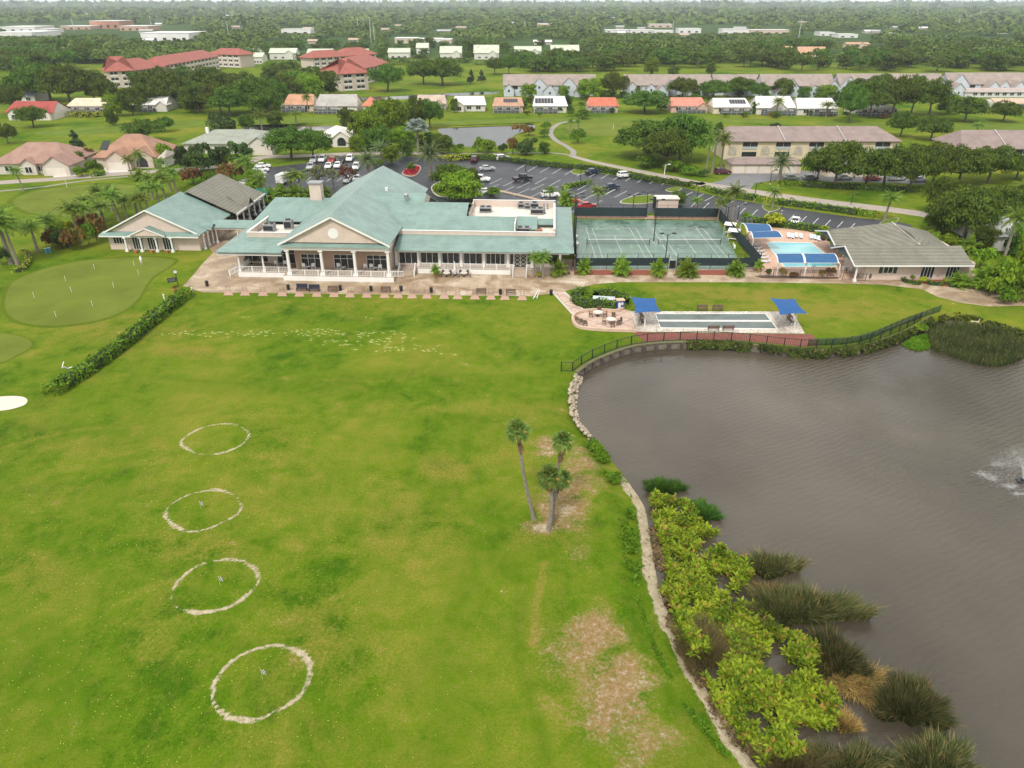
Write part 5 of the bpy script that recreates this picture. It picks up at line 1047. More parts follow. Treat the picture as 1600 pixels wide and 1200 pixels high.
# ---- foreground cabbage palms with leaning trunks
def sabal(base,crown,label,seed,cr=1.0,r0=.17,z_extra=0):
    x,y=G(*base); cx,cz=W(crown[0],crown[1],y); rnd.seed(seed)
    t=thing('cabbage_palm',label,'palm tree',(x,y,0),0,'cabbage palms on the range')
    m=MB(); n=12; dx=cx-x; bow=rnd.uniform(-.25,.25)
    pts=[(dx*k/n+bow*math.sin(math.pi*k/n),rnd.uniform(-.02,.02),cz*k/n-.1*(k==0)) for k in range(n+1)]
    m.path(pts,[r0*(1.5 if k==0 else 1.1-.35*k/n) for k in range(n+1)],10); m.build('trunk',pbark,t)
    m=MB(); 
    for k in range(170):
        a=rnd.uniform(0,6.28); f_=rnd.uniform(.76,.99); zz=cz*f_; xx=dx*f_; rr=r0*.9; L=.38
        m.tri((xx+rr*math.cos(a),rr*math.sin(a),zz),(xx+rr*math.cos(a+.5),rr*math.sin(a+.5),zz),(xx+(rr+.22)*math.cos(a+.25),(rr+.22)*math.sin(a+.25),zz-L*rnd.uniform(.3,1)))
    m.build('dead_boots',boot,t)
    V=[]; 
    for k in range(36):
        fr=k/36; fan(V,(dx,0,cz),k*2.4+rnd.uniform(-.2,.2),R(84-138*fr),(.55+.25*rnd.random())*cr,.72*cr,15)
    npmesh('crown',np.array(V).reshape(-1,3),quadF(len(V)),L_sabal,parent=t)
sabal((834,811),(809,672),'tallest cabbage palm, leaning left with a long bare trunk',1,.95)
sabal((857,828),(859,744),'frontmost cabbage palm with the yellowing lower fronds',2,1.05,.2)
sabal((863,809),(880,689),'tall cabbage palm whose crown stands above the clump at right',3,.9,.19)
sabal((860,818),(878,748),'short cabbage palm crowded right of the frontmost one',4,.85,.17)
# ================================================================ HOUSES OF THE NEIGHBOURHOOD
def cm(kind,c,**k): return roofmat('roof_%s_%d_%d_%d'%(kind,int(c[0]*100),int(c[1]*100),int(c[2]*100)),c,**k)
def wm_(c): return paint('wall_%d_%d_%d'%(int(c[0]*100),int(c[1]*100),int(c[2]*100)),c,.85,.06,.6)
cagem=paint('cage_frame',(.45,.45,.44),.5,.1,1); cagescr=paint('cage_screen',(.09,.10,.10),.9,.2,.6); solarm=paint('solar_panel',(.02,.022,.03),.3,.1,1)
gdoor=paint('garage_door',(.66,.60,.52),.6,.05,1)
def house(name,label,px0,px1,base,top,roofc,wallc,depth=14,wh=2.9,rtype='hip',rot=0,group=None,cage=None,solar=None,wins=3,gdoors=0,gables=(),cat='house',over=.6,storeys=1,chim=False):
    xa,y=G(px0,base); xb,_=G(px1,base); w_=xb-xa; cx=(xa+xb)/2
    h=thing(name,label,cat,(cx,y,0),rot,group); hw=w_/2
    wm=wm_(wallc); rm=cm('r',roofc,row=1.2,lines=.15)
    m=MB(); m.box(-hw+over,hw-over,0,depth,0,wh)
    rz=W((px0+px1)/2,top,y+depth/2)[1]; rz=max(wh+1.6,min(rz,wh+depth*.5))
    e=over
    if rtype=='hip':
        i=min(hw*.95,depth/2*.8); 
        roofpoly(h,[[(-hw,-e,wh),(hw,-e,wh),(hw-i,depth/2,rz),(-hw+i,depth/2,rz)],[(hw,-e,wh),(hw,depth+e,wh),(hw-i,depth/2,rz)],[(hw,depth+e,wh),(-hw,depth+e,wh),(-hw+i,depth/2,rz),(hw-i,depth/2,rz)],[(-hw,depth+e,wh),(-hw,-e,wh),(-hw+i,depth/2,rz)]],rm)
    else:
        i=1.2 if rtype=='clipped' else 0
        roofpoly(h,[[(-hw,-e,wh),(hw,-e,wh),(hw-i,depth/2,rz),(-hw+i,depth/2,rz)],[(hw,depth+e,wh),(-hw,depth+e,wh),(-hw+i,depth/2,rz),(hw-i,depth/2,rz)]],rm)
        for s in (-1,1): m.poly([(s*(hw-e-.02),0,wh),(s*(hw-e-.02),depth,wh),(s*(hw-e-.02-i*.6),depth/2,rz-.25)])
    m.build('wall',wm,h)
    for k in range(wins):
        for s in range(storeys):
            x=-hw*.8+1.6*hw*(k+.5)/wins; ww=min(1.1,hw*.5/max(wins,1))
            window(h,x-ww,x+ww,-.02,.9+s*2.9,2.3+s*2.9,2,fr=.1)
    for g in gables:   # (centre fraction, half width m, projection m, has garage, storey height)
        gx=g[0]*hw; gw=g[1]; pj=g[2]; gh=g[4] if len(g)>4 else wh
        mm=MB(); mm.box(gx-gw+.3,gx+gw-.3,-pj,.02,0,gh-.02); mm.poly([(gx-gw+.3,-pj,gh-.02),(gx+gw-.3,-pj,gh-.02),(gx,-pj,gh+gw*.62)]); mm.build('wing_wall',wm,h)
        k=gh+gw*.66; back=min(depth/2-.5,3.5+pj)
        roofpoly(h,[[(gx-gw,-pj-.4,gh-.1),(gx,-pj-.4,k),(gx,back,k),(gx-gw,back,gh-.1)],[(gx,-pj-.4,k),(gx+gw,-pj-.4,gh-.1),(gx+gw,back,gh-.1),(gx,back,k)]],rm,'gable_roof')
        if g[3]==1: MB().box(gx-gw*.7,gx+gw*.7,-pj-.08,-pj-.01,.02,2.2).build('garage_door',gdoor,h)
        elif g[3]==2: window(h,gx-gw*.4,gx+gw*.4,-pj-.02,.6,2.2,2,fr=.1)
        elif g[3]==3:
            a=[(gx+gw*.45*math.cos(t),-pj-.06,1.7+gw*.45*math.sin(t)) for t in [math.pi*q/10 for q in range(11)]]+[(gx-gw*.45,-pj-.06,.4),(gx+gw*.45,-pj-.06,.4)]
            MB().poly(a).build('arched_window',glass,h)
    if cage:
        cx0,cx1,cd,chh=cage[0]*hw,cage[1]*hw,cage[2],cage[3]
        mm=MB(); n=max(3,int((cx1-cx0)/1.9))
        for k in range(n+1):
            x=cx0+(cx1-cx0)*k/n; mm.box(x-.05,x+.05,-cd-.05,-cd+.05,0,chh); mm.bar((x,-cd,chh),(x,-.7,chh+.7),.09,.09)
        for z in (1.1,chh): mm.bar((cx0,-cd,z),(cx1,-cd,z),.1,.1)
        mm.bar((cx0,-cd/2-.3,chh+.35),(cx1,-cd/2-.3,chh+.35),.09,.09)
        for x in (cx0,cx1): mm.bar((x,-cd,chh),(x,0,chh),.09,.09)
        o=mm.build('screen_cage',cagem,h); MB().box(cx0+.1,cx1-.1,-cd+.2,-.3,.03,chh*.6).build('cage_screen',cagescr,o)
    if solar:
        x0,x1,f0,f1=solar; P=lambda x,f:(x*hw,-e+f*(depth/2+e),wh+f*(rz-wh)+.12); n=6
        mm=MB()
        for k in range(n):
            a=x0+(x1-x0)*k/n; b_=x0+(x1-x0)*(k+.9)/n; mm.poly([P(a,f0),P(b_,f0),P(b_,f1),P(a,f1)])
        mm.build('solar_panel',solarm,h)
    if chim: MB().box(-hw*.6,-hw*.6+.9,depth*.35,depth*.35+.9,wh,rz+1).build('chimney',white,h)
    return h
V_='villas along the fairway'
W_=(.62,.58,.52); RW=(.66,.63,.56)
house('villa','white-walled villa with red roof at the far left behind a tree',12,88,187,158,(.32,.05,.04),W_,13,group=V_,rtype='clipped',gables=((-.55,3,2,2),(.6,3.4,2,0)))
house('house','pale blue-grey house behind the red-roofed villa',6,58,160,141,(.36,.40,.42),W_,13,group=V_,rtype='clipped')
house('villa','cream-roofed villa behind a yellow hedge',107,168,176,153,(.60,.50,.36),(.55,.47,.38),13,group=V_,rtype='clipped',cage=(-.8,.8,2.5,2.4))
house('villa','white-roofed caged villa right of the light green trees',209,263,174,150,(.70,.68,.64),W_,13,group=V_,rtype='clipped',cage=(-.85,.3,3,2.6),gables=((.7,2.6,1,0),))
house('villa','small pinkish-roofed villa between green trees',290,312,166,148,(.52,.38,.30),W_,12,group=V_,wins=1)
house('villa','orange-roofed villa with screen cage half hidden by oak',444,492,174,147,(.48,.25,.14),(.6,.5,.4),13,group=V_,rtype='clipped',cage=(-1,.5,4,2.6))
house('villa','grey-roofed villa with wide screen cage',493,560,176,147,(.37,.35,.32),W_,14,group=V_,rtype='clipped',cage=(-.95,.1,5,2.6),wins=2)
house('villa','villa of which just a red roof corner shows over bright trees',566,588,176,151,(.50,.16,.09),W_,12,group=V_,wins=1)
house('villa','tan-roofed villa behind dark trees',648,698,172,148,(.46,.36,.28),(.6,.55,.45),13,group=V_,rtype='clipped',gables=((.5,2.6,1,0),))
house('villa','plain white-roofed villa with gabled porch above the pond',706,760,174,150,(.70,.67,.62),W_,13,group=V_,rtype='clipped',gables=((-.55,2.4,2,2),))
house('villa','brown-roofed villa with dark solar sheet',769,819,176,152,(.42,.24,.15),(.45,.38,.32),13,group=V_,rtype='clipped',solar=(-.3,.6,.4,.8),cage=(-.9,.7,2.5,2.5))
house('villa','white-roofed villa with solar row on the left of its roof',832,887,176,150,(.70,.68,.63),W_,13,group=V_,rtype='clipped',solar=(-.85,.2,.25,.75),cage=(-.9,.4,3.5,2.7))
house('villa','villa with plain red roof left of the dense dark tree',917,967,176,152,(.50,.13,.07),(.5,.42,.36),13,group=V_,rtype='clipped',cage=(-.8,.7,2.2,2.4))
house('villa','coral-pink roofed villa behind the huge oak',1046,1103,176,152,(.55,.20,.14),(.6,.4,.33),13,group=V_,rtype='clipped',cage=(-.6,.9,2.8,2.5),gables=((.75,2.4,1.5,0),))
house('villa','white-roofed villa with solar row on the right of its roof',1112,1172,178,153,(.70,.68,.62),(.62,.55,.42),13,group=V_,rtype='clipped',solar=(-.05,.8,.35,.8),cage=(-.6,.95,3.5,2.6))
house('villa','white villa with rounded gabled cage, between palms',1179,1242,179,150,(.71,.69,.65),W_,13,group=V_,rtype='clipped',cage=(-.7,.9,4,2.7),gables=((.1,4,1.5,0),))
house('villa','rightmost visible white villa with palm in front',1243,1308,180,153,(.71,.69,.64),W_,13,group=V_,rtype='clipped',cage=(-.5,.9,3,2.6))
house('villa','villa almost hidden behind the big oaks, dark screened back',1335,1398,180,158,(.50,.48,.44),W_,13,group=V_,cage=(-1,1,3,2.6))
house('villa','tan-roofed villa at the right edge of the fairway',1552,1640,172,156,(.52,.37,.27),W_,13,group=V_,rtype='clipped')
house('garage_building','long low brown-roofed carport building before the last townhouses',1505,1620,152,144,(.40,.33,.30),(.6,.6,.6),9,wh=2.6,rtype='gable',wins=8,cat='building')
house('house','white-roofed house with arched window by the canal',497,545,229,196,(.70,.67,.60),(.66,.63,.56),16,wh=3.2,rtype='hip',gables=((.6,3.2,1,3),),wins=1)
house('house','pale brown condo annexe roof just seen behind bright trees',250,262,262,240,(.4,.36,.3),W_,8,wins=1)
# left houses by the road
house('house','pink-tiled house with white garage wing at the left edge',-6,114,272,222,(.31,.18,.135),(.55,.50,.44),17,wh=3.1,rtype='hip',rot=R(3),gables=((-.05,2.4,1.2,2,3.0),(.72,4.0,3.0,1,2.9)),wins=4)
house('house','orange-tiled house with solar panel and arched window',150,248,262,209,(.33,.175,.11),(.55,.46,.38),18,wh=3.1,rtype='hip',rot=R(3),solar=(-.85,-.6,.3,.7),gables=((-.1,4.0,3.5,1,2.9),(.55,3.6,1.2,3,3.4)),wins=3)
house('house','grey-green hipped roof house behind the magnolias',287,424,240,202,(.27,.29,.235),(.60,.56,.50),20,wh=3.2,rtype='hip',chim=True,gables=((.8,4.5,3,1,2.8),),wins=4)
for pts,l in (([(84,276),(112,276),(125,277),(83,285)],0),([(158,263),(197,262),(212,275),(163,277)],1)):
    a=[(82,257),(108,257),(122,279),(84,283)] if l==0 else [(161,256),(190,255),(205,273),(166,275)]
    sheet('driveway',GP(a),.03,paint('driveway_concrete',(.62,.59,.54),.8,.08,.6))
house('house','grey-roofed white house cut by the right edge behind shrubs',1543,1640,392,342,(.38,.38,.37),(.62,.60,.58),14,wh=3.1,rtype='hip',wins=2)
# brown-roofed condominiums on the right
def condo(name,label,px0,px1,base,top,y_gar=True):
    xa,y=G(px0,base); xb,_=G(px1,base); w_=xb-xa; t=thing(name,label,'building',(xa,y,0),0,'brown-roofed condominiums')
    rm=cm('condo',(.245,.185,.165),row=1.1,lines=.12); wl=wm_((.60,.50,.36)); D=16
    MB().box(.5,w_-.5,0,D,0,5.7).build('wall',wl,t); rz=W(px0,top,y+D/2)[1]
    roofpoly(t,[[(0,-.8,5.6),(w_,-.8,5.6),(w_-5,D/2,rz),(3.5,D/2,rz)],[(w_,D+.8,5.6),(0,D+.8,5.6),(3.5,D/2,rz),(w_-5,D/2,rz)],[(0,D+.8,5.6),(0,-.8,5.6),(3.5,D/2,rz)],[(w_,-.8,5.6),(w_,D+.8,5.6),(w_-5,D/2,rz)]],rm)
    x=1.6; k=0
    while x<w_-8:
        a=[(x+1.5+1.35*math.cos(q*math.pi/10),-.05,2.7+1.35*math.sin(q*math.pi/10)) for q in range(11)]+[(x+.15,-.05,1.2),(x+2.85,-.05,1.2)]
        MB().poly(a).build('arched_window',paint('arch_blind',(.40,.36,.30),.6,.2,1),t)
        m=MB(); m.box(x+4.6,x+9.2,-.06,-.02,3.4,5.2); m.box(x+4.6,x+9.2,-.06,-.02,.9,2.3); o=m.build('balcony',glass,t)
        m=MB(); m.box(x+4.6,x+9.2,-.14,-.08,3.1,3.9); m.box(x+6.85,x+6.95,-.12,-.07,3.9,5.2); m.build('balcony_rail',paint('rail_grey',(.40,.42,.44),.6,.1,1),o)
        x+=10.4; k+=1
    for f_ in (.34,.68):
        m=MB(); m.bar((w_*f_,-.9,5.75),(w_*f_,D/2,rz+.15),.22,.2); m.build('roof_ridge_wall',cagem,t)
    return t
condo('condominium','brown-roofed two-storey condominium with arched windows behind garages',1127,1402,249,197)
condo('condominium','brown-roofed condominium at the right edge behind the oak row',1492,1700,262,203)
def garages(label,px0,px1,base,n):
    xa,y=G(px0,base); xb,_=G(px1,base); w_=xb-xa; t=thing('garage_block',label,'garage',(xa,y,0),0); rm=cm('condo',(.245,.185,.165),row=1.1,lines=.12)
    MB().box(.3,w_-.3,0,6.5,0,2.7).build('wall',wm_((.60,.50,.36)),t)
    roofpoly(t,[[(0,-.5,2.7),(w_,-.5,2.7),(w_-2,3.3,4.1),(2,3.3,4.1)],[(w_,7,2.7),(0,7,2.7),(2,3.3,4.1),(w_-2,3.3,4.1)],[(0,7,2.7),(0,-.5,2.7),(2,3.3,4.1)],[(w_,-.5,2.7),(w_,7,2.7),(w_-2,3.3,4.1)]],rm)
    for k in range(n):
        x=.9+(w_-1.8)*k/n; MB().box(x,x+(w_-1.8)/n*.82,-.08,-.01,.03,2.15).build('garage_door',gdoor,t)
garages('low brown-roofed garage block before the left condominium',1140,1252,271,5)
garages('second garage block behind the tree row before the left condominium',1288,1400,276,5)
# grey-blue townhouses
def townhouse(label,px0,px1,base,top,gabs):
    xa,y=G(px0,base); xb,_=G(px1,base); w_=xb-xa; D=13; t=thing('townhouse_block',label,'townhouse',(xa,y,0),R(1.2),'grey townhouse blocks')
    wl=wm_((.50,.55,.60)); rm=cm('th',(.29,.235,.205),row=.9,lines=.12); rz=W(px0,top,y+D/2)[1]; rz=min(max(rz,8),10.5)
    m=MB(); m.box(.5,w_-.5,0,D,0,5.6)
    for s in (.52,w_-.52): m.poly([(s,0,5.6),(s,D,5.6),(s,D/2,rz-.3)])
    m.build('wall',wl,t)
    roofpoly(t,[[(0,-.6,5.3),(w_,-.6,5.3),(w_,D/2,rz),(0,D/2,rz)],[(w_,D+.6,5.3),(0,D+.6,5.3),(0,D/2,rz),(w_,D/2,rz)]],rm)
    for c,hw,pj,hh in gabs:
        gx=(G(c,base)[0]-xa)
        mm=MB(); mm.box(gx-hw,gx+hw,-pj,-.02,0,hh); mm.poly([(gx-hw,-pj,hh),(gx+hw,-pj,hh),(gx,-pj,hh+hw*.95)]); mm.build('gable_wall',wl,t)
        z=hh+hw*1.0; z+=0; roofpoly(t,[[(gx-hw-.3,-pj-.3,hh-.1),(gx,-pj-.3,z),(gx,3,z),(gx-hw-.3,3,hh-.1)],[(gx,-pj-.3,z),(gx+hw+.3,-pj-.3,hh-.1),(gx+hw+.3,3,hh-.1),(gx,3,z)]],rm,'gable_roof',.1)
        MB().box(gx-.45,gx+.45,-pj-.06,-pj-.01,hh-1.4,hh-.2).build('window',glass,t)
    # recessed balconies and garage doors between the gables
    n=int(w_/7)
    for k in range(n):
        x=3+(w_-6)*(k+.5)/n
        MB().box(x-1.7,x+1.7,-.05,-.02,3.3,4.9).build('balcony_opening',glass,t)
        MB().box(x-2.6,x-.2,-.06,-.02,.1,2.3).build('garage_door',paint('white_door',(.62,.65,.68),.6,.05,1),t)
townhouse('leftmost grey townhouse block with two tall white gables',786,932,150,116,((795,2.6,3,3.6),(842,4.0,2,5.2),(858,3.4,6,2.8),(888,4.0,2,5.2),(905,3.0,6,2.6)))
townhouse('second grey townhouse block, above the coral-roofed villa',975,1112,150,116,((985,4.2,4,3.2),(1015,2.4,3,4.0),(1045,3.2,2,4.8),(1030,3.5,6,2.6)))
townhouse('third grey townhouse block, middle of the row',1114,1186,149,116,((1150,4.2,5,2.8),(1175,3,2,4.6)))
townhouse('fourth grey townhouse block with gables and balconies',1188,1302,151,114,((1232,4.2,2,4.8),(1264,3.6,6,2.8),(1298,3.6,2,4.6),(1215,3,5,2.8)))
townhouse('fifth grey townhouse block behind the big oaks',1308,1474,150,110,((1322,5,1,4.8),(1395,3.6,2,4.6),(1465,4.5,1,4.6),(1488,4,6,2.8)))
townhouse('rightmost grey townhouse block, long roof at the right edge',1478,1650,148,109,((1494,5.5,1,4.8),(1540,4.2,6,3),(1562,3,3,4.2),(1580,4.2,6,3)))
# red-roofed flats
def flats(label,segs,rot,storeys,group):
    ox,oy=G(*segs[0][0][0]); t=thing('apartment_block',label,'apartment block',(ox,oy,0),0,group)
    rm=cm('red',(.30,.080,.055),row=1,lines=.12); wl=wm_((.58,.49,.42)); hh=storeys*3.0
    for (a,b_),D in segs:
        ax,ay=G(*a); bx,by=G(*b_); ax-=ox;bx-=ox;ay-=oy;by-=oy
        d=Vector((bx-ax,by-ay)); L=d.length; d.normalize(); n=Vector((-d.y,d.x))
        T=lambda u,v,z:(ax+d.x*u+n.x*v,ay+d.y*u+n.y*v,z)
        m=MB(); m.prism([T(.6,0,0)[:2],T(L-.6,0,0)[:2],T(L-.6,D,0)[:2],T(.6,D,0)[:2]],0,hh); m.build('wall',wl,t)
        i=D*.45; e=1.0; z1=hh+D*.27
        roofpoly(t,[[T(-e,-e,hh),T(L+e,-e,hh),T(L-i,D/2,z1),T(i,D/2,z1)],[T(L+e,D+e,hh),T(-e,D+e,hh),T(i,D/2,z1),T(L-i,D/2,z1)],[T(-e,D+e,hh),T(-e,-e,hh),T(i,D/2,z1)],[T(L+e,-e,hh),T(L+e,D+e,hh),T(L-i,D/2,z1)]],rm)
        k=max(2,int(L/6))
        for s in range(storeys):
            for q in range(k):
                u=1.2+(L-2.4)*(q+.15)/k; u2=u+(L-2.4)/k*.62
                m=MB(); m.quad(T(u,-.05,s*3+.5),T(u2,-.05,s*3+.5),T(u2,-.05,s*3+2.5),T(u,-.05,s*3+2.5)); o=m.build('balcony',glass,t)
                m=MB(); m.quad(T(u-.1,-.12,s*3+.3),T(u2+.1,-.12,s*3+.3),T(u2+.1,-.12,s*3+1.15),T(u-.1,-.12,s*3+1.15)); m.quad(T((u+u2)/2-.1,-.13,s*3+.3),T((u+u2)/2+.1,-.13,s*3+.3),T((u+u2)/2+.1,-.13,s*3+2.6),T((u+u2)/2-.1,-.13,s*3+2.6)); m.build('balcony_rail',white,o)
flats('left red-roofed block of flats running away behind the oaks',[(((171,138),(215,136)),26),(((214,136),(262,128)),20),(((262,126),(345,108)),17),(((330,104),(378,106)),15)],0,3,'red-roofed flats')
flats('right red-roofed block of flats with white balconies',[(((533,143),(578,140)),26),(((560,134),(610,122)),22),(((490,112),(545,108)),16),(((540,108),(590,104)),18)],0,3,'red-roofed flats')
# pale green roofed flats in the distance
PG=(.50,.54,.42)
for k,(a,b_,bs,tp,l) in enumerate([(421,464,93,75,'leftmost pale green roof of the far row'),(480,520,94,76,'second pale green roof of the far row, left of the red flats'),(543,576,94,76,'third pale green roof, just behind the right red flats'),(606,641,92,75,'fourth pale green roof of the far row'),(650,670,84,67,'pale green gable roof set back between two long roofs'),(687,722,93,72,'green roof with small raised gable right of centre'),(740,780,93,70,'L-shaped pale green roof near picture centre'),(803,846,90,72,'pale green roof with wavy gables before the grove'),(860,905,90,70,'pale green roof half hidden by the grove'),(380,408,94,76,'pale green roof cut by trees at the left end of the far row'),(395,412,100,82,'small pale gable left of the far row')]):
    house('apartment_block',l,a,b_,bs,tp,PG,(.62,.62,.55),14,wh=5.2,rtype='gable',group='pale green roofed flats',wins=3,storeys=1,cat='apartment block',gables=((.5,3.6,2,0,5.0),) if k in(0,5,6,7,8) else ())
# far shops and houses
def farbox(name,label,px0,px1,base,top,c,depth=40,cat='building',stripe=None,rot=0):
    xa,y=G(px0,base); xb,_=G(px1,base); h=max(3,W(px0,top,y)[1]); t=thing(name,label,cat,((xa+xb)/2,y,0),rot); w_=(xb-xa)/2
    MB().box(-w_,w_,0,depth,0,h).build('wall',paint('far_%d%d%d'%tuple(int(v*100) for v in c),c,.8,.06,.1),t)
    m=MB(); m.box(-w_-.4,w_+.4,-.4,depth,h,h+.5); m.build('parapet',white,t)
    n=max(2,int(w_/6))
    for k in range(n):
        x=-w_+2*w_*(k+.25)/n; MB().box(x,x+w_/n*.7,-.15,-.05,h*.15,h*.5).build('window',glass,t)
WH=(.72,.71,.69)
farbox('store','large white flat-roofed store, nearest of the far shops',222,297,66,52,WH,60,'store')
farbox('store','long white shed at the left edge with dark glass front',-10,52,62,51,WH,70,'store')
farbox('store','white flat roof behind the long white shed',2,56,50,42,WH,60,'store'); farbox('store','low pale building strip under the brick hospital',58,74,52,46,WH,50,'store')
farbox('hospital','tall orange-brown brick block on the left horizon',142,188,45,33,(.42,.20,.13),60,'hospital'); farbox('hospital_wing','low brown wing left of the brick block',95,142,46,41,(.48,.30,.22),50,'building'); farbox('hospital_wing','long low brown wing right of the brick block',188,232,48,41,(.48,.30,.22),50,'building')
farbox('shed','small white shed right of the large store',312,327,62,56,WH,20,'shed'); farbox('store','small white roof far left near the horizon',69,81,23,21,WH,60,'building')
for k,(a,b_,bs,tp,l) in enumerate([(440,486,54,46,'white low store among woods left of the tall masts'),(617,652,68,60,'long pale pink roof, left part, above the far flats'),(652,690,66,61,'pale roof in the middle of the far road bend'),(690,705,68,62,'small pink-roofed building at the far road bend'),(946,985,51,47,'left part of the white park-home strip'),(985,1022,52,47,'second part of the white park-home strip'),(1022,1052,53,48,'third part of the white park-home strip'),(1060,1095,52,45,'fourth part of the white park-home strip'),(1128,1170,55,46,'white roofs right of the orange tree'),(1172,1232,54,47,'white roofs above the tan houses'),(1281,1304,56,51,'short white roof in the right woods'),(1310,1340,59,54,'longer white roof in the right woods'),(840,868,40,37,'faint pinkish roofs far behind the grove'),(1015,1050,43,38,'faint tan roofs behind the white park-home strip'),(1388,1400,55,52,'tiny white roof in the right woods'),(1560,1575,53,46,'pale building near the right edge horizon')]):
    farbox('far_building',l,a,b_,bs,tp,WH if 'tan' not in l and 'pink' not in l else (.58,.45,.38),25)
for k,(a,b_,bs,tp) in enumerate(FARR):
    x1,yy=G(a,bs); x2,_=G(b_,bs); hh_=W(a,tp,yy)[1]; t=thing('far_building','small pale roof glimpsed among the far woods','building',((x1+x2)/2,yy,0),0,'pale roofs in the far woods'); w_=(x2-x1)/2; MB().box(-w_,w_,0,w_*1.2,0,hh_*.7).build('wall',paint('far_pale',(.5,.47,.42),.8),t); roofpoly(t,[[(-w_-1,-1,hh_*.7),(w_+1,-1,hh_*.7),(w_+1,w_*.6,hh_*1.15),(-w_-1,w_*.6,hh_*1.15)],[(w_+1,w_*1.3,hh_*.7),(-w_-1,w_*1.3,hh_*.7),(-w_-1,w_*.6,hh_*1.15),(w_+1,w_*.6,hh_*1.15)]],[white,paint('far_tan',(.45,.33,.25),.8),paint('far_grey',(.4,.4,.4),.8)][k%3])
TR=(.50,.29,.18)
for a,b_,bs,tp,l in [(1218,1238,92,70,'narrow tan house with steep roof left of the wide tan house'),(1246,1290,93,67,'wide tan-roofed house with pale walls in the right woods'),(1321,1358,76,66,'tan-roofed house with gable higher in the right woods'),(1381,1408,89,77,'small orange-roofed house alone in the right woods'),(1410,1440,74,64,'pinkish-roofed house half hidden in the right woods'),(1148,1165,76,66,'reddish house block half hidden behind the middle wood')]:
    house('far_house',l,a,b_,bs,tp,TR,(.62,.50,.40),11,wh=4.5,rtype='gable',group='tan houses in the right woods',wins=2,gables=((.3,3,1,0,4.4),))
# masts and power poles
polem=paint('pole_metal',(.48,.48,.47),.6,.1,.3)
def pole(px,base,top,label,r=.35,arm=True,group='power poles and masts',name='power_pole'):
    x,y=G(px,base); h=W(px,top,y)[1]; t=thing(name,label,'pole',(x,y,0),0,group)
    MB().tube((0,0,0),(0,0,h),r,r*.6,6).build('mast',polem,t)
    if arm:
        m=MB(); m.bar((-1.6,0,h-1),(1.6,0,h-1),.25,.25); m.bar((-1.6,0,h-3.4),(1.6,0,h-3.4),.25,.25); m.build('crossarm',polem,t)
for px,b_,tp,l in [(586,74,36,'tallest pale mast left of picture centre'),(580,66,26,'mast just left of the tallest pale mast'),(359,66,34,'tall pale mast above the left red-roofed flats'),(116,48,30,'thin mast left of the brick hospital'),(237,42,25,'thin mast right of the brick hospital'),(820,58,33,'mast above the first townhouse block'),(1050,60,33,'mast above the park-home strip, leftmost on the right half'),(1151,64,55,'stubby pole by the reddish house'),(1246,70,30,'leaning-looking mast left of the wide tan house'),(1304,26,15,'thin mast on the horizon right of the tan houses'),(1431,32,13,'thin mast on the right horizon'),(1496,45,28,'mast in the right woods'),(1529,34,16,'tallest mast near the right edge'),(1508,32,21,'thin mast left of the tallest right mast'),(1516,31,22,'thin mast right beside another near the right edge'),(1100,60,54,'short pole behind the third townhouse block'),(964,62,55,'short pole behind the grove'),(560,52,27,'sports-ground light mast, right of a pair'),(569,52,26,'sports-ground light mast behind the tallest pale mast')]:
    pole(px,b_,tp,l,.45 if b_>50 else .8)
x,y=G(1325,38); t=plant_at('redmyrtle',*G(1329,37),26,17,'large orange-flowering tree far off near the horizon')
# ================================================================ CARS
tyre=paint('tyre_rubber',(.02,.02,.02),.8,.1,3); rimm=paint('wheel_rim',(.45,.45,.46),.35,.1,3,metal=.7)
lampm=paint('headlight_lens',(.75,.76,.78),.2,.05,3); redl=paint('tail_light',(.35,.02,.02),.3,.1,3)
PR={'sedan':([(-2.3,.35),(-2.3,.75),(-2.15,.92),(-1.35,.98),(1.1,.95),(2.1,.78),(2.32,.6),(2.32,.35)],[(-1.75,.97),(-1.1,1.42),(.25,1.45),(1.15,.95)],1.8),
 'suv':([(-2.35,.4),(-2.38,.9),(-2.3,1.12),(1.0,1.08),(2.05,.98),(2.35,.75),(2.35,.4)],[(-2.28,1.1),(-2.0,1.72),(.2,1.74),(1.1,1.07)],1.9),
 'pickup':([(-2.8,.45),(-2.8,1.05),(-.7,1.05),(1.4,1.08),(2.6,1.0),(2.85,.75),(2.85,.45)],[(-.85,1.04),(-.65,1.78),(.75,1.8),(1.45,1.07)],1.98)}
CARCACHE={}
def extr(m,P,hw,hw2=None,ztaper=None):
    n=len(P)
    def w_(z): 
        if ztaper is None: return hw
        z0,z1,k=ztaper; return hw*(1-k*max(0,min(1,(z-z0)/(z1-z0))))
    A=[(x,-w_(z),z) for x,z in P]; B=[(x,w_(z),z) for x,z in P]
    m.poly(A); m.poly(B[::-1])
    for i in range(n):
        j=(i+1)%n; m.quad(A[j],A[i],B[i],B[j])
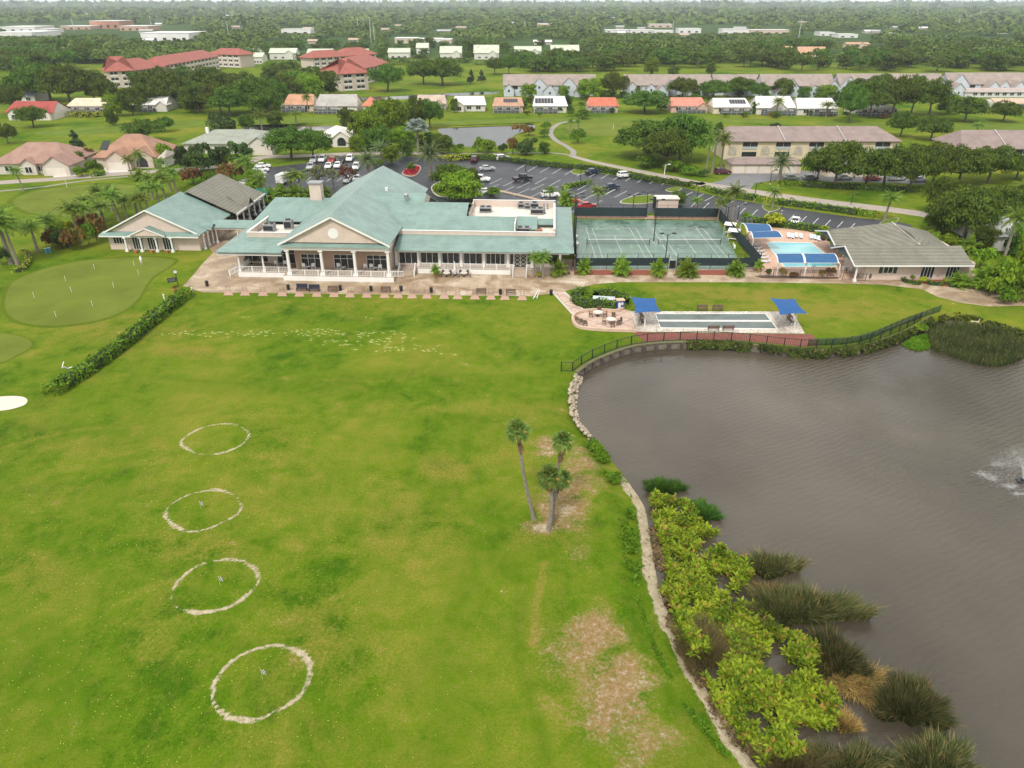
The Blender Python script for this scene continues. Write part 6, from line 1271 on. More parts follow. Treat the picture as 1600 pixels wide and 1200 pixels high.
def car(kind,c,px,py,head,label,hatch=False,z=0,cargo=False):
    key=(kind,c)
    x,y=G(px,py); t=thing({'sedan':'parked_car','suv':'parked_suv','pickup':'pickup_truck'}[kind],label,{'sedan':'car','suv':'car','pickup':'pickup truck'}[kind],(x,y,.024),R(head),'parked vehicles')
    if key not in CARCACHE:
        body,cab,wd=PR[kind]; hw=wd/2; pm=MATS.get('car_%s'%(c,)) or paint('car_%s'%(c,),c,.22,.04,.5,spec=.6)
        m=MB(); extr(m,body,hw,ztaper=(.6,1.1,.07)); extr(m,[(x_,z_) for x_,z_ in cab],hw*.90,ztaper=(.95,1.75,.16))
        if kind=='pickup':
            m.box(-2.7,-.9,-hw*.82,hw*.82,1.051,1.06)
        b_=m.build('body',pm,link=False)
        g=MB(); zt=cab[1][1]; zb=cab[0][1]
        def C(i,j,f): return (cab[i][0]+(cab[j][0]-cab[i][0])*f, cab[i][1]+(cab[j][1]-cab[i][1])*f)
        def wd_(z): return hw*.90*(1-.16*max(0,min(1,(z-.95)/.8)))
        for (i,j,s) in ((0,1,-1),(3,2,1)):
            a=C(i,j,.12); b2=C(i,j,.90); e=.015*s
            g.quad((a[0]+e,-wd_(a[1])*.9,a[1]+.01),(a[0]+e,wd_(a[1])*.9,a[1]+.01),(b2[0]+e,wd_(b2[1])*.88,b2[1]+.01),(b2[0]+e,-wd_(b2[1])*.88,b2[1]+.01))
        for s in (-1,1):
            lo=C(0,1,.2); hi=C(0,1,.85); lo2=C(3,2,.2); hi2=C(3,2,.85)
            g.quad((lo[0]+.12,s*(wd_(lo[1])+.012),lo[1]),(lo2[0]-.12,s*(wd_(lo[1])+.012),lo[1]),(hi2[0]-.06,s*(wd_(hi[1])+.012),hi[1]),(hi[0]+.08,s*(wd_(hi[1])+.012),hi[1]))
        gl=g.build('window',glass,link=False)
        wmesh=MB(); wmesh.tube((0,-.12,0),(0,.12,0),.34,n=14); wh=wmesh.build('wheel',tyre,link=False)
        rmesh=MB(); rmesh.tube((0,-.13,0),(0,.13,0),.2,n=10); rh=rmesh.build('rim',rimm,link=False)
        hm=MB(); hm.box(body[-2][0]-.06,body[-2][0]+.015,-.2,.2,.6,.74); hl=hm.build('headlight',lampm,link=False)
        tm=MB(); tm.box(body[1][0]-.02,body[1][0]+.06,-.14,.14,.68,.88); tl=tm.build('tail_light',redl,link=False)
        CARCACHE[key]=[o.data for o in (b_,gl,wh,rh,hl,tl)]
        for o in (b_,gl,wh,rh,hl,tl): bpy.data.objects.remove(o)
    b_,gl,wh,rh,hl,tl=CARCACHE[key]; hw=PR[kind][2]/2; wb=1.42 if kind!='pickup' else 1.8
    def pt(nm,me,par,loc=(0,0,0)):
        o=bpy.data.objects.new(nm,me); col.objects.link(o); o.parent=par; o.location=loc; return o
    pt('body',b_,t); pt('window',gl,t)
    for sx in (-1,1):
        for sy in (-1,1):
            w_=pt('wheel',wh,t,(sx*wb,sy*(hw-.1),.34)); pt('rim',rh,w_)
    for sy in (-1,1): pt('headlight',hl,t,(0,sy*(hw-.3),0)); pt('tail_light',tl,t,(0,sy*(hw-.25),0))
    if hatch: MB().bar((-2.1,0,1.75),(-3.0,0,2.05),1.6,.08).build('tailgate',MATS['car_%s'%(c,)],t)
WHT=(.78,.78,.77); SIL=(.42,.43,.45); BLK=(.015,.016,.02); NAV=(.02,.035,.07); RED=(.42,.03,.025); MAR=(.09,.018,.028); ORG=(.55,.11,.04); GRN=(.16,.20,.17)
for a in [('suv',MAR,742,252,82,'dark maroon car parked nose-in at the left end of the car park hedge'),('suv',WHT,786,250,20,'white SUV with raised tailgate near the hedge',True),('sedan',SIL,761,266,15,'silver-white saloon left of the black pickup'),
 ('pickup',BLK,816,282,28,'black pickup truck in the middle of the car park'),('pickup',WHT,750,283,-12,'white pickup half behind the big green tree at the roof'),('sedan',WHT,759,303,10,'white saloon beside the planted kerb, nearest the flat roof'),('suv',WHT,860,308,10,'white car behind the car park palm'),
 ('sedan',ORG,892,317,5,'orange-red car partly behind the bushy palm'),('sedan',RED,917,325,10,'bright red car beside the palm at the tennis fence'),('sedan',NAV,926,271,32,'dark green-black car near the hedge, left of the white SUV'),('suv',WHT,977,277,22,'white SUV near the right part of the long hedge'),('sedan',NAV,955,295,25,'navy car by the grass island'),
 ('suv',MAR,1129,272,8,'maroon SUV at the mouth of the condo drive'),('sedan',GRN,1236,281,5,'pale green car beyond the date palm'),('sedan',GRN,1265,281,5,'grey-green car under the first oak of the row'),('sedan',SIL,1318,281,5,'silver car between the first and second oak'),('sedan',RED,1362,282,5,'red car behind the second oak'),('suv',SIL,1400,282,5,'silver SUV behind the third oak'),('sedan',SIL,1434,284,5,'grey car behind the fourth oak'),
 ('sedan',WHT,1242,350,-118,'white saloon alone in the lower car park by the pool'),
 ('sedan',WHT,411,262,8,'top white car of the left row'),('sedan',WHT,408,268,8,'second white car of the left row'),('sedan',SIL,404,274,8,'third car of the left row, silver'),('sedan',WHT,402,280,8,'fourth car of the left row, white'),('suv',SIL,396,287,8,'fifth car of the left row, silver SUV'),('sedan',WHT,386,289,8,'white car left of the silver SUV in the left row'),
 ('suv',SIL,491,253,-88,'silver SUV, first of the back row behind the crape myrtles'),('suv',WHT,504,252,-88,'white SUV, second of the back row'),('sedan',RED,519,253,-88,'dark red car in the back row'),('suv',BLK,534,253,-88,'black SUV in the back row'),('suv',WHT,547,251,-88,'white SUV at the right end of the back row'),
 ('sedan',WHT,514,262,-88,'white car directly over the white crape myrtles'),('sedan',WHT,528,261,-88,'white car between myrtles in the second row'),('suv',WHT,557,264,-88,'white SUV above the red crape myrtle'),('suv',SIL,486,264,-88,'silver SUV left in the second row'),('sedan',WHT,543,284,-88,'white car under the red crape myrtle'),('sedan',WHT,558,282,-88,'white car right of the red crape myrtle')]:
    car(*a)
# utility truck
x,y=G(445,286); t=thing('service_truck','white box-bodied service truck in the left car park aisle','truck',(x,y,.024),R(80),None)
m=MB(); m.box(-3,1.2,-1.05,1.05,.6,2.7); m.box(1.25,2.6,-1,1,.5,1.7); m.build('body',paint('car_%s'%(WHT,),WHT,.3,.04),t)
MB().box(1.6,2.62,-.9,.9,1.1,1.65).build('window',glass,t)
for sx in (-1.9,1.8):
    for sy in (-.95,.95): MB().tube((sx,sy-.13,.42),(sx,sy+.13,.42),.42,n=12).build('wheel',tyre,t)
# golf carts
def cart(px,py,rot,label):
    x,y=G(px,py); t=thing('golf_cart',label,'golf cart',(x,y,.03),R(rot),'golf carts by the cart barn')
    m=MB(); m.box(-1.15,1.15,-.55,.55,.3,.5); m.box(.7,1.15,-.5,.5,.5,.95); m.build('body',paint('cart_body',(.03,.035,.045),.4,.1),t)
    m=MB(); m.box(-.55,.0,-.5,.5,.5,.72); m.box(-.65,-.52,-.5,.5,.72,1.15); m.build('seat',paint('cart_seat',(.55,.5,.42),.6,.1),t)
    MB().box(-.85,.95,-.6,.6,1.85,1.92).build('canopy',white,t)
    m=MB()
    for sx in (-.75,.9):
        for sy in (-.52,.52): m.tube((sx,sy,.5),(sx*.95,sy,1.85),.025)
    m.build('roof_post',black,t)
    for sx in (-.75,.8):
        for sy in (-.5,.5): MB().tube((sx,sy-.1,.22),(sx,sy+.1,.22),.22,n=10).build('wheel',tyre,t)
for k,(px,py) in enumerate([(379,339),(387,339),(384,333),(395,332),(398,327),(404,325)]):
    cart(px,py,75,['front left','front right','second-row left','second-row right','third-row','last and farthest'][k]+' golf cart parked outside the olive-roofed barn')
x,y=G(411,318); t=thing('awning','dark green fabric awning at the far corner of the cart barn','awning',(x,y,0)); MB().poly([(-2.2,-2,2.6),(2,-2,2.8),(2.2,2,3.4),(-2,2,3.2)]).build('canopy',paint('green_awning',(.01,.14,.10),.6,.1),t)
m=MB()
for a in ((-2.1,-1.9,2.6),(1.9,-1.9,2.8),(2.1,1.9,3.3),(-1.9,1.9,3.1)): m.tube((a[0],a[1],0),a,.05)
m.build('post',white,t)
# car park markings, kerbs and islands
linem=paint('line_paint',(.62,.63,.62),.7,.12,2)
m=MB()
def stripe(a,b_,w_=.14,z=.026):
    A=Vector(G(*a)); B=Vector(G(*b_)); d=(B-A).normalized(); n=Vector((-d.y,d.x))*w_/2
    m.quad((A.x-n.x,A.y-n.y,z),(B.x-n.x,B.y-n.y,z),(B.x+n.x,B.y+n.y,z),(A.x+n.x,A.y+n.y,z))
for k in range(13):
    x=806+k*19; y_=257+k*1.9; stripe((x,y_+9),(x+15,y_))
for k in range(9):
    x=756+k*22; y_=276+k*3.0; stripe((x-14,y_+9),(x+6,y_))
for k in range(9):
    x=770+k*22; y_=276+k*3.2; 
    if k>1: stripe((x,y_+2),(x+18,y_-8))
for k in range(8):
    x=770+k*23; y_=293+k*3.6; stripe((x-14,y_+6),(x+10,y_-5))
for k in range(8):
    x=792+k*15; y_=318+k*2.0; stripe((x-14,y_+4),(x+2,y_-3))
for k in range(7):
    x=952+k*18; y_=300+k*2.4; stripe((x-10,y_+6),(x+10,y_-4))
for k in range(6):
    x=1070+k*17; y_=300+k*3.1; stripe((x-3,y_+8),(x+12,y_))
for k in range(14):
    x=1085+k*19; y_=312+k*2.7
    if not 1120<x<1160: stripe((x-5,y_+11),(x+4,y_+2))
for k in range(5): stripe((470+k*16,276+k*.5),(462+k*16,284))
m.build('parking_lines',linem)['kind']='structure'
isl=greenmat('island_turf',(.11,.16,.02)); kerbm=paint('kerb',(.50,.46,.40),.8,.1,1)
def island(name,pts,mat,h=.14,n=5):
    P=spline(GP(pts),n); s=sheet(name,P,h,mat,thick=h); 
    K=MB(); c=(sum(p[0] for p in P)/len(P),sum(p[1] for p in P)/len(P)); Q=[(c[0]+(p[0]-c[0])*1.05,c[1]+(p[1]-c[1])*1.05) for p in P]
    for i in range(len(P)):
        j=(i+1)%len(P); K.quad((Q[i][0],Q[i][1],h+.02),(Q[j][0],Q[j][1],h+.02),(P[j][0],P[j][1],h+.02),(P[i][0],P[i][1],h+.02)); K.quad((Q[i][0],Q[i][1],0),(Q[j][0],Q[j][1],0),(Q[j][0],Q[j][1],h+.02),(Q[i][0],Q[i][1],h+.02))
    K.build('kerb',kerbm)['kind']='structure'
mulch=paint('mulch_red',(.23,.065,.04),.95,.25,3); mulchd=paint('mulch_dark',(.09,.055,.04),.95,.3,3)
island('planted_island',[(970,317),(985,309),(1010,306),(1032,308),(1025,315),(1000,319)],isl)
island('planted_island',[(893,268),(905,264),(916,266),(912,272),(898,272)],isl)
island('planted_island',[(1040,297),(1055,293),(1065,296),(1050,300)],isl)
island('planted_island',[(930,276+6),(955,276+3),(975,280),(960,290),(935,292)],isl) if False else None
island('planted_island',[(629,270),(645,259),(657,262),(650,274),(636,275)],mulch)
island('planted_island',[(1375,350),(1388,343),(1403,342),(1398,350),(1385,355)],isl)
island('planted_island',[(1192,322),(1205,321),(1218,326),(1205,331),(1195,328)],isl)
island('planted_island',[(676,292),(695,284),(742,288),(750,296),(725,304),(695,308),(680,303)],isl)
ribbon('kerb_strip',GP([(765,295),(800,303),(830,310),(856,317)]),1.6,.12,paint('kerb_mulch',(.36,.27,.20),.9,.2,2))
x,y=G(642,268); plant('bush',643,270,14,252,'clipped green shrub on the crimson-flowered island')
rs=np.random.RandomState(4); P=spline(GP([(631,269),(645,261),(655,263),(649,272),(637,273)]),5)
n=500; Q=np.array([(rs.uniform(-1,1),rs.uniform(-1,1)) for _ in range(4000)]); c0=np.array(P).mean(0); ext=np.abs(np.array(P)-c0).max(0); Q=c0+Q*ext; Q=Q[inside(Q[:,0],Q[:,1],P)][:700]
o=npmesh('flower_bed',leafquads(np.c_[Q,rs.uniform(.2,.5,len(Q))],rs.normal(size=(len(Q),3))+np.array([0,0,1]),np.full(len(Q),.3),rs),quadF(len(Q)),leafmat('crimson_flowers',(.20,.01,.05),(.45,.03,.12),.2)); tag(o,'crimson flowering ground cover on the entrance island','flower bed',kind='stuff')
# long shrubs strip in the car park (rosy)
hedge('hedge','short shrub row on the divider between the car park palms','hedge',GP([(878,296),(900,291),(925,286)]),1.6,1.0,L_bright,dens=7,leaf=.35)
# street and court lamps
def lamp(px,base,top,label,heads=2,dark=True,name='lamp_post'):
    x,y=G(px,base); h=W(px,top,y)[1]; t=thing(name,label,'lamp post',(x,y,0),0,'lamp posts'); mt=black if dark else white
    MB().tube((0,0,0),(0,0,h),.11,.07,8).build('pole',mt,t)
    MB().tube((0,0,0),(0,0,.35),.2,.16,8).build('base',kerbm,t)
    for s in ((-1,1) if heads==2 else (1,)):
        a=MB(); a.path([(0,0,h-.5),(s*.45,0,h-.05),(s*.9,0,h)],[.05,.045,.04],6); a.build('arm',mt,t)
        MB().box(min(s*.8,s*1.5),max(s*.8,s*1.5),-.22,.22,h-.04,h+.16).build('lamp_head',mt,t)
for a in [(1039,412,365,'double-headed court lamp at the near fence between the two courts'),(1021,380,312,'tall lamp between the two tennis nets'),(1009,342,300,'court lamp at the back fence left of the notice board'),(988,340,304,'thin court lamp at the back fence, left'),(821,272,252,'double-headed car park lamp behind the black pickup'),(907,285,258,'car park lamp right of the pickup'),(898,400,308,'tall court lamp beside the clubhouse wall, right one'),(895,420,303,'tall court lamp beside the clubhouse wall, left one'),(1136,345,322,'square-headed lamp at the tennis court corner')]: lamp(*a)
for a in [(1088,322,292,'slim lamp in the car park near the hedge gap',1),(1178,314,286,'lamp behind the lower hedge',1),(1222,330,314,'short lamp beside the hedge palm',1),(1329,322,304,'lamp beside the road behind the hedge',1),(1152,346,319,'dark square post near the tennis corner',1),(850,430-118,300,'short post in the kerb strip',1)]: lamp(*a)
lamp(1038,273,257,'white lamp post on the lawn left of the condo drive',1,False); lamp(1203,288,266,'small dark lamp in the shrubs',1)
# ================================================================ TENNIS COURTS
tm_,nt,b=newmat('tennis_surface'); p=pos(nt); f1=noise(nt,p,.16,6,.65,.8); f2=noise(nt,mapped(nt,p,(2.2,.5,1)),.5,5,.7)
o=ramp(nt,f1,[(.3,(.045,.085,.06)),(.5,(.10,.175,.13)),(.7,(.185,.27,.21))]); o=mix(nt,math_(nt,'MULTIPLY',sstep(nt,f2,.5,.72),.5),o,(.30,.37,.30))
nt.links.new(o,b.inputs['Base Color']); nt.links.new(ramp(nt,f1,[(.3,.12),(.6,.5)]),b.inputs['Roughness'])
ctc=GP([(899,421),(897,343),(1122,345),(1162,421)])
sheet('tennis_court',ctc,.03,tm_)
y_n=G(965,382)[1]
xs0=G(917,382)[0]+.9; 
m=MB(); 
def ln(x0,y0,x1,y1,w_=.07):
    m.box(min(x0,x1)-w_/2,max(x0,x1)+w_/2,min(y0,y1)-w_/2,max(y0,y1)+w_/2,.032,.038)
for xo in (G(917,382)[0]+.92,G(1028,382)[0]+.92):
    for q in (0,1.37,9.6,10.97): ln(xo+q,y_n-11.885,xo+q,y_n+11.885)
    for s in (-1,1): ln(xo,y_n+s*11.885,xo+10.97,y_n+s*11.885); ln(xo+1.37,y_n+s*6.4,xo+9.6,y_n+s*6.4)
    ln(xo+5.485,y_n-6.4,xo+5.485,y_n+6.4)
m.build('court_lines',linem)['kind']='structure'
for k,px in enumerate((917,1028)):
    x0=G(px,382)[0]; t=thing('tennis_net',('left','right')[k]+' tennis net with white headband and dark posts','tennis net',(x0,y_n,.03),0,'tennis nets')
    for x in (0,12.8): MB().tube((x,0,0),(x,0,1.15),.07,n=8).build('post',black,t)
    m=MB(); m.box(.05,12.75,-.03,.03,.98,1.07); m.build('headband',white,t)
    m=MB(); 
    for q in range(65): x=.06+12.65*q/64; m.box(x-.008,x+.008,-.008,.008,.05,.98)
    for q in range(9): z=.08+.1*q; m.box(.06,12.7,-.009,.009,z-.008,z+.008)
    m.build('mesh',black,t)
def fence(label,pts,h,panel=None,step=3.0,name='fence',mat=None,z=0,scr=None,mesh=False,thick=1):
    """posts with rails; panel=(z0,z1) adds a windscreen"""
    x0,y0=pts[0]; t=thing(name,label,'fence',(x0,y0,z),0); mat=mat or black; P=[(x-x0,y-y0) for x,y in pts]
    r=MB()
    for a,b_ in zip(P,P[1:]):
        for zz in ((h,.12) if not mesh else (h,.08)): r.tube((a[0],a[1],zz),(b_[0],b_[1],zz),.03*thick,n=5)
        if mesh:
            L=math.dist(a,b_); n=int(L/.25)
            for q in range(n): f_=q/n; r.box(a[0]+(b_[0]-a[0])*f_-.012,a[0]+(b_[0]-a[0])*f_+.012,a[1]+(b_[1]-a[1])*f_-.012,a[1]+(b_[1]-a[1])*f_+.012,.08,h)
    r.build('rail',mat,t)
    for a,b_ in zip(P,P[1:]):
        L=math.dist(a,b_); n=max(1,round(L/step))
        for q in range(n):
            f_=q/n; x=a[0]+(b_[0]-a[0])*f_; y=a[1]+(b_[1]-a[1])*f_; MB().tube((x,y,0),(x,y,h+.08),.045*thick,n=6).build('post',mat,t)
    MB().tube((P[-1][0],P[-1][1],0),(P[-1][0],P[-1][1],h+.08),.045,n=6).build('post',mat,t)
    if panel:
        m=MB()
        for a,b_ in zip(P,P[1:]):
            d=Vector((b_[0]-a[0],b_[1]-a[1])).normalized(); n=Vector((-d.y,d.x))*.03
            m.prism([(a[0]-n.x,a[1]-n.y),(b_[0]-n.x,b_[1]-n.y),(b_[0]+n.x,b_[1]+n.y),(a[0]+n.x,a[1]+n.y)],*panel)
        m.build('windscreen',scr or greenfab,t)
    return t
F0=G(900,421.5); F1=G(1043,421); F1b=G(1057,421); F2=G(1161,421.5); B0=G(897,340); B1=G(1010,341); B1b=G(1022,341); B2=G(1121,342)
fence('near tennis fence with dark windscreen, left part up to the gate',[F0,F1],3.0,(.75,2.25)); fence('near tennis fence with dark windscreen, right of the gate',[F1b,F2],3.0,(.75,2.25))
fence('back tennis fence with dark windscreen, left of the notice board',[B0,B1],3.0,(.4,2.4)); fence('back tennis fence with dark windscreen, right part',[B1b,B2],3.0,(.4,2.4))
fence('tall dark side fence between courts and pool',[F2,G(1185,421)],3.0,(.5,2.4)); fence('side tennis fence running back along the pool',[G(1186,420),B2],3.0,(.4,2.5)); fence('side tennis fence along the clubhouse end wall',[F0,B0],3.0,(.4,2.5))
x,y=F1; t=thing('court_gate','narrow gate in the near tennis fence','gate',(x+.1,y,0)); m=MB(); w_=F1b[0]-F1[0]-.2
for x in (0,w_): m.box(x-.05,x+.05,-.05,.05,0,3.0)
m.box(0,w_,-.04,.04,2.1,2.2); m.build('frame',greym,t); MB().box(.15,w_-.15,-.03,.03,.2,1.7).build('leaf',black,t)
sheet('mulch_bed',GP([(897,422),(1042,422),(1042,429),(1036,430),(897,430)]),.028,mulch); sheet('mulch_bed',GP([(1056,422),(1158,422),(1160,431),(1056,429)]),.028,mulch)
sheet('gravel_strip',GP([(898,336),(1120,338),(1121,343.5),(897,341)]),.028,paint('strip_soil',(.33,.19,.13),.9,.2,1))
sheet('mulch_bed',GP([(832,424),(890,424),(892,429),(832,429)]),.028,mulchd)
x,y=G(1042,327); t=thing('court_pavilion','small pale flat-roofed shelter behind the tennis courts','shelter',(x,y,0)); MB().box(-2.6,2.6,0,3,0,2.4).build('wall',wallp,t); MB().box(-2.8,2.8,-.3,3.2,2.41,2.65).build('roof',flatroof,t)
MB().box(-3.4,-2.7,.2,.6,.2,2.9).build('notice_board',black,t)
for px,py,l in [(1139,360,'upper white canopy bench cover beside the tennis court'),(1145,370,'larger white canopy bench cover beside the tennis court')]:
    x,y=G(px,py+6); t=thing('bench_canopy',l,'canopy',(x,y,0),R(-25),'court-side canopies'); MB().poly([(-1.2,-.9,2.1),(1.2,-.9,2.1),(1.2,.9,2.4),(-1.2,.9,2.4)]).poly([(-1.2,.9,2.38),(1.2,.9,2.38),(1.2,-.9,2.08),(-1.2,-.9,2.08)]).build('canopy',white,t)
    m=MB()
    for a in (-1.1,1.1):
        for b_ in (-.8,.8): m.tube((a,b_,0),(a,b_,2.2),.04)
    m.build('post',white,t); m=MB(); m.box(-.9,.9,-.2,.2,.4,.46); m.box(-.9,-.8,-.2,.2,0,.4); m.box(.8,.9,-.2,.2,0,.4); m.build('bench',white,t)
for px,py,l in [(901,372,'upper white bench at the left side of the courts'),(902,383,'lower white bench at the left side of the courts'),(1147,387,'white bench at the right side of the courts')]:
    x,y=G(px,py); t=thing('court_bench',l,'bench',(x,y,.03),R(80),'white court benches'); m=MB(); m.box(-.8,.8,-.2,.2,.4,.46); m.build('seat',white,t); m=MB(); m.box(-.8,.8,.18,.24,.5,.85); m.build('backrest',white,t)
    for s in (-.7,.7): MB().box(s-.04,s+.04,-.2,.22,0,.39).build('leg',white,t)
# ================================================================ SWIMMING POOL
pavm=paint('pool_pavers',(.55,.36,.26),.75,.14,1.2,stain=.3)
sheet('pool_deck',GP([(1163,352),(1285,362),(1300,385),(1352,432),(1352,438),(1320,438),(1300,436),(1200,430),(1186,428)]),.03,pavm)
wp,nt,b=newmat('pool_water'); p=pos(nt); nt.links.new(ramp(nt,noise(nt,mapped(nt,p,(.5,1,1)),.16,3,.5,.6),[(.35,(.01,.26,.34)),(.5,(.10,.42,.46)),(.65,(.24,.52,.52))]),b.inputs['Base Color']); b.inputs['Roughness'].default_value=.05; bump(nt,b,noise(nt,p,2.2,3),.25,.05)
pw=GP([(1199,381),(1207,379),(1267,380),(1302,408),(1305,416),(1226,417)])
sheet('pool_water',pw,.035,wp)
cop=paint('pool_coping',(.66,.62,.56),.6,.06,1); c0=(sum(q[0] for q in pw)/len(pw),sum(q[1] for q in pw)/len(pw)); m=MB(); Q=[(c0[0]+(q[0]-c0[0])*1.05,c0[1]+(q[1]-c0[1])*1.06) for q in pw]
for i in range(len(pw)):
    j=(i+1)%len(pw); m.prism([pw[i],pw[j],Q[j],Q[i]],.031,.07)
m.build('pool_coping',cop)['kind']='structure'
bluef=paint('blue_shade_fabric',(.026,.10,.23),.75,.1,.8); 
def shade_vault(label,corners,post_px,zf,zb,bulge):
    """barrel-shaped fabric canopy: front edge low, back edge high"""
    (ax,ay),(bx,by),(cx,cy),(dx,dy)=corners   # front-left, front-right, back-right, back-left (world)
    t=thing('shade_canopy',label,'shade canopy',(ax,ay,0),0,'blue shade canopies'); m=MB(); n=8; g=10; P=[]
    for i in range(n+1):
        v=i/n; row=[]
        for k in range(g+1):
            u=k/g; x=(ax*(1-u)+bx*u)*(1-v)+(dx*(1-u)+cx*u)*v; y=(ay*(1-u)+by*u)*(1-v)+(dy*(1-u)+cy*u)*v
            z=zf*(1-v)+zb*v+bulge*4*v*(1-v)-.18*math.sin(math.pi*u)*(1-abs(2*v-1)); row.append((x-ax,y-ay,z))
        P.append(row)
    for i in range(n):
        for k in range(g): m.quad(P[i][k],P[i][k+1],P[i+1][k+1],P[i+1][k])
    m.build('fabric',bluef,t,smooth=True); e=MB()
    for row in (P[0],P[-1]):
        for k in range(g): e.tube(row[k],row[k+1],.04,n=5)
    for k in (0,g):
        for i in range(n): e.tube((P[i][k][0],P[i][k][1],P[i][k][2]-.05),(P[i+1][k][0],P[i+1][k][1],P[i+1][k][2]-.05),.10,n=6)
    e.build('frame',white,t)
    for k,(px,py) in enumerate(post_px):
        x,y=G(px,py); top=min((q for row in P for q in (row[0],row[-1])),key=lambda q:math.hypot(q[0]-(x-ax),q[1]-(y-ay)))
        q=MB(); q.path([(x-ax,y-ay,0),(x-ax,y-ay,top[2]*.75),top],[.12,.11,.09],8); q.build('post',white,t)
def WP(px,py,z): return G(px,py,z)
shade_vault('front blue canopy over the near pool edge, left bay',[WP(1216,411,2.6),WP(1257,411,2.6),WP(1252,396,3.4),WP(1211,396,3.4)],[(1213,431),(1256,431)],2.6,3.4,.35)
shade_vault('front blue canopy over the near pool edge, right bay',[WP(1259,411,2.6),WP(1310,411,2.6),WP(1303,396,3.4),WP(1254,396,3.4)],[(1257,431),(1309,432)],2.6,3.4,.35)
shade_vault('rear blue canopy at the court side of the pool, farther bay',[WP(1170,360,3.4),WP(1206,363,2.7),WP(1196,354,2.7),WP(1159,347,3.4)],[(1155,367),(1166,380)],3.0,3.2,.5)
shade_vault('rear blue canopy at the court side of the pool, nearer bay',[WP(1177,369,3.4),WP(1222,374,2.6),WP(1209,364,2.8),WP(1171,360.5,3.4)],[(1174,395),(1167,381)],3.0,3.2,.5)
# sun loungers and pool furniture
loungem=paint('lounger_sling',(.60,.65,.70),.6,.08,2); dkb=paint('dark_fabric',(.03,.03,.05),.8,.1,2)
def lounger(px,py,rot,label,seat=None):
    x,y=G(px,py); t=thing('sun_lounger',label,'sun lounger',(x,y,.03),R(rot),'sun loungers round the pool')
    m=MB(); m.box(-.95,.35,-.32,.32,.32,.38); m.build('seat',seat or loungem,t); m=MB(); m.bar((.35,0,.36),(.95,0,.75),.64,.06); m.build('backrest',seat or loungem,t)
    for a in (-.85,.3):
        for b_ in (-.28,.28): MB().box(a-.03,a+.03,b_-.03,b_+.03,0,.32).build('leg',white,t)
for k,(px,py,rt) in enumerate([(1232,371,75),(1238,372,75),(1244,371,75),(1251,372,75),(1267,373,75),(1273,374,75),(1279,376,75),(1181,385,-20),(1183,390,-20),(1186,395,-20),(1189,400,-20),(1192,405,-18),(1195,411,-18),(1300,386,20),(1304,389,20)]):
    g_=['first from left','second from left','third from left','fourth from left, darker blue beside it','fifth from left','sixth from left','rightmost'][k]+' sun lounger of the row behind the pool' if k<7 else (['farthest','second','third','fourth','fifth','nearest'][k-7]+' lounger of the row between tennis fence and pool' if k<13 else ['upper','lower'][k-13]+' of two loungers beside the pool house wall')
    lounger(px,py,rt,g_)
def round_table(px,py,label,r=.6,z=.03,mat=None,group='round tables',h=.72):
    x,y=G(px,py,z); t=thing('round_table',label,'table',(x,y,z),0,group); MB().tube((0,0,h-.03),(0,0,h+.02),r,n=20).build('table_top',mat or white,t); MB().tube((0,0,0),(0,0,h-.03),.05,n=8).build('leg',black,t); MB().tube((0,0,0),(0,0,.04),.28,n=12).build('base',black,t)
def chair(px,py,rot,label,mat,z=.03,group='chairs',name='chair',s=1):
    x,y=G(px,py,z); t=thing(name,label,'chair',(x,y,z),R(rot),group); t.scale=(s,s,s)
    MB().box(-.25,.25,-.25,.25,.42,.47).build('seat',mat,t); m=MB(); m.box(-.25,.25,.21,.26,.5,.95); m.build('backrest',mat,t)
    for a in (-.22,.22):
        for b_ in (-.22,.22): MB().box(a-.025,a+.025,b_-.025,b_+.025,0,.42).build('leg',mat,t)
    m=MB()
    for a in (-.27,.27): m.box(a-.03,a+.03,-.22,.22,.63,.67)
    m.build('armrest',mat,t)
for px,py,l in [(1313,391,'white table by the pool house, farthest'),(1321,400,'white table by the pool house, middle'),(1331,404,'white table by the pool house, at the wall'),(1322,422,'white table inside the pool gate')]: round_table(px,py,l,.65)
for px,py,l in [(1316,386,'farther closed dark umbrella by the pool house'),(1325,392,'nearer closed dark umbrella by the pool house'),(1333,418,'closed dark umbrella inside the pool gate')]:
    x,y=G(px,py+1); t=thing('closed_umbrella',l,'umbrella',(x,y,.03),0,'closed umbrellas'); MB().tube((0,0,0),(0,0,2.3),.03).build('pole',black,t); MB().tube((0,0,.9),(0,0,2.3),.2,.05,8).build('canopy',dkb,t)
for k,(px,py,rt) in enumerate([(1309,393,90),(1317,396,200),(1326,404,90),(1318,403,270),(1334,409,180),(1327,398,0),(1318,424,90),(1327,425,270)]):
    chair(px,py,rt,'white chair, %s, at the pool house tables'%['first from the pool','behind the farthest table','at the middle table right side','at the middle table left side','below the wall table','between the umbrellas','left of the gate table','right of the gate table'][k],white,group='white pool chairs')
for px,py,s_,l,hh,kd in [(1185,424,1.0,'large red pot with palm at the pool fence corner',12,'areca'),(1338,419,.8,'terracotta pot inside the pool gate',0,None),(1331,420,.7,'smaller terracotta pot inside the pool gate',0,None),(681,432,.9,'orange pot with leafy plant on the patio',12,'areca'),(275,455,.7,'terracotta pot of red flowers under the clock sign',0,None)]:
    x,y=G(px,py); t=thing('plant_pot',l,'pot',(x,y,.03)); MB().tube((0,0,0),(0,0,.7*s_),.35*s_,.5*s_,12).build('pot',terra,t)
    if kd: plant_at(kd,x,y,1.8,2.0,'leafy palm growing in the '+('red pot at the pool fence' if px>1000 else 'orange patio pot'),z=.5)
    elif px==275: plant_at('croton',x,y,.9,.7,'red flowers in the pot under the clock sign',z=.4)
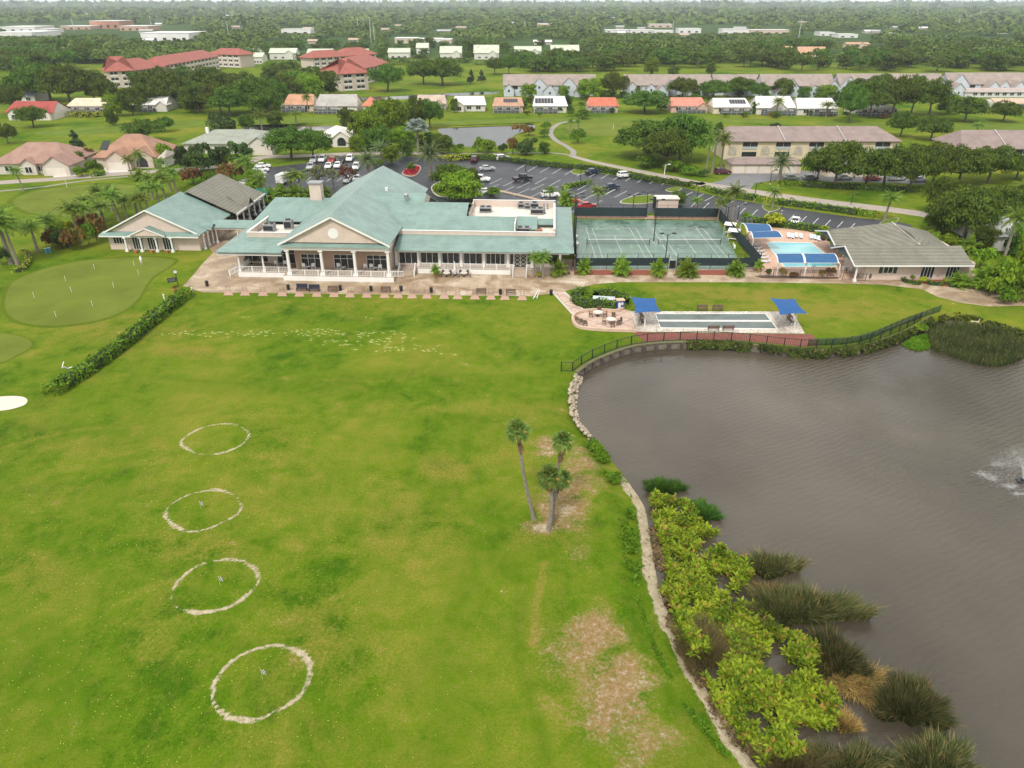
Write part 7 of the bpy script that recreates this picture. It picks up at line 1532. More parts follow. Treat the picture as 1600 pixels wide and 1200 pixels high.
fence('black railing fence along the near side of the pool',GP([(1187,431),(1313,434)]),1.3,step=2.2,mesh=True)
fence('black railing and gate between pool and pool house',GP([(1316,437),(1352,439)]),1.3,step=1.4,mesh=True)
sheet('mulch_bed',GP([(1183,431),(1310,433.5),(1310,436),(1190,435),(1180,432)]),.034,mulchd)
x,y=G(1270,427); t=thing('life_ring','white life ring on a stand behind the pool railing','life ring',(x,y,.03)); m=MB()
for k in range(16):
    a,b_=2*math.pi*k/16,2*math.pi*(k+1)/16; m.tube((.33*math.cos(a),0,1.1+.33*math.sin(a)),(.33*math.cos(b_),0,1.1+.33*math.sin(b_)),.08)
m.build('ring',white,t); MB().tube((0,.1,0),(0,.1,1.5),.04).build('stand',black,t)
# bed before the pool house
sheet('mulch_bed',GP([(1408,438),(1420,434),(1500,437),(1515,444),(1500,450),(1460,446),(1420,441)]),.028,mulch)
x,y=G(1357,436); t=thing('stone_urn','grey-brown barrel urn at the pool house corner','urn',(x,y,.02)); MB().path([(0,0,0),(0,0,.5),(0,0,1.1),(0,0,1.3)],[.35,.48,.42,.3],12).build('urn',brownm,t)
# ================================================================ BOWLING COURTS AND TERRACE
pv,nt,b=newmat('pale_pavers'); p=pos(nt); f1=noise(nt,p,.5,5,.65); v=N(nt,'ShaderNodeTexVoronoi',feature='DISTANCE_TO_EDGE'); v.inputs['Scale'].default_value=1.6; nt.links.new(p,v.inputs['Vector'])
o=ramp(nt,f1,[(.3,(.40,.33,.26)),(.5,(.58,.52,.44)),(.7,(.72,.68,.60))]); o=mix(nt,math_(nt,'LESS_THAN',v.outputs['Distance'],.05),o,(.30,.25,.21)); nt.links.new(o,b.inputs['Base Color']); b.inputs['Roughness'].default_value=.7
tp,nt,b=newmat('terrace_pavers'); p=pos(nt); br=N(nt,'ShaderNodeTexBrick',offset=0); br.inputs['Scale'].default_value=.42; br.inputs['Mortar Size'].default_value=.022; br.inputs['Color1'].default_value=(.50,.36,.28,1); br.inputs['Color2'].default_value=(.58,.43,.34,1); br.inputs['Mortar'].default_value=(.22,.12,.09,1); br.inputs['Brick Width'].default_value=1; br.inputs['Row Height'].default_value=1
nt.links.new(mapped(nt,p,(1,1,1),(0,0,R(45))),br.inputs['Vector']); nt.links.new(mix(nt,1.0,br.outputs['Color'],ramp(nt,noise(nt,p,2,4),[(.3,.8),(.7,1.15)]),'MULTIPLY'),b.inputs['Base Color']); b.inputs['Roughness'].default_value=.75
sheet('bowling_surround',GP([(985,486.5),(1238,487),(1258,521.5),(995,518.5)]),.03,pv)
bw=paint('bowling_surface',(.095,.125,.115),.35,.25,.5,stain=.3)
sheet('bowling_lane',GP([(1024.5,491),(1195,491),(1203.5,501.5),(1027.5,501)]),.036,bw); sheet('bowling_lane',GP([(1028.5,503),(1205,503.5),(1213,514),(1032,512.5)]),.036,bw)
m=MB()
def kerbline(a,b_,w_=.14,h=.16,z=.03):
    A=Vector(G(*a)); B=Vector(G(*b_)); d=(B-A).normalized(); n=Vector((-d.y,d.x))*w_/2; m.prism([(A.x-n.x,A.y-n.y),(B.x-n.x,B.y-n.y),(B.x+n.x,B.y+n.y),(A.x+n.x,A.y+n.y)],z,z+h)
C4=[(1024,490.6),(1196,490.6),(1214,514.6),(1031.6,513)]
for i in range(4): kerbline(C4[i],C4[(i+1)%4],h=.1)
kerbline((1027.8,502),(1204.5,502.6),.35)
o=m.build('bowling_kerb',white); tag(o,'white boards framing and dividing the two bowling lanes','lane boards')
redp=paint('red_pavers',(.20,.068,.05),.85,.2,1.5,stain=.25)
sheet('red_paving',GP([(988,519),(1040,520),(1150,521),(1258,522.5),(1269,522.5),(1282,541),(1250,541.5),(1200,536),(1150,531.5),(1095,530.5),(1040,532),(1008,534.5),(998,527)]),.026,redp)
ter_px=[(911,488.5),(899,492.5),(894.6,499),(897,507),(907,513.5),(938,516.6),(994,518.5),(985,486),(973,483),(965,487),(938.7,487)]
sheet('terrace',GP(ter_px),.034,tp)
tw=paint('terrace_wall',(.55,.40,.30),.8,.12,1); m=MB()
def wallseg(pts,h,w_=.35,z=.02,smooth=5):
    P=spline(GP(pts),smooth,False)
    for a,b_ in zip(P,P[1:]):
        A=Vector(a);B=Vector(b_); d=(B-A); 
        if d.length<.01: continue
        d.normalize(); n=Vector((-d.y,d.x))*w_/2; A=A-d*.01; B=B+d*.01; m.prism([(A.x-n.x,A.y-n.y),(B.x-n.x,B.y-n.y),(B.x+n.x,B.y+n.y),(A.x+n.x,A.y+n.y)],z,z+h)
wallseg([(908,489),(899,492.5),(894.6,499),(897,507),(907,513.5),(938,517),(994,519)],.45); wallseg([(912,488),(938,486.5),(962,488),(974,483.5)],.5)
o=m.build('terrace_wall',tw); tag(o,'low curved pinkish seat wall round the terrace','low wall')
sheet('terrace_walk',GP([(866,456),(880,456),(913,487),(899,492)]),.032,tp)
m=MB(); kerbline((863,456),(897,493),.45,.03,.035); kerbline((881,456),(914,487),.45,.03,.035); m.build('walk_edging',kerbm)['kind']='structure'
cream=paint('cream_table',(.60,.55,.48),.6,.08,2)
round_table(934,494,'farther round pale table on the pink terrace',.75,.04,cream,'terrace tables'); round_table(954.5,505,'nearer round pale table on the pink terrace',.75,.04,cream,'terrace tables')
for px,py,r_,l in [(923,495,90,'left of the farther terrace table'),(945,495.5,-90,'right of the farther terrace table'),(936,489,0,'behind the farther terrace table'),(958.5,499,0,'behind the nearer terrace table'),(944,506.5,80,'left of the nearer terrace table'),(957,511,180,'in front of the nearer terrace table'),(966,508,-90,'right of the nearer terrace table'),(968,506,-70,'farthest right on the terrace'),(902,504,150,'leftmost of three at the curved wall'),(908.5,507,155,'middle of three at the curved wall'),(914.5,509.5,160,'rightmost of three at the curved wall')]:
    chair(px,py,r_,'brown wooden chair '+l,brownm,.04,'terrace chairs',s=1.15)
blues=paint('blue_sail_fabric',(.010,.085,.26),.7,.12,.7)
def sail(label,cor,post,z=3.0):
    P=[G(a,b_,z+dz) for (a,b_),dz in zip(cor,(-.15,.25,-.15,.25))]; x,y=G(*post); t=thing('shade_sail',label,'shade sail',(x,y,0),0,'blue shade sails'); n=8; m=MB(); Q=[]
    zz=(z-.1,z+.15,z-.1,z+.15)
    for i in range(n+1):
        v=i/n; row=[]
        for k in range(n+1):
            u=k/n; su=.5+(u-.5)*(1-.16*math.sin(math.pi*v)); sv=.5+(v-.5)*(1-.10*math.sin(math.pi*u))
            X=(P[0][0]*(1-su)+P[1][0]*su)*(1-sv)+(P[3][0]*(1-su)+P[2][0]*su)*sv; Y=(P[0][1]*(1-su)+P[1][1]*su)*(1-sv)+(P[3][1]*(1-su)+P[2][1]*su)*sv
            Z_=(zz[0]*(1-su)+zz[1]*su)*(1-sv)+(zz[3]*(1-su)+zz[2]*su)*sv+.35*math.sin(math.pi*u)*math.sin(math.pi*v)
            row.append((X-x,Y-y,Z_))
        Q.append(row)
    for i in range(n):
        for k in range(n): m.quad(Q[i][k],Q[i+1][k],Q[i+1][k+1],Q[i][k+1])
    m.build('fabric',blues,t,smooth=True); c=Q[n//2][n//2]; e=MB(); e.tube((0,0,0),(0,0,z-.25),.11,n=10)
    for q in (Q[0][0],Q[0][n],Q[n][0],Q[n][n]): e.tube((0,0,z-.35),(q[0],q[1],q[2]-.03),.04,n=5)
    e.build('post',white,t)
sail('blue shade sail on one white post at the terrace end of the bowling lanes',[(985,464),(1025,465),(1033,488),(992,488.5)],(1007,510))
sail('blue shade sail on one white post at the right end of the bowling lanes',[(1203,466),(1242,466),(1262,490.5),(1219,491.5)],(1241,511))
def bench(px,py,rot,label,z=.03,L=1.7,mat=None,group='park benches'):
    x,y=G(px,py); mat=mat or brownm; t=thing('park_bench',label,'bench',(x,y,z),R(rot),group); m=MB()
    for k in range(4): m.box(-L/2,L/2,-.24+k*.12,-.14+k*.12,.42,.46)
    m.build('seat',mat,t); m=MB()
    for k in range(4): m.box(-L/2,L/2,.24,.28,.52+k*.12,.61+k*.12)
    m.build('backrest',mat,t)
    for s in (-L/2+.1,L/2-.1): q=MB(); q.box(s-.03,s+.03,-.24,-.18,0,.66); q.box(s-.03,s+.03,.22,.28,0,.98); q.box(s-.03,s+.03,-.24,.24,.62,.66); q.build('leg',mat,t)
for a in [(1097,486,0,'left bench behind the bowling lanes'),(1121,486,0,'right bench behind the bowling lanes'),(1114,517,180,'left bench in front of the bowling lanes'),(1137,517,180,'right bench in front of the bowling lanes'),(520,456,0,'pale iron bench on the tee walk, left one',),(603,457,0,'iron bench on the tee walk below the fourth column'),(752,460,0,'left of two brown benches at the right part of the tee walk'),(798,461,0,'right of two brown benches at the right part of the tee walk')]: bench(*a,z=.03)
for px,py,l in [(1002,496,'dark bench under the left blue sail, back'),(1003,506,'dark bench under the left blue sail, front'),(1234,505,'brown bench under the right blue sail'),(1233,497,'second brown bench under the right blue sail')]: bench(px,py,90,l)
x,y=G(968,483); t=thing('equipment_cabinet','small blue cabinet with tan lid beside the clipped hedge','cabinet',(x,y,.0),R(8)); MB().box(-.6,.6,-.45,.45,.05,1.6).build('body',paint('blue_cabinet',(.03,.08,.28),.5,.15,2),t); MB().box(-.7,.7,-.55,.55,1.605,1.7).build('lid',paint('tan_lid',(.6,.42,.28),.6),t); m=MB(); m.box(-.4,.0,-.48,-.455,.3,1.3); m.box(.1,.4,-.48,-.455,.9,1.3); m.build('notice',white,t)
x,y=G(943,476); t=thing('generator','pale grey equipment box inside the clipped hedge','generator',(x,y,0),R(-8)); MB().box(-1.7,1.7,-.7,.7,.05,1.1).build('cabinet',greym,t); MB().box(-1.8,1.8,-.8,.8,1.105,1.2).build('lid',paint('pale_lid',(.45,.50,.50),.5),t)
# ================================================================ TEE LINE
brick=paint('tee_brick',(.42,.27,.20),.8,.15,2,stain=.2)
tees=[357,383,411,441,468,495,522,547,573,601,622,644,667,694,715,742,767,789,816]
def ty(px): return 459.5+(px-320)*.0165
kb=MB()
for i,px in enumerate(tees):
    y_=ty(px); P=GP([(px-4,y_-6),(px+4.5,y_-6),(px+7.5,y_+1.5),(px-8,y_+1.5)]); kb.prism(P,.0,.06,bottom=False)
kb.build('tee_paving',brick)['kind']='structure'
for i,px in enumerate(tees):
    x,y=G(px,ty(px)-4.5); l='twin-hoop metal bag stand on the tee walk, number %d from the left'%(i+1) if False else None
    near_={0:'leftmost, nearest the hedge end',1:'second from the left end',2:'third from the left end',3:'left of the black bin',4:'left beside the two dark boards',5:'right beside the two dark boards',6:'under the left iron bench',7:'below the second portico column',8:'right of the second portico column',9:'under the iron bench by the fourth column',10:'left of the bin at the porch stairs',11:'right of the bin at the porch stairs',12:'below the potted patio plant',13:'below the left patio table',14:'below the closed white umbrella',15:'under the left brown bench',16:'between the right pair of brown benches',17:'left of the right brown bench',18:'rightmost, nearest the white frame'}[i]
    t=thing('bag_stand','thin metal bag stand on the tee line, '+near_,'bag stand',(x,y,.06),0,'bag stands on the tee line'); m=MB()
    for s in (-.28,.28): m.path([(s-.1,0,0),(s-.1,.05,.85),(s+.1,.05,.85),(s+.1,0,0)],[.022]*4,5)
    m.bar((-.38,.03,.45),(.38,.03,.45),.03,.03); m.build('hoops',brownm,t)
for px,py,l in [(451,453,'black bin on the tee walk below the left porch'),(532,454,'black bin beside the left iron bench'),(580,455,'black bin below the portico, right half'),(627,455,'black bin at the porch stairs'),(674,457,'black bin below the patio plant'),(782,460,'black bin between the brown benches'),(861,461,'small black box at the corner of the grass'),(324,447,'black pair of club washers at the left patio edge')]:
    x,y=G(px,py); t=thing('litter_bin',l,'bin',(x,y,.03),0,'black bins on the tee walk'); MB().tube((0,0,0),(0,0,.85),.26,.3,12).build('body',black,t); MB().tube((0,0,.86),(0,0,.95),.32,.2,12).build('lid',black,t)
for px,py,l in [(472,454,'left of two dark slatted boards on the tee walk'),(491,455,'right of two dark slatted boards on the tee walk')]:
    x,y=G(px,py); t=thing('bag_drop_board',l,'bench',(x,y,.03),0,'dark boards'); MB().bar((-.95,0,.35),(.95,0,.35),.08,.08).build('rail',black,t); m=MB(); m.box(-.95,.95,-.35,.35,.45,.52); m.box(-.95,.95,.3,.37,.53,1.1); m.build('seat',dkb,t)
    for s in (-.85,.85): MB().box(s-.04,s+.04,-.3,.3,0,.44).build('leg',black,t)
x,y=G(837,466); t=thing('ball_frame','white tubular frame leaning at the end of the tee line','frame',(x,y,.02),R(20)); m=MB(); m.path([(-.6,-.3,0),(.5,.2,1.3),(.75,.2,1.3),(.1,-.3,0)],[.05]*4); m.path([(-.2,.5,0),(.5,.2,1.2)],[.05,.05]); m.path([(.6,.6,0),(.7,.2,1.2)],[.05,.05]); m.bar((-.4,-.2,.3),(.3,-.2,.3),.06,.06); m.build('frame',white,t)
for px,py,rot,l in [(433,416,160,'white chair farthest left on the portico'),(446,416,200,'second white chair from the left, behind the first column'),(476,420,170,'white chair left in the first portico bay'),(490,420,200,'white chair right in the first portico bay'),(530,420,180,'white chair alone in the middle portico bay'),(572,421,170,'left white chair in the right portico bay'),(581,421,180,'middle white chair in the right portico bay'),(594,422,200,'right white chair in the right portico bay')]:
    chair(px,py,rot,l,white,.92,'white porch chairs',s=1.25)
for px,py,l in [(483,420,'small white table in the first portico bay'),(538,421,'small white table in the middle portico bay'),(587,422,'small white table in the right portico bay')]: round_table(px,py,l,.4,.92,None,'porch tables',.5)
tanc=paint('tan_wicker',(.34,.26,.15),.8,.2,3)
for px,py,rot,l in [(385,411,60,'left tan wicker chair on the left porch'),(393,407,0,'middle tan wicker chair on the left porch'),(402,411,-60,'right tan wicker chair on the left porch')]: chair(px,py,rot,l,tanc,.92,'wicker porch chairs')
round_table(393,412,'small tan table on the left porch',.45,.92,tanc,'porch tables')
for px,l in ((698,'left patio table with stools'),(725,'right patio table with stools')):
    round_table(px,432,'round pale '+l,.65,.03,cream,'patio tables')
    for k,(dx,dy) in enumerate(((-9,1),(9,1),(-5,-3),(5,-3))): chair(px+dx,432+dy,(90,-90,30,-30)[k],'dark chair at the %s patio table, %s'%(('left' if px<710 else 'right'),('left side','right side','back left','back right')[k]),brownm,.03,'patio chairs',s=.9)
x,y=G(711,430); t=thing('closed_umbrella','closed white umbrella between the two patio tables','umbrella',(x,y,.03)); MB().tube((0,0,0),(0,0,2.6),.04).build('pole',white,t); MB().tube((0,0,1.0),(0,0,2.6),.22,.05,8).build('canopy',white,t); MB().tube((0,0,0),(0,0,.12),.4,n=12).build('base',black,t)
# clock and board sign
x,y=G(279,448); t=thing('clock_sign','black signboard with a white clock face on a dark post at the hedge end','sign',(x,y,0),R(25)); MB().tube((0,0,0),(0,0,2.6),.07).build('post',black,t); MB().box(-1.5,-.1,-.06,.06,1.0,1.75).build('board',black,t)
m=MB(); m.tube((0,-.1,2.75),(0,.1,2.75),.36,n=18); m.build('clock_case',black,t); m=MB(); m.tube((0,-.11,2.75),(0,-.101,2.75),.29,n=18); o=m.build('clock_face',white,t); m=MB(); m.bar((0,-.12,2.75),(0,-.12,2.95),.02,.03); m.bar((0,-.12,2.75),(.13,-.12,2.7),.02,.03); m.build('clock_hands',black,o)
for k in range(3): MB().box(-1.35,-.25,-.066,-.061,1.2+k*.17,1.24+k*.17).build('letter_line',paint('sign_letter',(.4,.4,.38),.6),t)
for px,py,l in [(257,468,'white post beside the far part of the diagonal hedge'),(301,457,'white post at the patio end of the diagonal hedge')]:
    x,y=G(px,py); t=thing('marker_post',l,'post',(x,y,0),0,'white marker posts'); MB().tube((0,0,0),(0,0,.9),.12,n=8).build('post',white,t); MB().tube((0,0,.9),(0,0,1.0),.14,.05,8).build('cap',white,t)
for px,py,l in [(73,396,'left of two blue-green drums on the grass'),(78.5,395,'right of two blue-green drums on the grass')]:
    x,y=G(px,py); t=thing('water_drum',l,'drum',(x,y,0),0,'blue-green drums'); MB().tube((0,0,0),(0,0,1.0),.3,n=12).build('body',paint('drum_teal',(.06,.22,.24),.5),t); MB().tube((0,0,1.0),(0,0,1.06),.32,n=12).build('lid',paint('drum_lid',(.3,.5,.5),.5),t)
# three-armed white stand by the hedge
x,y=G(107,581); t=thing('sprinkler_stand','white three-armed stand on the grass beside the diagonal hedge','stand',(x,y,0)); MB().tube((0,0,0),(0,0,.5),.05).build('post',greym,t); 
for a in (.35,2.75,4.5):
    q=MB(); q.path([(0,0,.5),(.55*math.cos(a),.55*math.sin(a)*1.2,.62+(.55 if a==4.5 else 0)),(1.1*math.cos(a) if a!=4.5 else -.25,1.0*math.sin(a) if a!=4.5 else .1,.40 if a!=4.5 else 1.5)],[.06,.07,.05],6); q.build('arm',white,t)
# flags on the putting green
def pin(px,py,label,h=.9,flag=False,r=.02):
    x,y=G(px,py); t=thing('flagstick',label,'flagstick',(x,y,.03),0,'flagsticks of the practice green'); MB().tube((0,0,0),(0,0,h),r,n=5).build('stick',white,t); MB().poly([(0,0,h),(.13,.02,h-.05),(0,0,h-.11)]).build('flag',white,t); MB().tube((0,0,-.02),(0,0,.006),.06,n=8).build('cup',black,t)
for px,py,l in [(54,466,'leftmost flagstick on the putting green'),(103,440,'flagstick upper left on the putting green'),(112,457,'flagstick left of centre on the putting green'),(148,421,'flagstick at the top of the putting green'),(178,450,'flagstick right of centre on the putting green'),(145,479,'flagstick low in the middle of the putting green'),(88,496,'lowest flagstick on the putting green'),(217,430,'flagstick nearest the golfer'),(210,416,'short flagstick left of the golfer')]: pin(px,py,l,1.0,r=.03)
pin(105,293,'white flagstick on the far green at the upper left',1.9,r=.06)
pin(958,202,'tiny flagstick on the fairway green by the cart path',2.0,r=.07)
# golfer: one continuous skinned body
def person():
    x,y=G(222,415); t=thing('person','golfer in white shirt and pale shorts bending over a putt on the green','person',(x,y,.03),R(200))
    Vt=[(0,0,.92),(0,.03,1.1),(0,-.14,1.32),(0,-.26,1.44),(0,-.33,1.50),(0,-.42,1.58),(.09,0,.88),(.12,-.06,.48),(.13,.02,.08),(.13,-.14,.03),(-.09,0,.88),(-.12,-.06,.48),(-.13,.02,.08),(-.13,-.14,.03),(.19,-.24,1.38),(.20,-.30,1.10),(.05,-.42,.88),(-.19,-.24,1.38),(-.20,-.30,1.10),(-.03,-.42,.86)]
    E=[(0,1),(1,2),(2,3),(3,4),(4,5),(0,6),(6,7),(7,8),(8,9),(0,10),(10,11),(11,12),(12,13),(3,14),(14,15),(15,16),(3,17),(17,18),(18,19)]
    RD=[.15,.15,.17,.12,.06,.10,.10,.065,.045,.045,.10,.065,.045,.045,.07,.05,.035,.07,.05,.035]
    me=bpy.data.meshes.new('body'); me.from_pydata(Vt,E,[]); o=bpy.data.objects.new('body',me); col.objects.link(o); o.parent=t
    sk=o.modifiers.new('skin','SKIN'); su=o.modifiers.new('sub','SUBSURF'); su.levels=su.render_levels=1
    for i,d in enumerate(me.skin_vertices[0].data): d.radius=(RD[i],RD[i]); d.use_root=(i==0)
    mm,nt,b=newmat('golfer_clothes'); tc=N(nt,'ShaderNodeTexCoord'); sp=N(nt,'ShaderNodeSeparateXYZ'); nt.links.new(tc.outputs['Object'],sp.inputs[0])
    nt.links.new(ramp(nt,sp.outputs[2],[(0,(.7,.7,.7)),(.09,(.45,.28,.2)),(.5,(.62,.6,.55)),(.96,(.8,.8,.8))],'CONSTANT'),b.inputs['Base Color']); me.materials.append(mm)
    MB().sphere((0,-.43,1.60),.12,.13,10,7).tube((0,-.43,1.66),(0,-.46,1.72),.135,.10,10).build('cap',white,t,smooth=True)
    x2,y2=x,y; c=thing('putter','thin putter held by the bending golfer','golf club',(x,y,.03),R(200)); MB().tube((0,-.44,.90),(0,-.62,.04),.012).build('shaft',greym,c); MB().box(-.06,.06,-.66,-.6,0,.04).build('head',black,c)
person()
# target flags in the sand rings
for k,(px,py,l) in enumerate([(316,802,'black and white chequered target flag in the second ring from the top'),(346,921,'black and white target flag in the third ring'),(412,1068,'black and white target flag in the nearest, largest ring')]):
    x,y=G(px,py); z0=gz(x,y); t=thing('target_flag',l,'flag',(x,y,z0),0,'target flags in the rings'); MB().tube((0,0,-.05),(0,0,1.05),.022,n=6).build('pole',paint('flag_pole',(.35,.38,.15),.6),t)
    m=MB()
    for i in range(4):
        for j in range(4):
            m.mi=(i+j)%2; u0,u1=i*.075,(i+1)*.075; z=.5+j*.12; f_=lambda u:.06*math.sin(u*9)
            m.quad((u0,f_(u0),z-.2*u0),(u1,f_(u1),z-.2*u1),(u1,f_(u1),z+.12-.2*u1),(u0,f_(u0),z+.12-.2*u0))
    m.build('flag',[black,white],t)
x,y=G(337,692); rs=np.random.RandomState(9); 
# range balls
nB=520; bx=[];V=[];Fc=[]
ico=[(0,0,1),(.9,0,.0),(0,.9,0),(-.9,0,0),(0,-.9,0),(0,0,-1)]; icf=[(0,1,2),(0,2,3),(0,3,4),(0,4,1),(5,2,1),(5,3,2),(5,4,3),(5,1,4)]
while len(bx)<nB:
    px=rs.uniform(5,900)*(.35+.65*rs.uniform()) ; py=640+560*rs.uniform()**.8; xx,yy=G(px,py)
    bx.append((xx,yy)); r=rs.uniform(.028,.040); z=.03+gz(xx,yy)
    k=len(V); V+=[(xx+a*r,yy+b_*r,z+c_*r) for a,b_,c_ in ico]; Fc+=[tuple(q+k for q in f_) for f_ in icf]
o=npmesh('range_balls',np.array(V),np.array(Fc),[paint('ball_yellow',(.55,.58,.14),.4,.05,5)]); tag(o,'yellow practice balls scattered all over the range grass','golf balls',kind='stuff')
# ================================================================ LAKE EDGE
timber=paint('dark_timber',(.075,.065,.055),.85,.3,2); conc=paint('bulkhead_cap',(.13,.125,.06),.85,.2,1,stain=.3)
BW=bulk_w; cum=[0]
for a,b_ in zip(BW,BW[1:]): cum.append(cum[-1]+math.dist(a,b_))
def along(s,off=0):
    s=max(0,min(cum[-1]-1e-4,s)); i=max(k for k in range(len(cum)) if cum[k]<=s); i=min(i,len(BW)-2); f_=(s-cum[i])/(cum[i+1]-cum[i]); a,b_=Vector(BW[i]),Vector(BW[i+1]); d=(b_-a).normalized(); p=a+(b_-a)*f_; return p.x-d.y*off,p.y+d.x*off,d
x0,y0=BW[0]; bk=thing('bulkhead','dark timber retaining wall along the far bank of the lake','retaining wall',(x0,y0,0))
m=MB()
for i in range(len(BW)-1):
    a,b_=BW[i],BW[i+1]; d=Vector((b_[0]-a[0],b_[1]-a[1])).normalized(); n=Vector((-d.y,d.x))
    for z0_,z1_ in ((-1.6,-.86),(-.82,-.44),(-.40,-.02)): m.prism([(a[0]-x0+n.x*.36,a[1]-y0+n.y*.36),(b_[0]-x0+n.x*.36,b_[1]-y0+n.y*.36),(b_[0]-x0+n.x*.5,b_[1]-y0+n.y*.5),(a[0]-x0+n.x*.5,a[1]-y0+n.y*.5)],z0_,z1_)
m.build('planks',paint('weathered_plank',(.19,.165,.13),.85,.3,1.5),bk)
m=MB()
for i in range(len(BW)-1):
    a,b_=BW[i],BW[i+1]; d=Vector((b_[0]-a[0],b_[1]-a[1])).normalized(); n=Vector((-d.y,d.x)); m.prism([(a[0]-x0+n.x*.22,a[1]-y0+n.y*.22),(b_[0]-x0+n.x*.22,b_[1]-y0+n.y*.22),(b_[0]-x0+n.x*.75,b_[1]-y0+n.y*.75),(a[0]-x0+n.x*.75,a[1]-y0+n.y*.75)],.0,.12)
m.build('cap',conc,bk)
s=.3; 
while s<cum[-1]:
    px_,py_,d=along(s,.2); q=MB(); q.box(px_-x0-.2,px_-x0+.2,py_-y0-.2,py_-y0+.2,-2.0,-.0); q.build('pile',timber,bk); s+=1.9
# chain fence on top
fp=[along(s,1.1)[:2] for s in np.arange(0,cum[-1],2.4)]
fence('dark mesh fence following the curved timber bank of the lake',[(fp[0][0]-1.5,fp[0][1]+.1)]+fp,1.35,step=2.4,mesh=True,name='fence',thick=1.7)
def gmesh():
    m,nt,b=newmat('green_mesh'); b.inputs['Base Color'].default_value=(.025,.075,.035,1); b.inputs['Roughness'].default_value=.8; tr=N(nt,'ShaderNodeBsdfTransparent'); ms=N(nt,'ShaderNodeMixShader'); ms.inputs[0].default_value=.5
    nt.links.new(tr.outputs[0],ms.inputs[1]); nt.links.new(b.outputs[0],ms.inputs[2]); nt.links.new(ms.outputs[0],nt.nodes['Material Output'].inputs['Surface']); return m
gf=GP([(1262,541),(1290,540),(1315,539),(1344,535),(1372,525),(1408,509),(1446,495),(1468,487)])
fence('fence with green mesh screen climbing along the right lake bank',gf,1.15,(.1,1.05),step=1.6,scr=gmesh())
# plants hanging over the bulkhead
rs=np.random.RandomState(21); C=[];Nn=[]
for k in range(13000):
    s=cum[-1]*rs.uniform(.31,1); 
    nn_=mnoise.noise(Vector((s*.35,3,0)))+.6*mnoise.noise(Vector((s*1.1,8,0)))
    if nn_<-.38: continue
    drop=rs.uniform(0,1)*min(1,max(.25,.65+nn_*1.2)); x,y,d=along(s,.25-drop*.55+rs.normal()*.12); C.append((x,y,.25-drop*1.25+rs.normal()*.1)); Nn.append((d.y+rs.normal()*.6,-d.x+rs.normal()*.6,.6+rs.normal()*.4))
C=np.array(C); V=leafquads(C,np.array(Nn),np.full(len(C),.24),rs); o=npmesh('bank_plants',V,quadF(len(C)),leafmat('bank_leaves',(.012,.026,.005),(.095,.140,.020),.2,.02,(.90,(.16,.12,.06)),clump=.6)); tag(o,'straggling plants growing over the timber bank','bank plants',kind='stuff')
# riprap
rockm=paint('pale_rock',(.40,.34,.25),.9,.3,4); V=[];Fc=[]; SW=spline(GP([(906,594),(899,606),(896,625),(899,655),(912,674),(922,684)],-.9),8,False)
rs=np.random.RandomState(5); cube=np.array([(-1,-1,-1),(1,-1,-1),(1,1,-1),(-1,1,-1),(-1,-1,1),(1,-1,1),(1,1,1),(-1,1,1)])*.5; cf=[(0,3,2,1),(4,5,6,7),(0,1,5,4),(1,2,6,5),(2,3,7,6),(3,0,4,7)]
for k in range(300):
    p=SW[rs.randint(len(SW))]; t_=rs.uniform(-.1,1.1); q=cube*(1+rs.uniform(-.3,.3,(8,3)))*rs.uniform(.15,.38); a=rs.uniform(0,6.28); c_,s_=math.cos(a),math.sin(a); q=np.stack([q[:,0]*c_-q[:,1]*s_,q[:,0]*s_+q[:,1]*c_,q[:,2]*.7],1)
    q+=np.array([p[0]-t_*.8+.3,p[1]+rs.normal()*.35,-.95+t_*.75]); n0=len(V); V+=list(q); Fc+=[tuple(i+n0 for i in f_) for f_ in cf]
o=npmesh('riprap',np.array(V),np.array(Fc),rockm); tag(o,'pale broken rocks piled down the bank at the fence end','rocks',kind='stuff')
# weeds along the grassy lip
def tuftband(name,label,cat,pts,width,n,h0,h1,mat,seed,z=-.3,size=.2):
    P=np.array(spline(GP(pts,z),10,False)); rs=np.random.RandomState(seed); i=rs.randint(len(P)-1,size=n); t=rs.uniform(0,1,n)[:,None]; c=P[i]*(1-t)+P[i+1]*t+rs.normal(size=(n,2))*width
    lum=np.array([mnoise.noise(Vector((q[0]*.5,q[1]*.5,seed))) for q in c]); k=lum>-.12; c=c[k]; n=len(c)
    hz=rs.uniform(0,1,n)*(h0+(h1-h0)*np.clip(lum[k]*2,0,1)); C=np.c_[c,z+.12+hz]; o=npmesh(name,leafquads(C,rs.normal(size=(n,3))+np.array([0,0,.8]),np.full(n,size),rs,1.8),quadF(n),mat); return tag(o,label,cat,kind='stuff')
tuftband('bank_weeds','bright green weeds along the upper left bank of the lake','weeds',[(921,690),(940,712),(955,738),(968,765),(978,800),(984,850),(988,900)],.35,5200,.15,.6,L_weed,2)
tuftband('bank_weeds','thin weeds where lawn meets the sandy strip lower down','weeds',[(988,890),(1000,950),(1025,1020),(1060,1085),(1100,1140),(1150,1198)],.12,2600,.05,.2,L_weed,3,-.45,.13)
tuftband('bank_weeds','rank grass along the right corner bank of the lake','weeds',[(1470,500),(1500,496),(1540,505),(1580,518),(1640,535)],.5,3000,.2,.6,leafmat('rank_leaves',(.03,.06,.01),(.12,.17,.03),.2),4,-.5,.3)
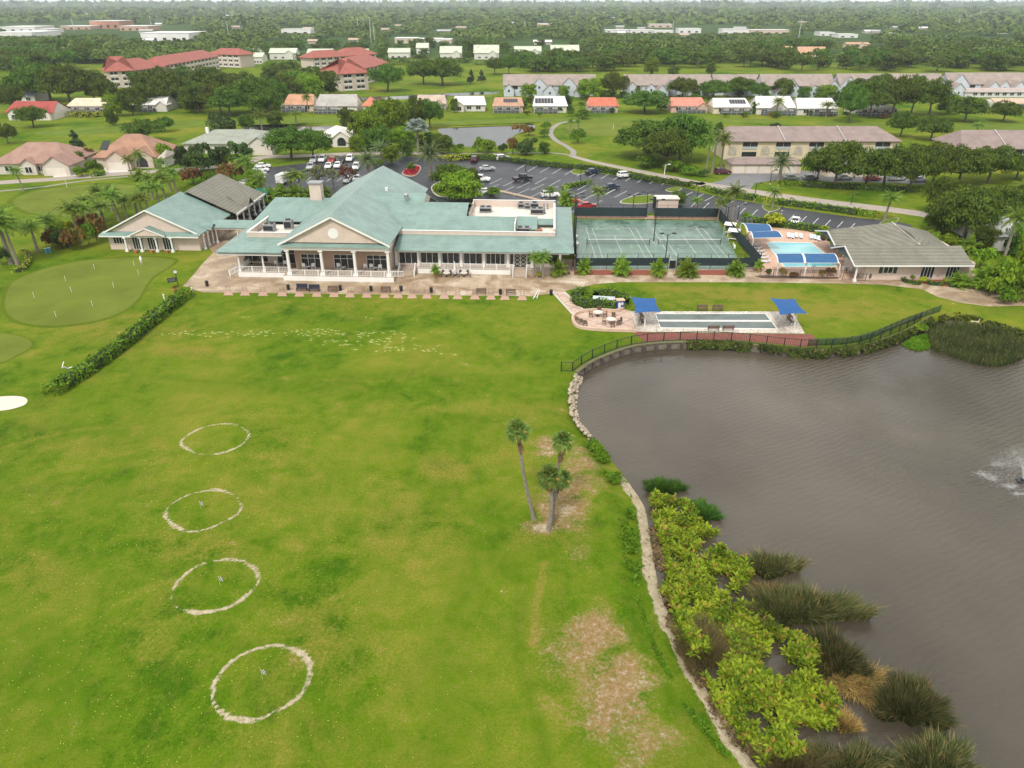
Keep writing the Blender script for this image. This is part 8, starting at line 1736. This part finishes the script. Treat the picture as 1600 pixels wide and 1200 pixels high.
# reeds
def blades(name,label,pts_or_c,n,h,mat,seed,spread=None,lean=.35,width=.03,top=None,kind=None,cat='reeds',group=None,outl=None,z=WZ):
    rs=np.random.RandomState(seed)
    if outl is not None:
        a=np.array(outl); Q=a.min(0)+rs.uniform(0,1,(n*4,2))*(a.max(0)-a.min(0)); Q=Q[inside(Q[:,0],Q[:,1],outl)][:n]; out=np.zeros_like(Q)+rs.normal(size=Q.shape)*.4
    else:
        c,rx,ry=pts_or_c; d=rs.normal(size=(n,2)); d/=np.linalg.norm(d,axis=1,keepdims=True); th=np.arctan2(d[:,1],d[:,0]); rr=(np.sqrt(rs.uniform(0,1,n))*(1+.22*np.sin(3*th+seed)+.14*np.sin(7*th+2*seed)))[:,None]; Q=np.array(c)+d*rr*np.array([rx,ry]); out=d*rr
    n=len(Q); n=len(Q); hh=.86*h*rs.uniform(.45,1.15,n)*(1+.25*np.array([mnoise.noise(Vector((q[0]*.8,q[1]*.8,seed))) for q in Q])); b0=np.c_[Q,np.full(n,z-.05)]
    ln=(out+rs.normal(size=(n,2))*.28)*lean*hh[:,None]; mid=b0+np.c_[ln*.35,hh*.6]; tip=b0+np.c_[ln*1.0,hh*(1-.25*np.linalg.norm(ln,axis=1)/np.maximum(hh,.1))]
    s=np.c_[rs.normal(size=(n,2)),np.zeros(n)]; s/=np.linalg.norm(s,axis=1,keepdims=True); s*=width
    V=np.stack([b0-s,b0+s,mid+s,mid-s,mid-s,mid+s,tip+s*.2,tip-s*.2],1).reshape(-1,3); F_=np.arange(n*8).reshape(-1,4)
    o=npmesh(name,V,F_,mat); return tag(o,label,cat,group,kind)
L_reed=leafmat('reed_blades',(.018,.030,.008),(.105,.120,.038),.15,.01,(.86,(.26,.18,.08)),clump=.9); L_gold=leafmat('golden_reeds',(.16,.10,.03),(.52,.34,.12),.2,.01,(.8,(.10,.12,.03)),clump=.9); L_tus=leafmat('tussock_blades',(.020,.065,.008),(.070,.155,.018),.2,.01,clump=1.2); L_brown=leafmat('brown_reeds',(.05,.035,.018),(.20,.15,.06),.15,.01,(.8,(.09,.10,.03)))
def cl(px,py,rx,ry): 
    c=G(px,py,WZ); pm=PM(px,py,WZ); return (c,rx/pm,ry/pm*1.25)
rg='reed clumps in the lake'
for a in [('dark reed clump farthest out above the broad one',(1205,893,34,12),2600,2.0,L_reed,1),('broad dark reed bank stretching right from the leafy plants',(1250,960,82,20),7000,2.1,L_reed,2),('rounded dark reed clump alone at the right',(1420,1110,44,26),4600,2.0,L_reed,4),
          ('dark reed clump cut by the bottom edge at the right',(1462,1205,52,26),4200,1.9,L_reed,5),('olive reed clump right of the leafy plants with golden top',(1303,1035,34,30),3000,1.9,L_reed,3),('dim reed clump at the bottom behind the leafy plants',(1325,1205,56,22),3600,1.5,L_reed,6),('reed clump at the lower edge of the leafy plants',(1240,1200,50,22),2600,1.4,L_brown,7),
          ('brownish reeds standing inside the leafy bed',(1105,1015,52,34),4200,1.5,L_brown,8),('golden tuft at the lower right of the leafy plants',(1322,1135,15,11),900,1.0,L_gold,9)]:
    blades('reed_clump',a[0],cl(*a[1]),int(a[2]*1.6),a[3],a[4],a[5],group=rg,lean=.5,width=.015)
blades('reed_clump','matted golden-brown reeds flopped between two green clumps',cl(1335,1070,42,22),2600,.9,L_gold,12,group=rg,lean=1.25,width=.02)
blades('reed_clump','flattened golden reeds along the foot of the olive clump',cl(1300,1062,30,12),1100,1.0,L_gold,18,group=rg,lean=1.0,width=.02)
blades('reed_clump','patch of golden dry reeds in the hollow of the broad bank',cl(1200,930,26,9),700,1.1,L_gold,13,group=rg,lean=.8,width=.02)
for a in [('left bright green tussock at the far tip of the leafy plants',(1036,765,27,12),2600,14),('right bright green tussock at the far tip of the leafy plants',(1096,804,21,17),2400,15)]: blades('tussock',a[0],cl(*a[1]),a[2],1.0,L_tus,a[3],group='green tussocks',lean=.7,width=.035,cat='tussock')
blades('reed_bed','wide dark reed bed in the upper right corner of the lake',None,17000,1.35,leafmat('reedbed_blades',(.018,.030,.008),(.085,.105,.030),.15,.01,(.93,(.22,.16,.09)),clump=.35),16,outl=spline(GP([(1450,520),(1456,512),(1500,510),(1550,516),(1597,535),(1600,560),(1560,574),(1520,568),(1480,556),(1455,545)],WZ),5),kind='stuff',lean=.3,width=.022)
blades('water_weed','yellow-green water weed between bank and reed bed',None,3000,.45,L_weed,17,outl=spline(GP([(1410,538),(1440,524),(1455,528),(1452,545),(1430,548)],WZ),4),kind='stuff',cat='water plants',lean=.8,width=.06)
plant_at('brightbush',*G(1440,514),2.4,1.6,'light green bush growing on the timber bank',z=-.6)
# driftwood log at the reed bed
a=G(1517,503,-.4); b_=G(1533,512,-.9); t=thing('driftwood','bleached branch lying across the bank at the reed bed','branch',(a[0],a[1],-.3)); MB().path([(0,0,0),(.8,-.5,.1),(b_[0]-a[0],b_[1]-a[1],-.4)],[.12,.09,.05],6).tube((.8,-.5,.1),(1.2,-.1,.5),.05,.03).build('branch',paint('bleached_wood',(.6,.54,.45),.8),t)
# broad-leaved water plants
rs=np.random.RandomState(33); outl=spline(GP([(1016,795),(1026,782),(1056,786),(1082,806),(1104,832),(1130,850),(1136,870),(1155,882),(1172,905),(1160,925),(1135,935),(1140,948),(1175,948),(1198,965),(1215,985),(1245,1002),(1275,1025),(1278,1050),(1262,1062),(1290,1085),(1308,1110),(1300,1140),(1268,1152),(1262,1180),(1225,1196),(1190,1200),(1160,1165),(1122,1112),(1094,1060),(1070,1020),(1052,975),(1046,945),(1032,930),(1042,905),(1036,870),(1026,830)],WZ),4)
A_=np.array(outl); Q=A_.min(0)+rs.uniform(0,1,(9000,2))*(A_.max(0)-A_.min(0)); Q=Q[inside(Q[:,0],Q[:,1],outl)]
dn=np.array([mnoise.noise(Vector((q[0]*.42,q[1]*.42,5))) for q in Q]); dn=dn+.35*np.array([mnoise.noise(Vector((q[0]*1.3,q[1]*1.3,7))) for q in Q]); Q=Q[(dn>-.20)][:2500]; dn=np.array([mnoise.noise(Vector((q[0]*.35,q[1]*.35,9))) for q in Q])
Vq=[]
for q,dz in zip(Q,dn):
    H0=.45+.9*max(0,.4+dz)+rs.uniform(-.2,.3); nl=rs.randint(7,12); a0=rs.uniform(0,6.28)
    for j in range(nl):
        a=a0+j*2.4; el=rs.uniform(.15,1.2); L=rs.uniform(.30,.58); d=np.array([math.cos(a)*math.cos(el),math.sin(a)*math.cos(el),math.sin(el)]); sd_=np.array([-math.sin(a),math.cos(a),rs.uniform(-.3,.3)])*L*.21
        b0=np.array([q[0],q[1],WZ+H0*rs.uniform(.45,1)])+d*.06; m0=b0+d*L*.45; t0=b0+d*L+np.array([0,0,-.12*L]); Vq.append([b0,m0-sd_,t0,m0+sd_])
    Vq.append([np.array([q[0]-.02,q[1],WZ-.2]),np.array([q[0]+.02,q[1],WZ-.2]),np.array([q[0]+.015,q[1],WZ+H0*.7]),np.array([q[0]-.015,q[1],WZ+H0*.7])])
V=np.array(Vq).reshape(-1,3); o=npmesh('water_plants',V,quadF(len(Vq)),leafmat('water_plant_leaves',(.045,.115,.005),(.42,.52,.035),.35,.0,(.93,(.42,.25,.06)),clump=.5)); tag(o,'bright yellow-green broad-leaved plants crowding the lake margin','water plants',kind='stuff')
tuftband('shore_scrub','dead brown stems along the lower shore beside the leafy plants','scrub',[(1024,830),(1035,890),(1045,930),(1058,985),(1082,1040),(1110,1090),(1140,1135),(1180,1180)],.35,2600,.1,.45,leafmat('dead_stems',(.06,.045,.018),(.24,.18,.09),.1),6,-1.0,.22)
# fountain
x,y=G(1597,752,WZ); ft=thing('fountain','floating fountain throwing white spray at the right edge of the lake','fountain',(x,y,WZ)); MB().tube((0,0,-.1),(0,0,.14),.62,.58,20).tube((0,0,.14),(0,0,.3),.14,n=10).build('float',black,ft)
spm,nt,b=newmat('spray'); b.inputs['Base Color'].default_value=(.82,.84,.85,1); b.inputs['Roughness'].default_value=.3; tr=N(nt,'ShaderNodeBsdfTransparent'); ms=N(nt,'ShaderNodeMixShader'); ms.inputs[0].default_value=.26; nt.links.new(tr.outputs[0],ms.inputs[1]); nt.links.new(b.outputs[0],ms.inputs[2]); nt.links.new(ms.outputs[0],nt.nodes['Material Output'].inputs['Surface'])
rs=np.random.RandomState(8); Vq=[]
for k in range(13000):
    a=rs.uniform(0,6.28); v0=rs.uniform(.4,1)**.6; rng=v0*3.9; t_=rs.uniform(0,1)**1.15; r_=rng*t_; hh=3.3*v0*4*t_*(1-t_)*(1 if t_<.5 else 1)+.3*(1-t_); s_=rs.uniform(.007,.017)*(1+.6*t_)
    p0=np.array([r_*math.cos(a)+rs.normal()*.1*t_,r_*math.sin(a)+rs.normal()*.1*t_,max(.02,hh+rs.normal()*.12*t_)]); dv=rs.normal(size=3)*s_; dw=rs.normal(size=3)*s_; Vq.append([p0-dv,p0-dw,p0+dv,p0+dw])
npmesh('spray',np.array(Vq).reshape(-1,3),quadF(len(Vq)),spm,parent=ft)
Vq=[]
for (cx_,cy_,rx_,ry_,n_) in [(-2.9,.5,.9,.8,260),(-3.4,1.4,.9,.6,200),(-1.8,-.9,.8,.5,240),(-1.9,-2.2,.7,.4,160),(.3,-3.0,1.2,.5,260),(0,0,3.6,3.4,420),(-.4,3.1,1.6,.6,240)]:
    for k in range(n_):
        p0=np.array([cx_+rs.normal()*rx_*.5,cy_+rs.normal()*ry_*.5,.012+rs.uniform(0,.05)]); u=rs.uniform(.02,.09); Vq.append([p0+(-u,0,0),p0+(0,-u*.5,0),p0+(u,0,0),p0+(0,u*.5,0)])
npmesh('splash',np.array(Vq).reshape(-1,3),quadF(len(Vq)),spm,parent=ft)
# ================================================================ AIR
if HAZE:
    m=MB(); m.box(-16000,16000,-400,26000,-4,70); hz=m.build('haze',None or bpy.data.materials.new('haze')); hm=hz.data.materials[0]; hm.use_nodes=True; nt=hm.node_tree; nt.nodes.remove(nt.nodes['Principled BSDF'])
    pv_=N(nt,'ShaderNodeVolumePrincipled'); pv_.inputs['Color'].default_value=(.80,.87,.97,1); pv_.inputs['Density'].default_value=HAZE; pv_.inputs['Anisotropy'].default_value=.2; nt.links.new(pv_.outputs[0],nt.nodes['Material Output'].inputs['Volume']); hz['kind']='stuff'
    sc.cycles.volume_bounces=1
sc.cycles.max_bounces=6; sc.cycles.transparent_max_bounces=12; sc.cycles.diffuse_bounces=2; sc.cycles.caustics_reflective=False; sc.cycles.caustics_refractive=False
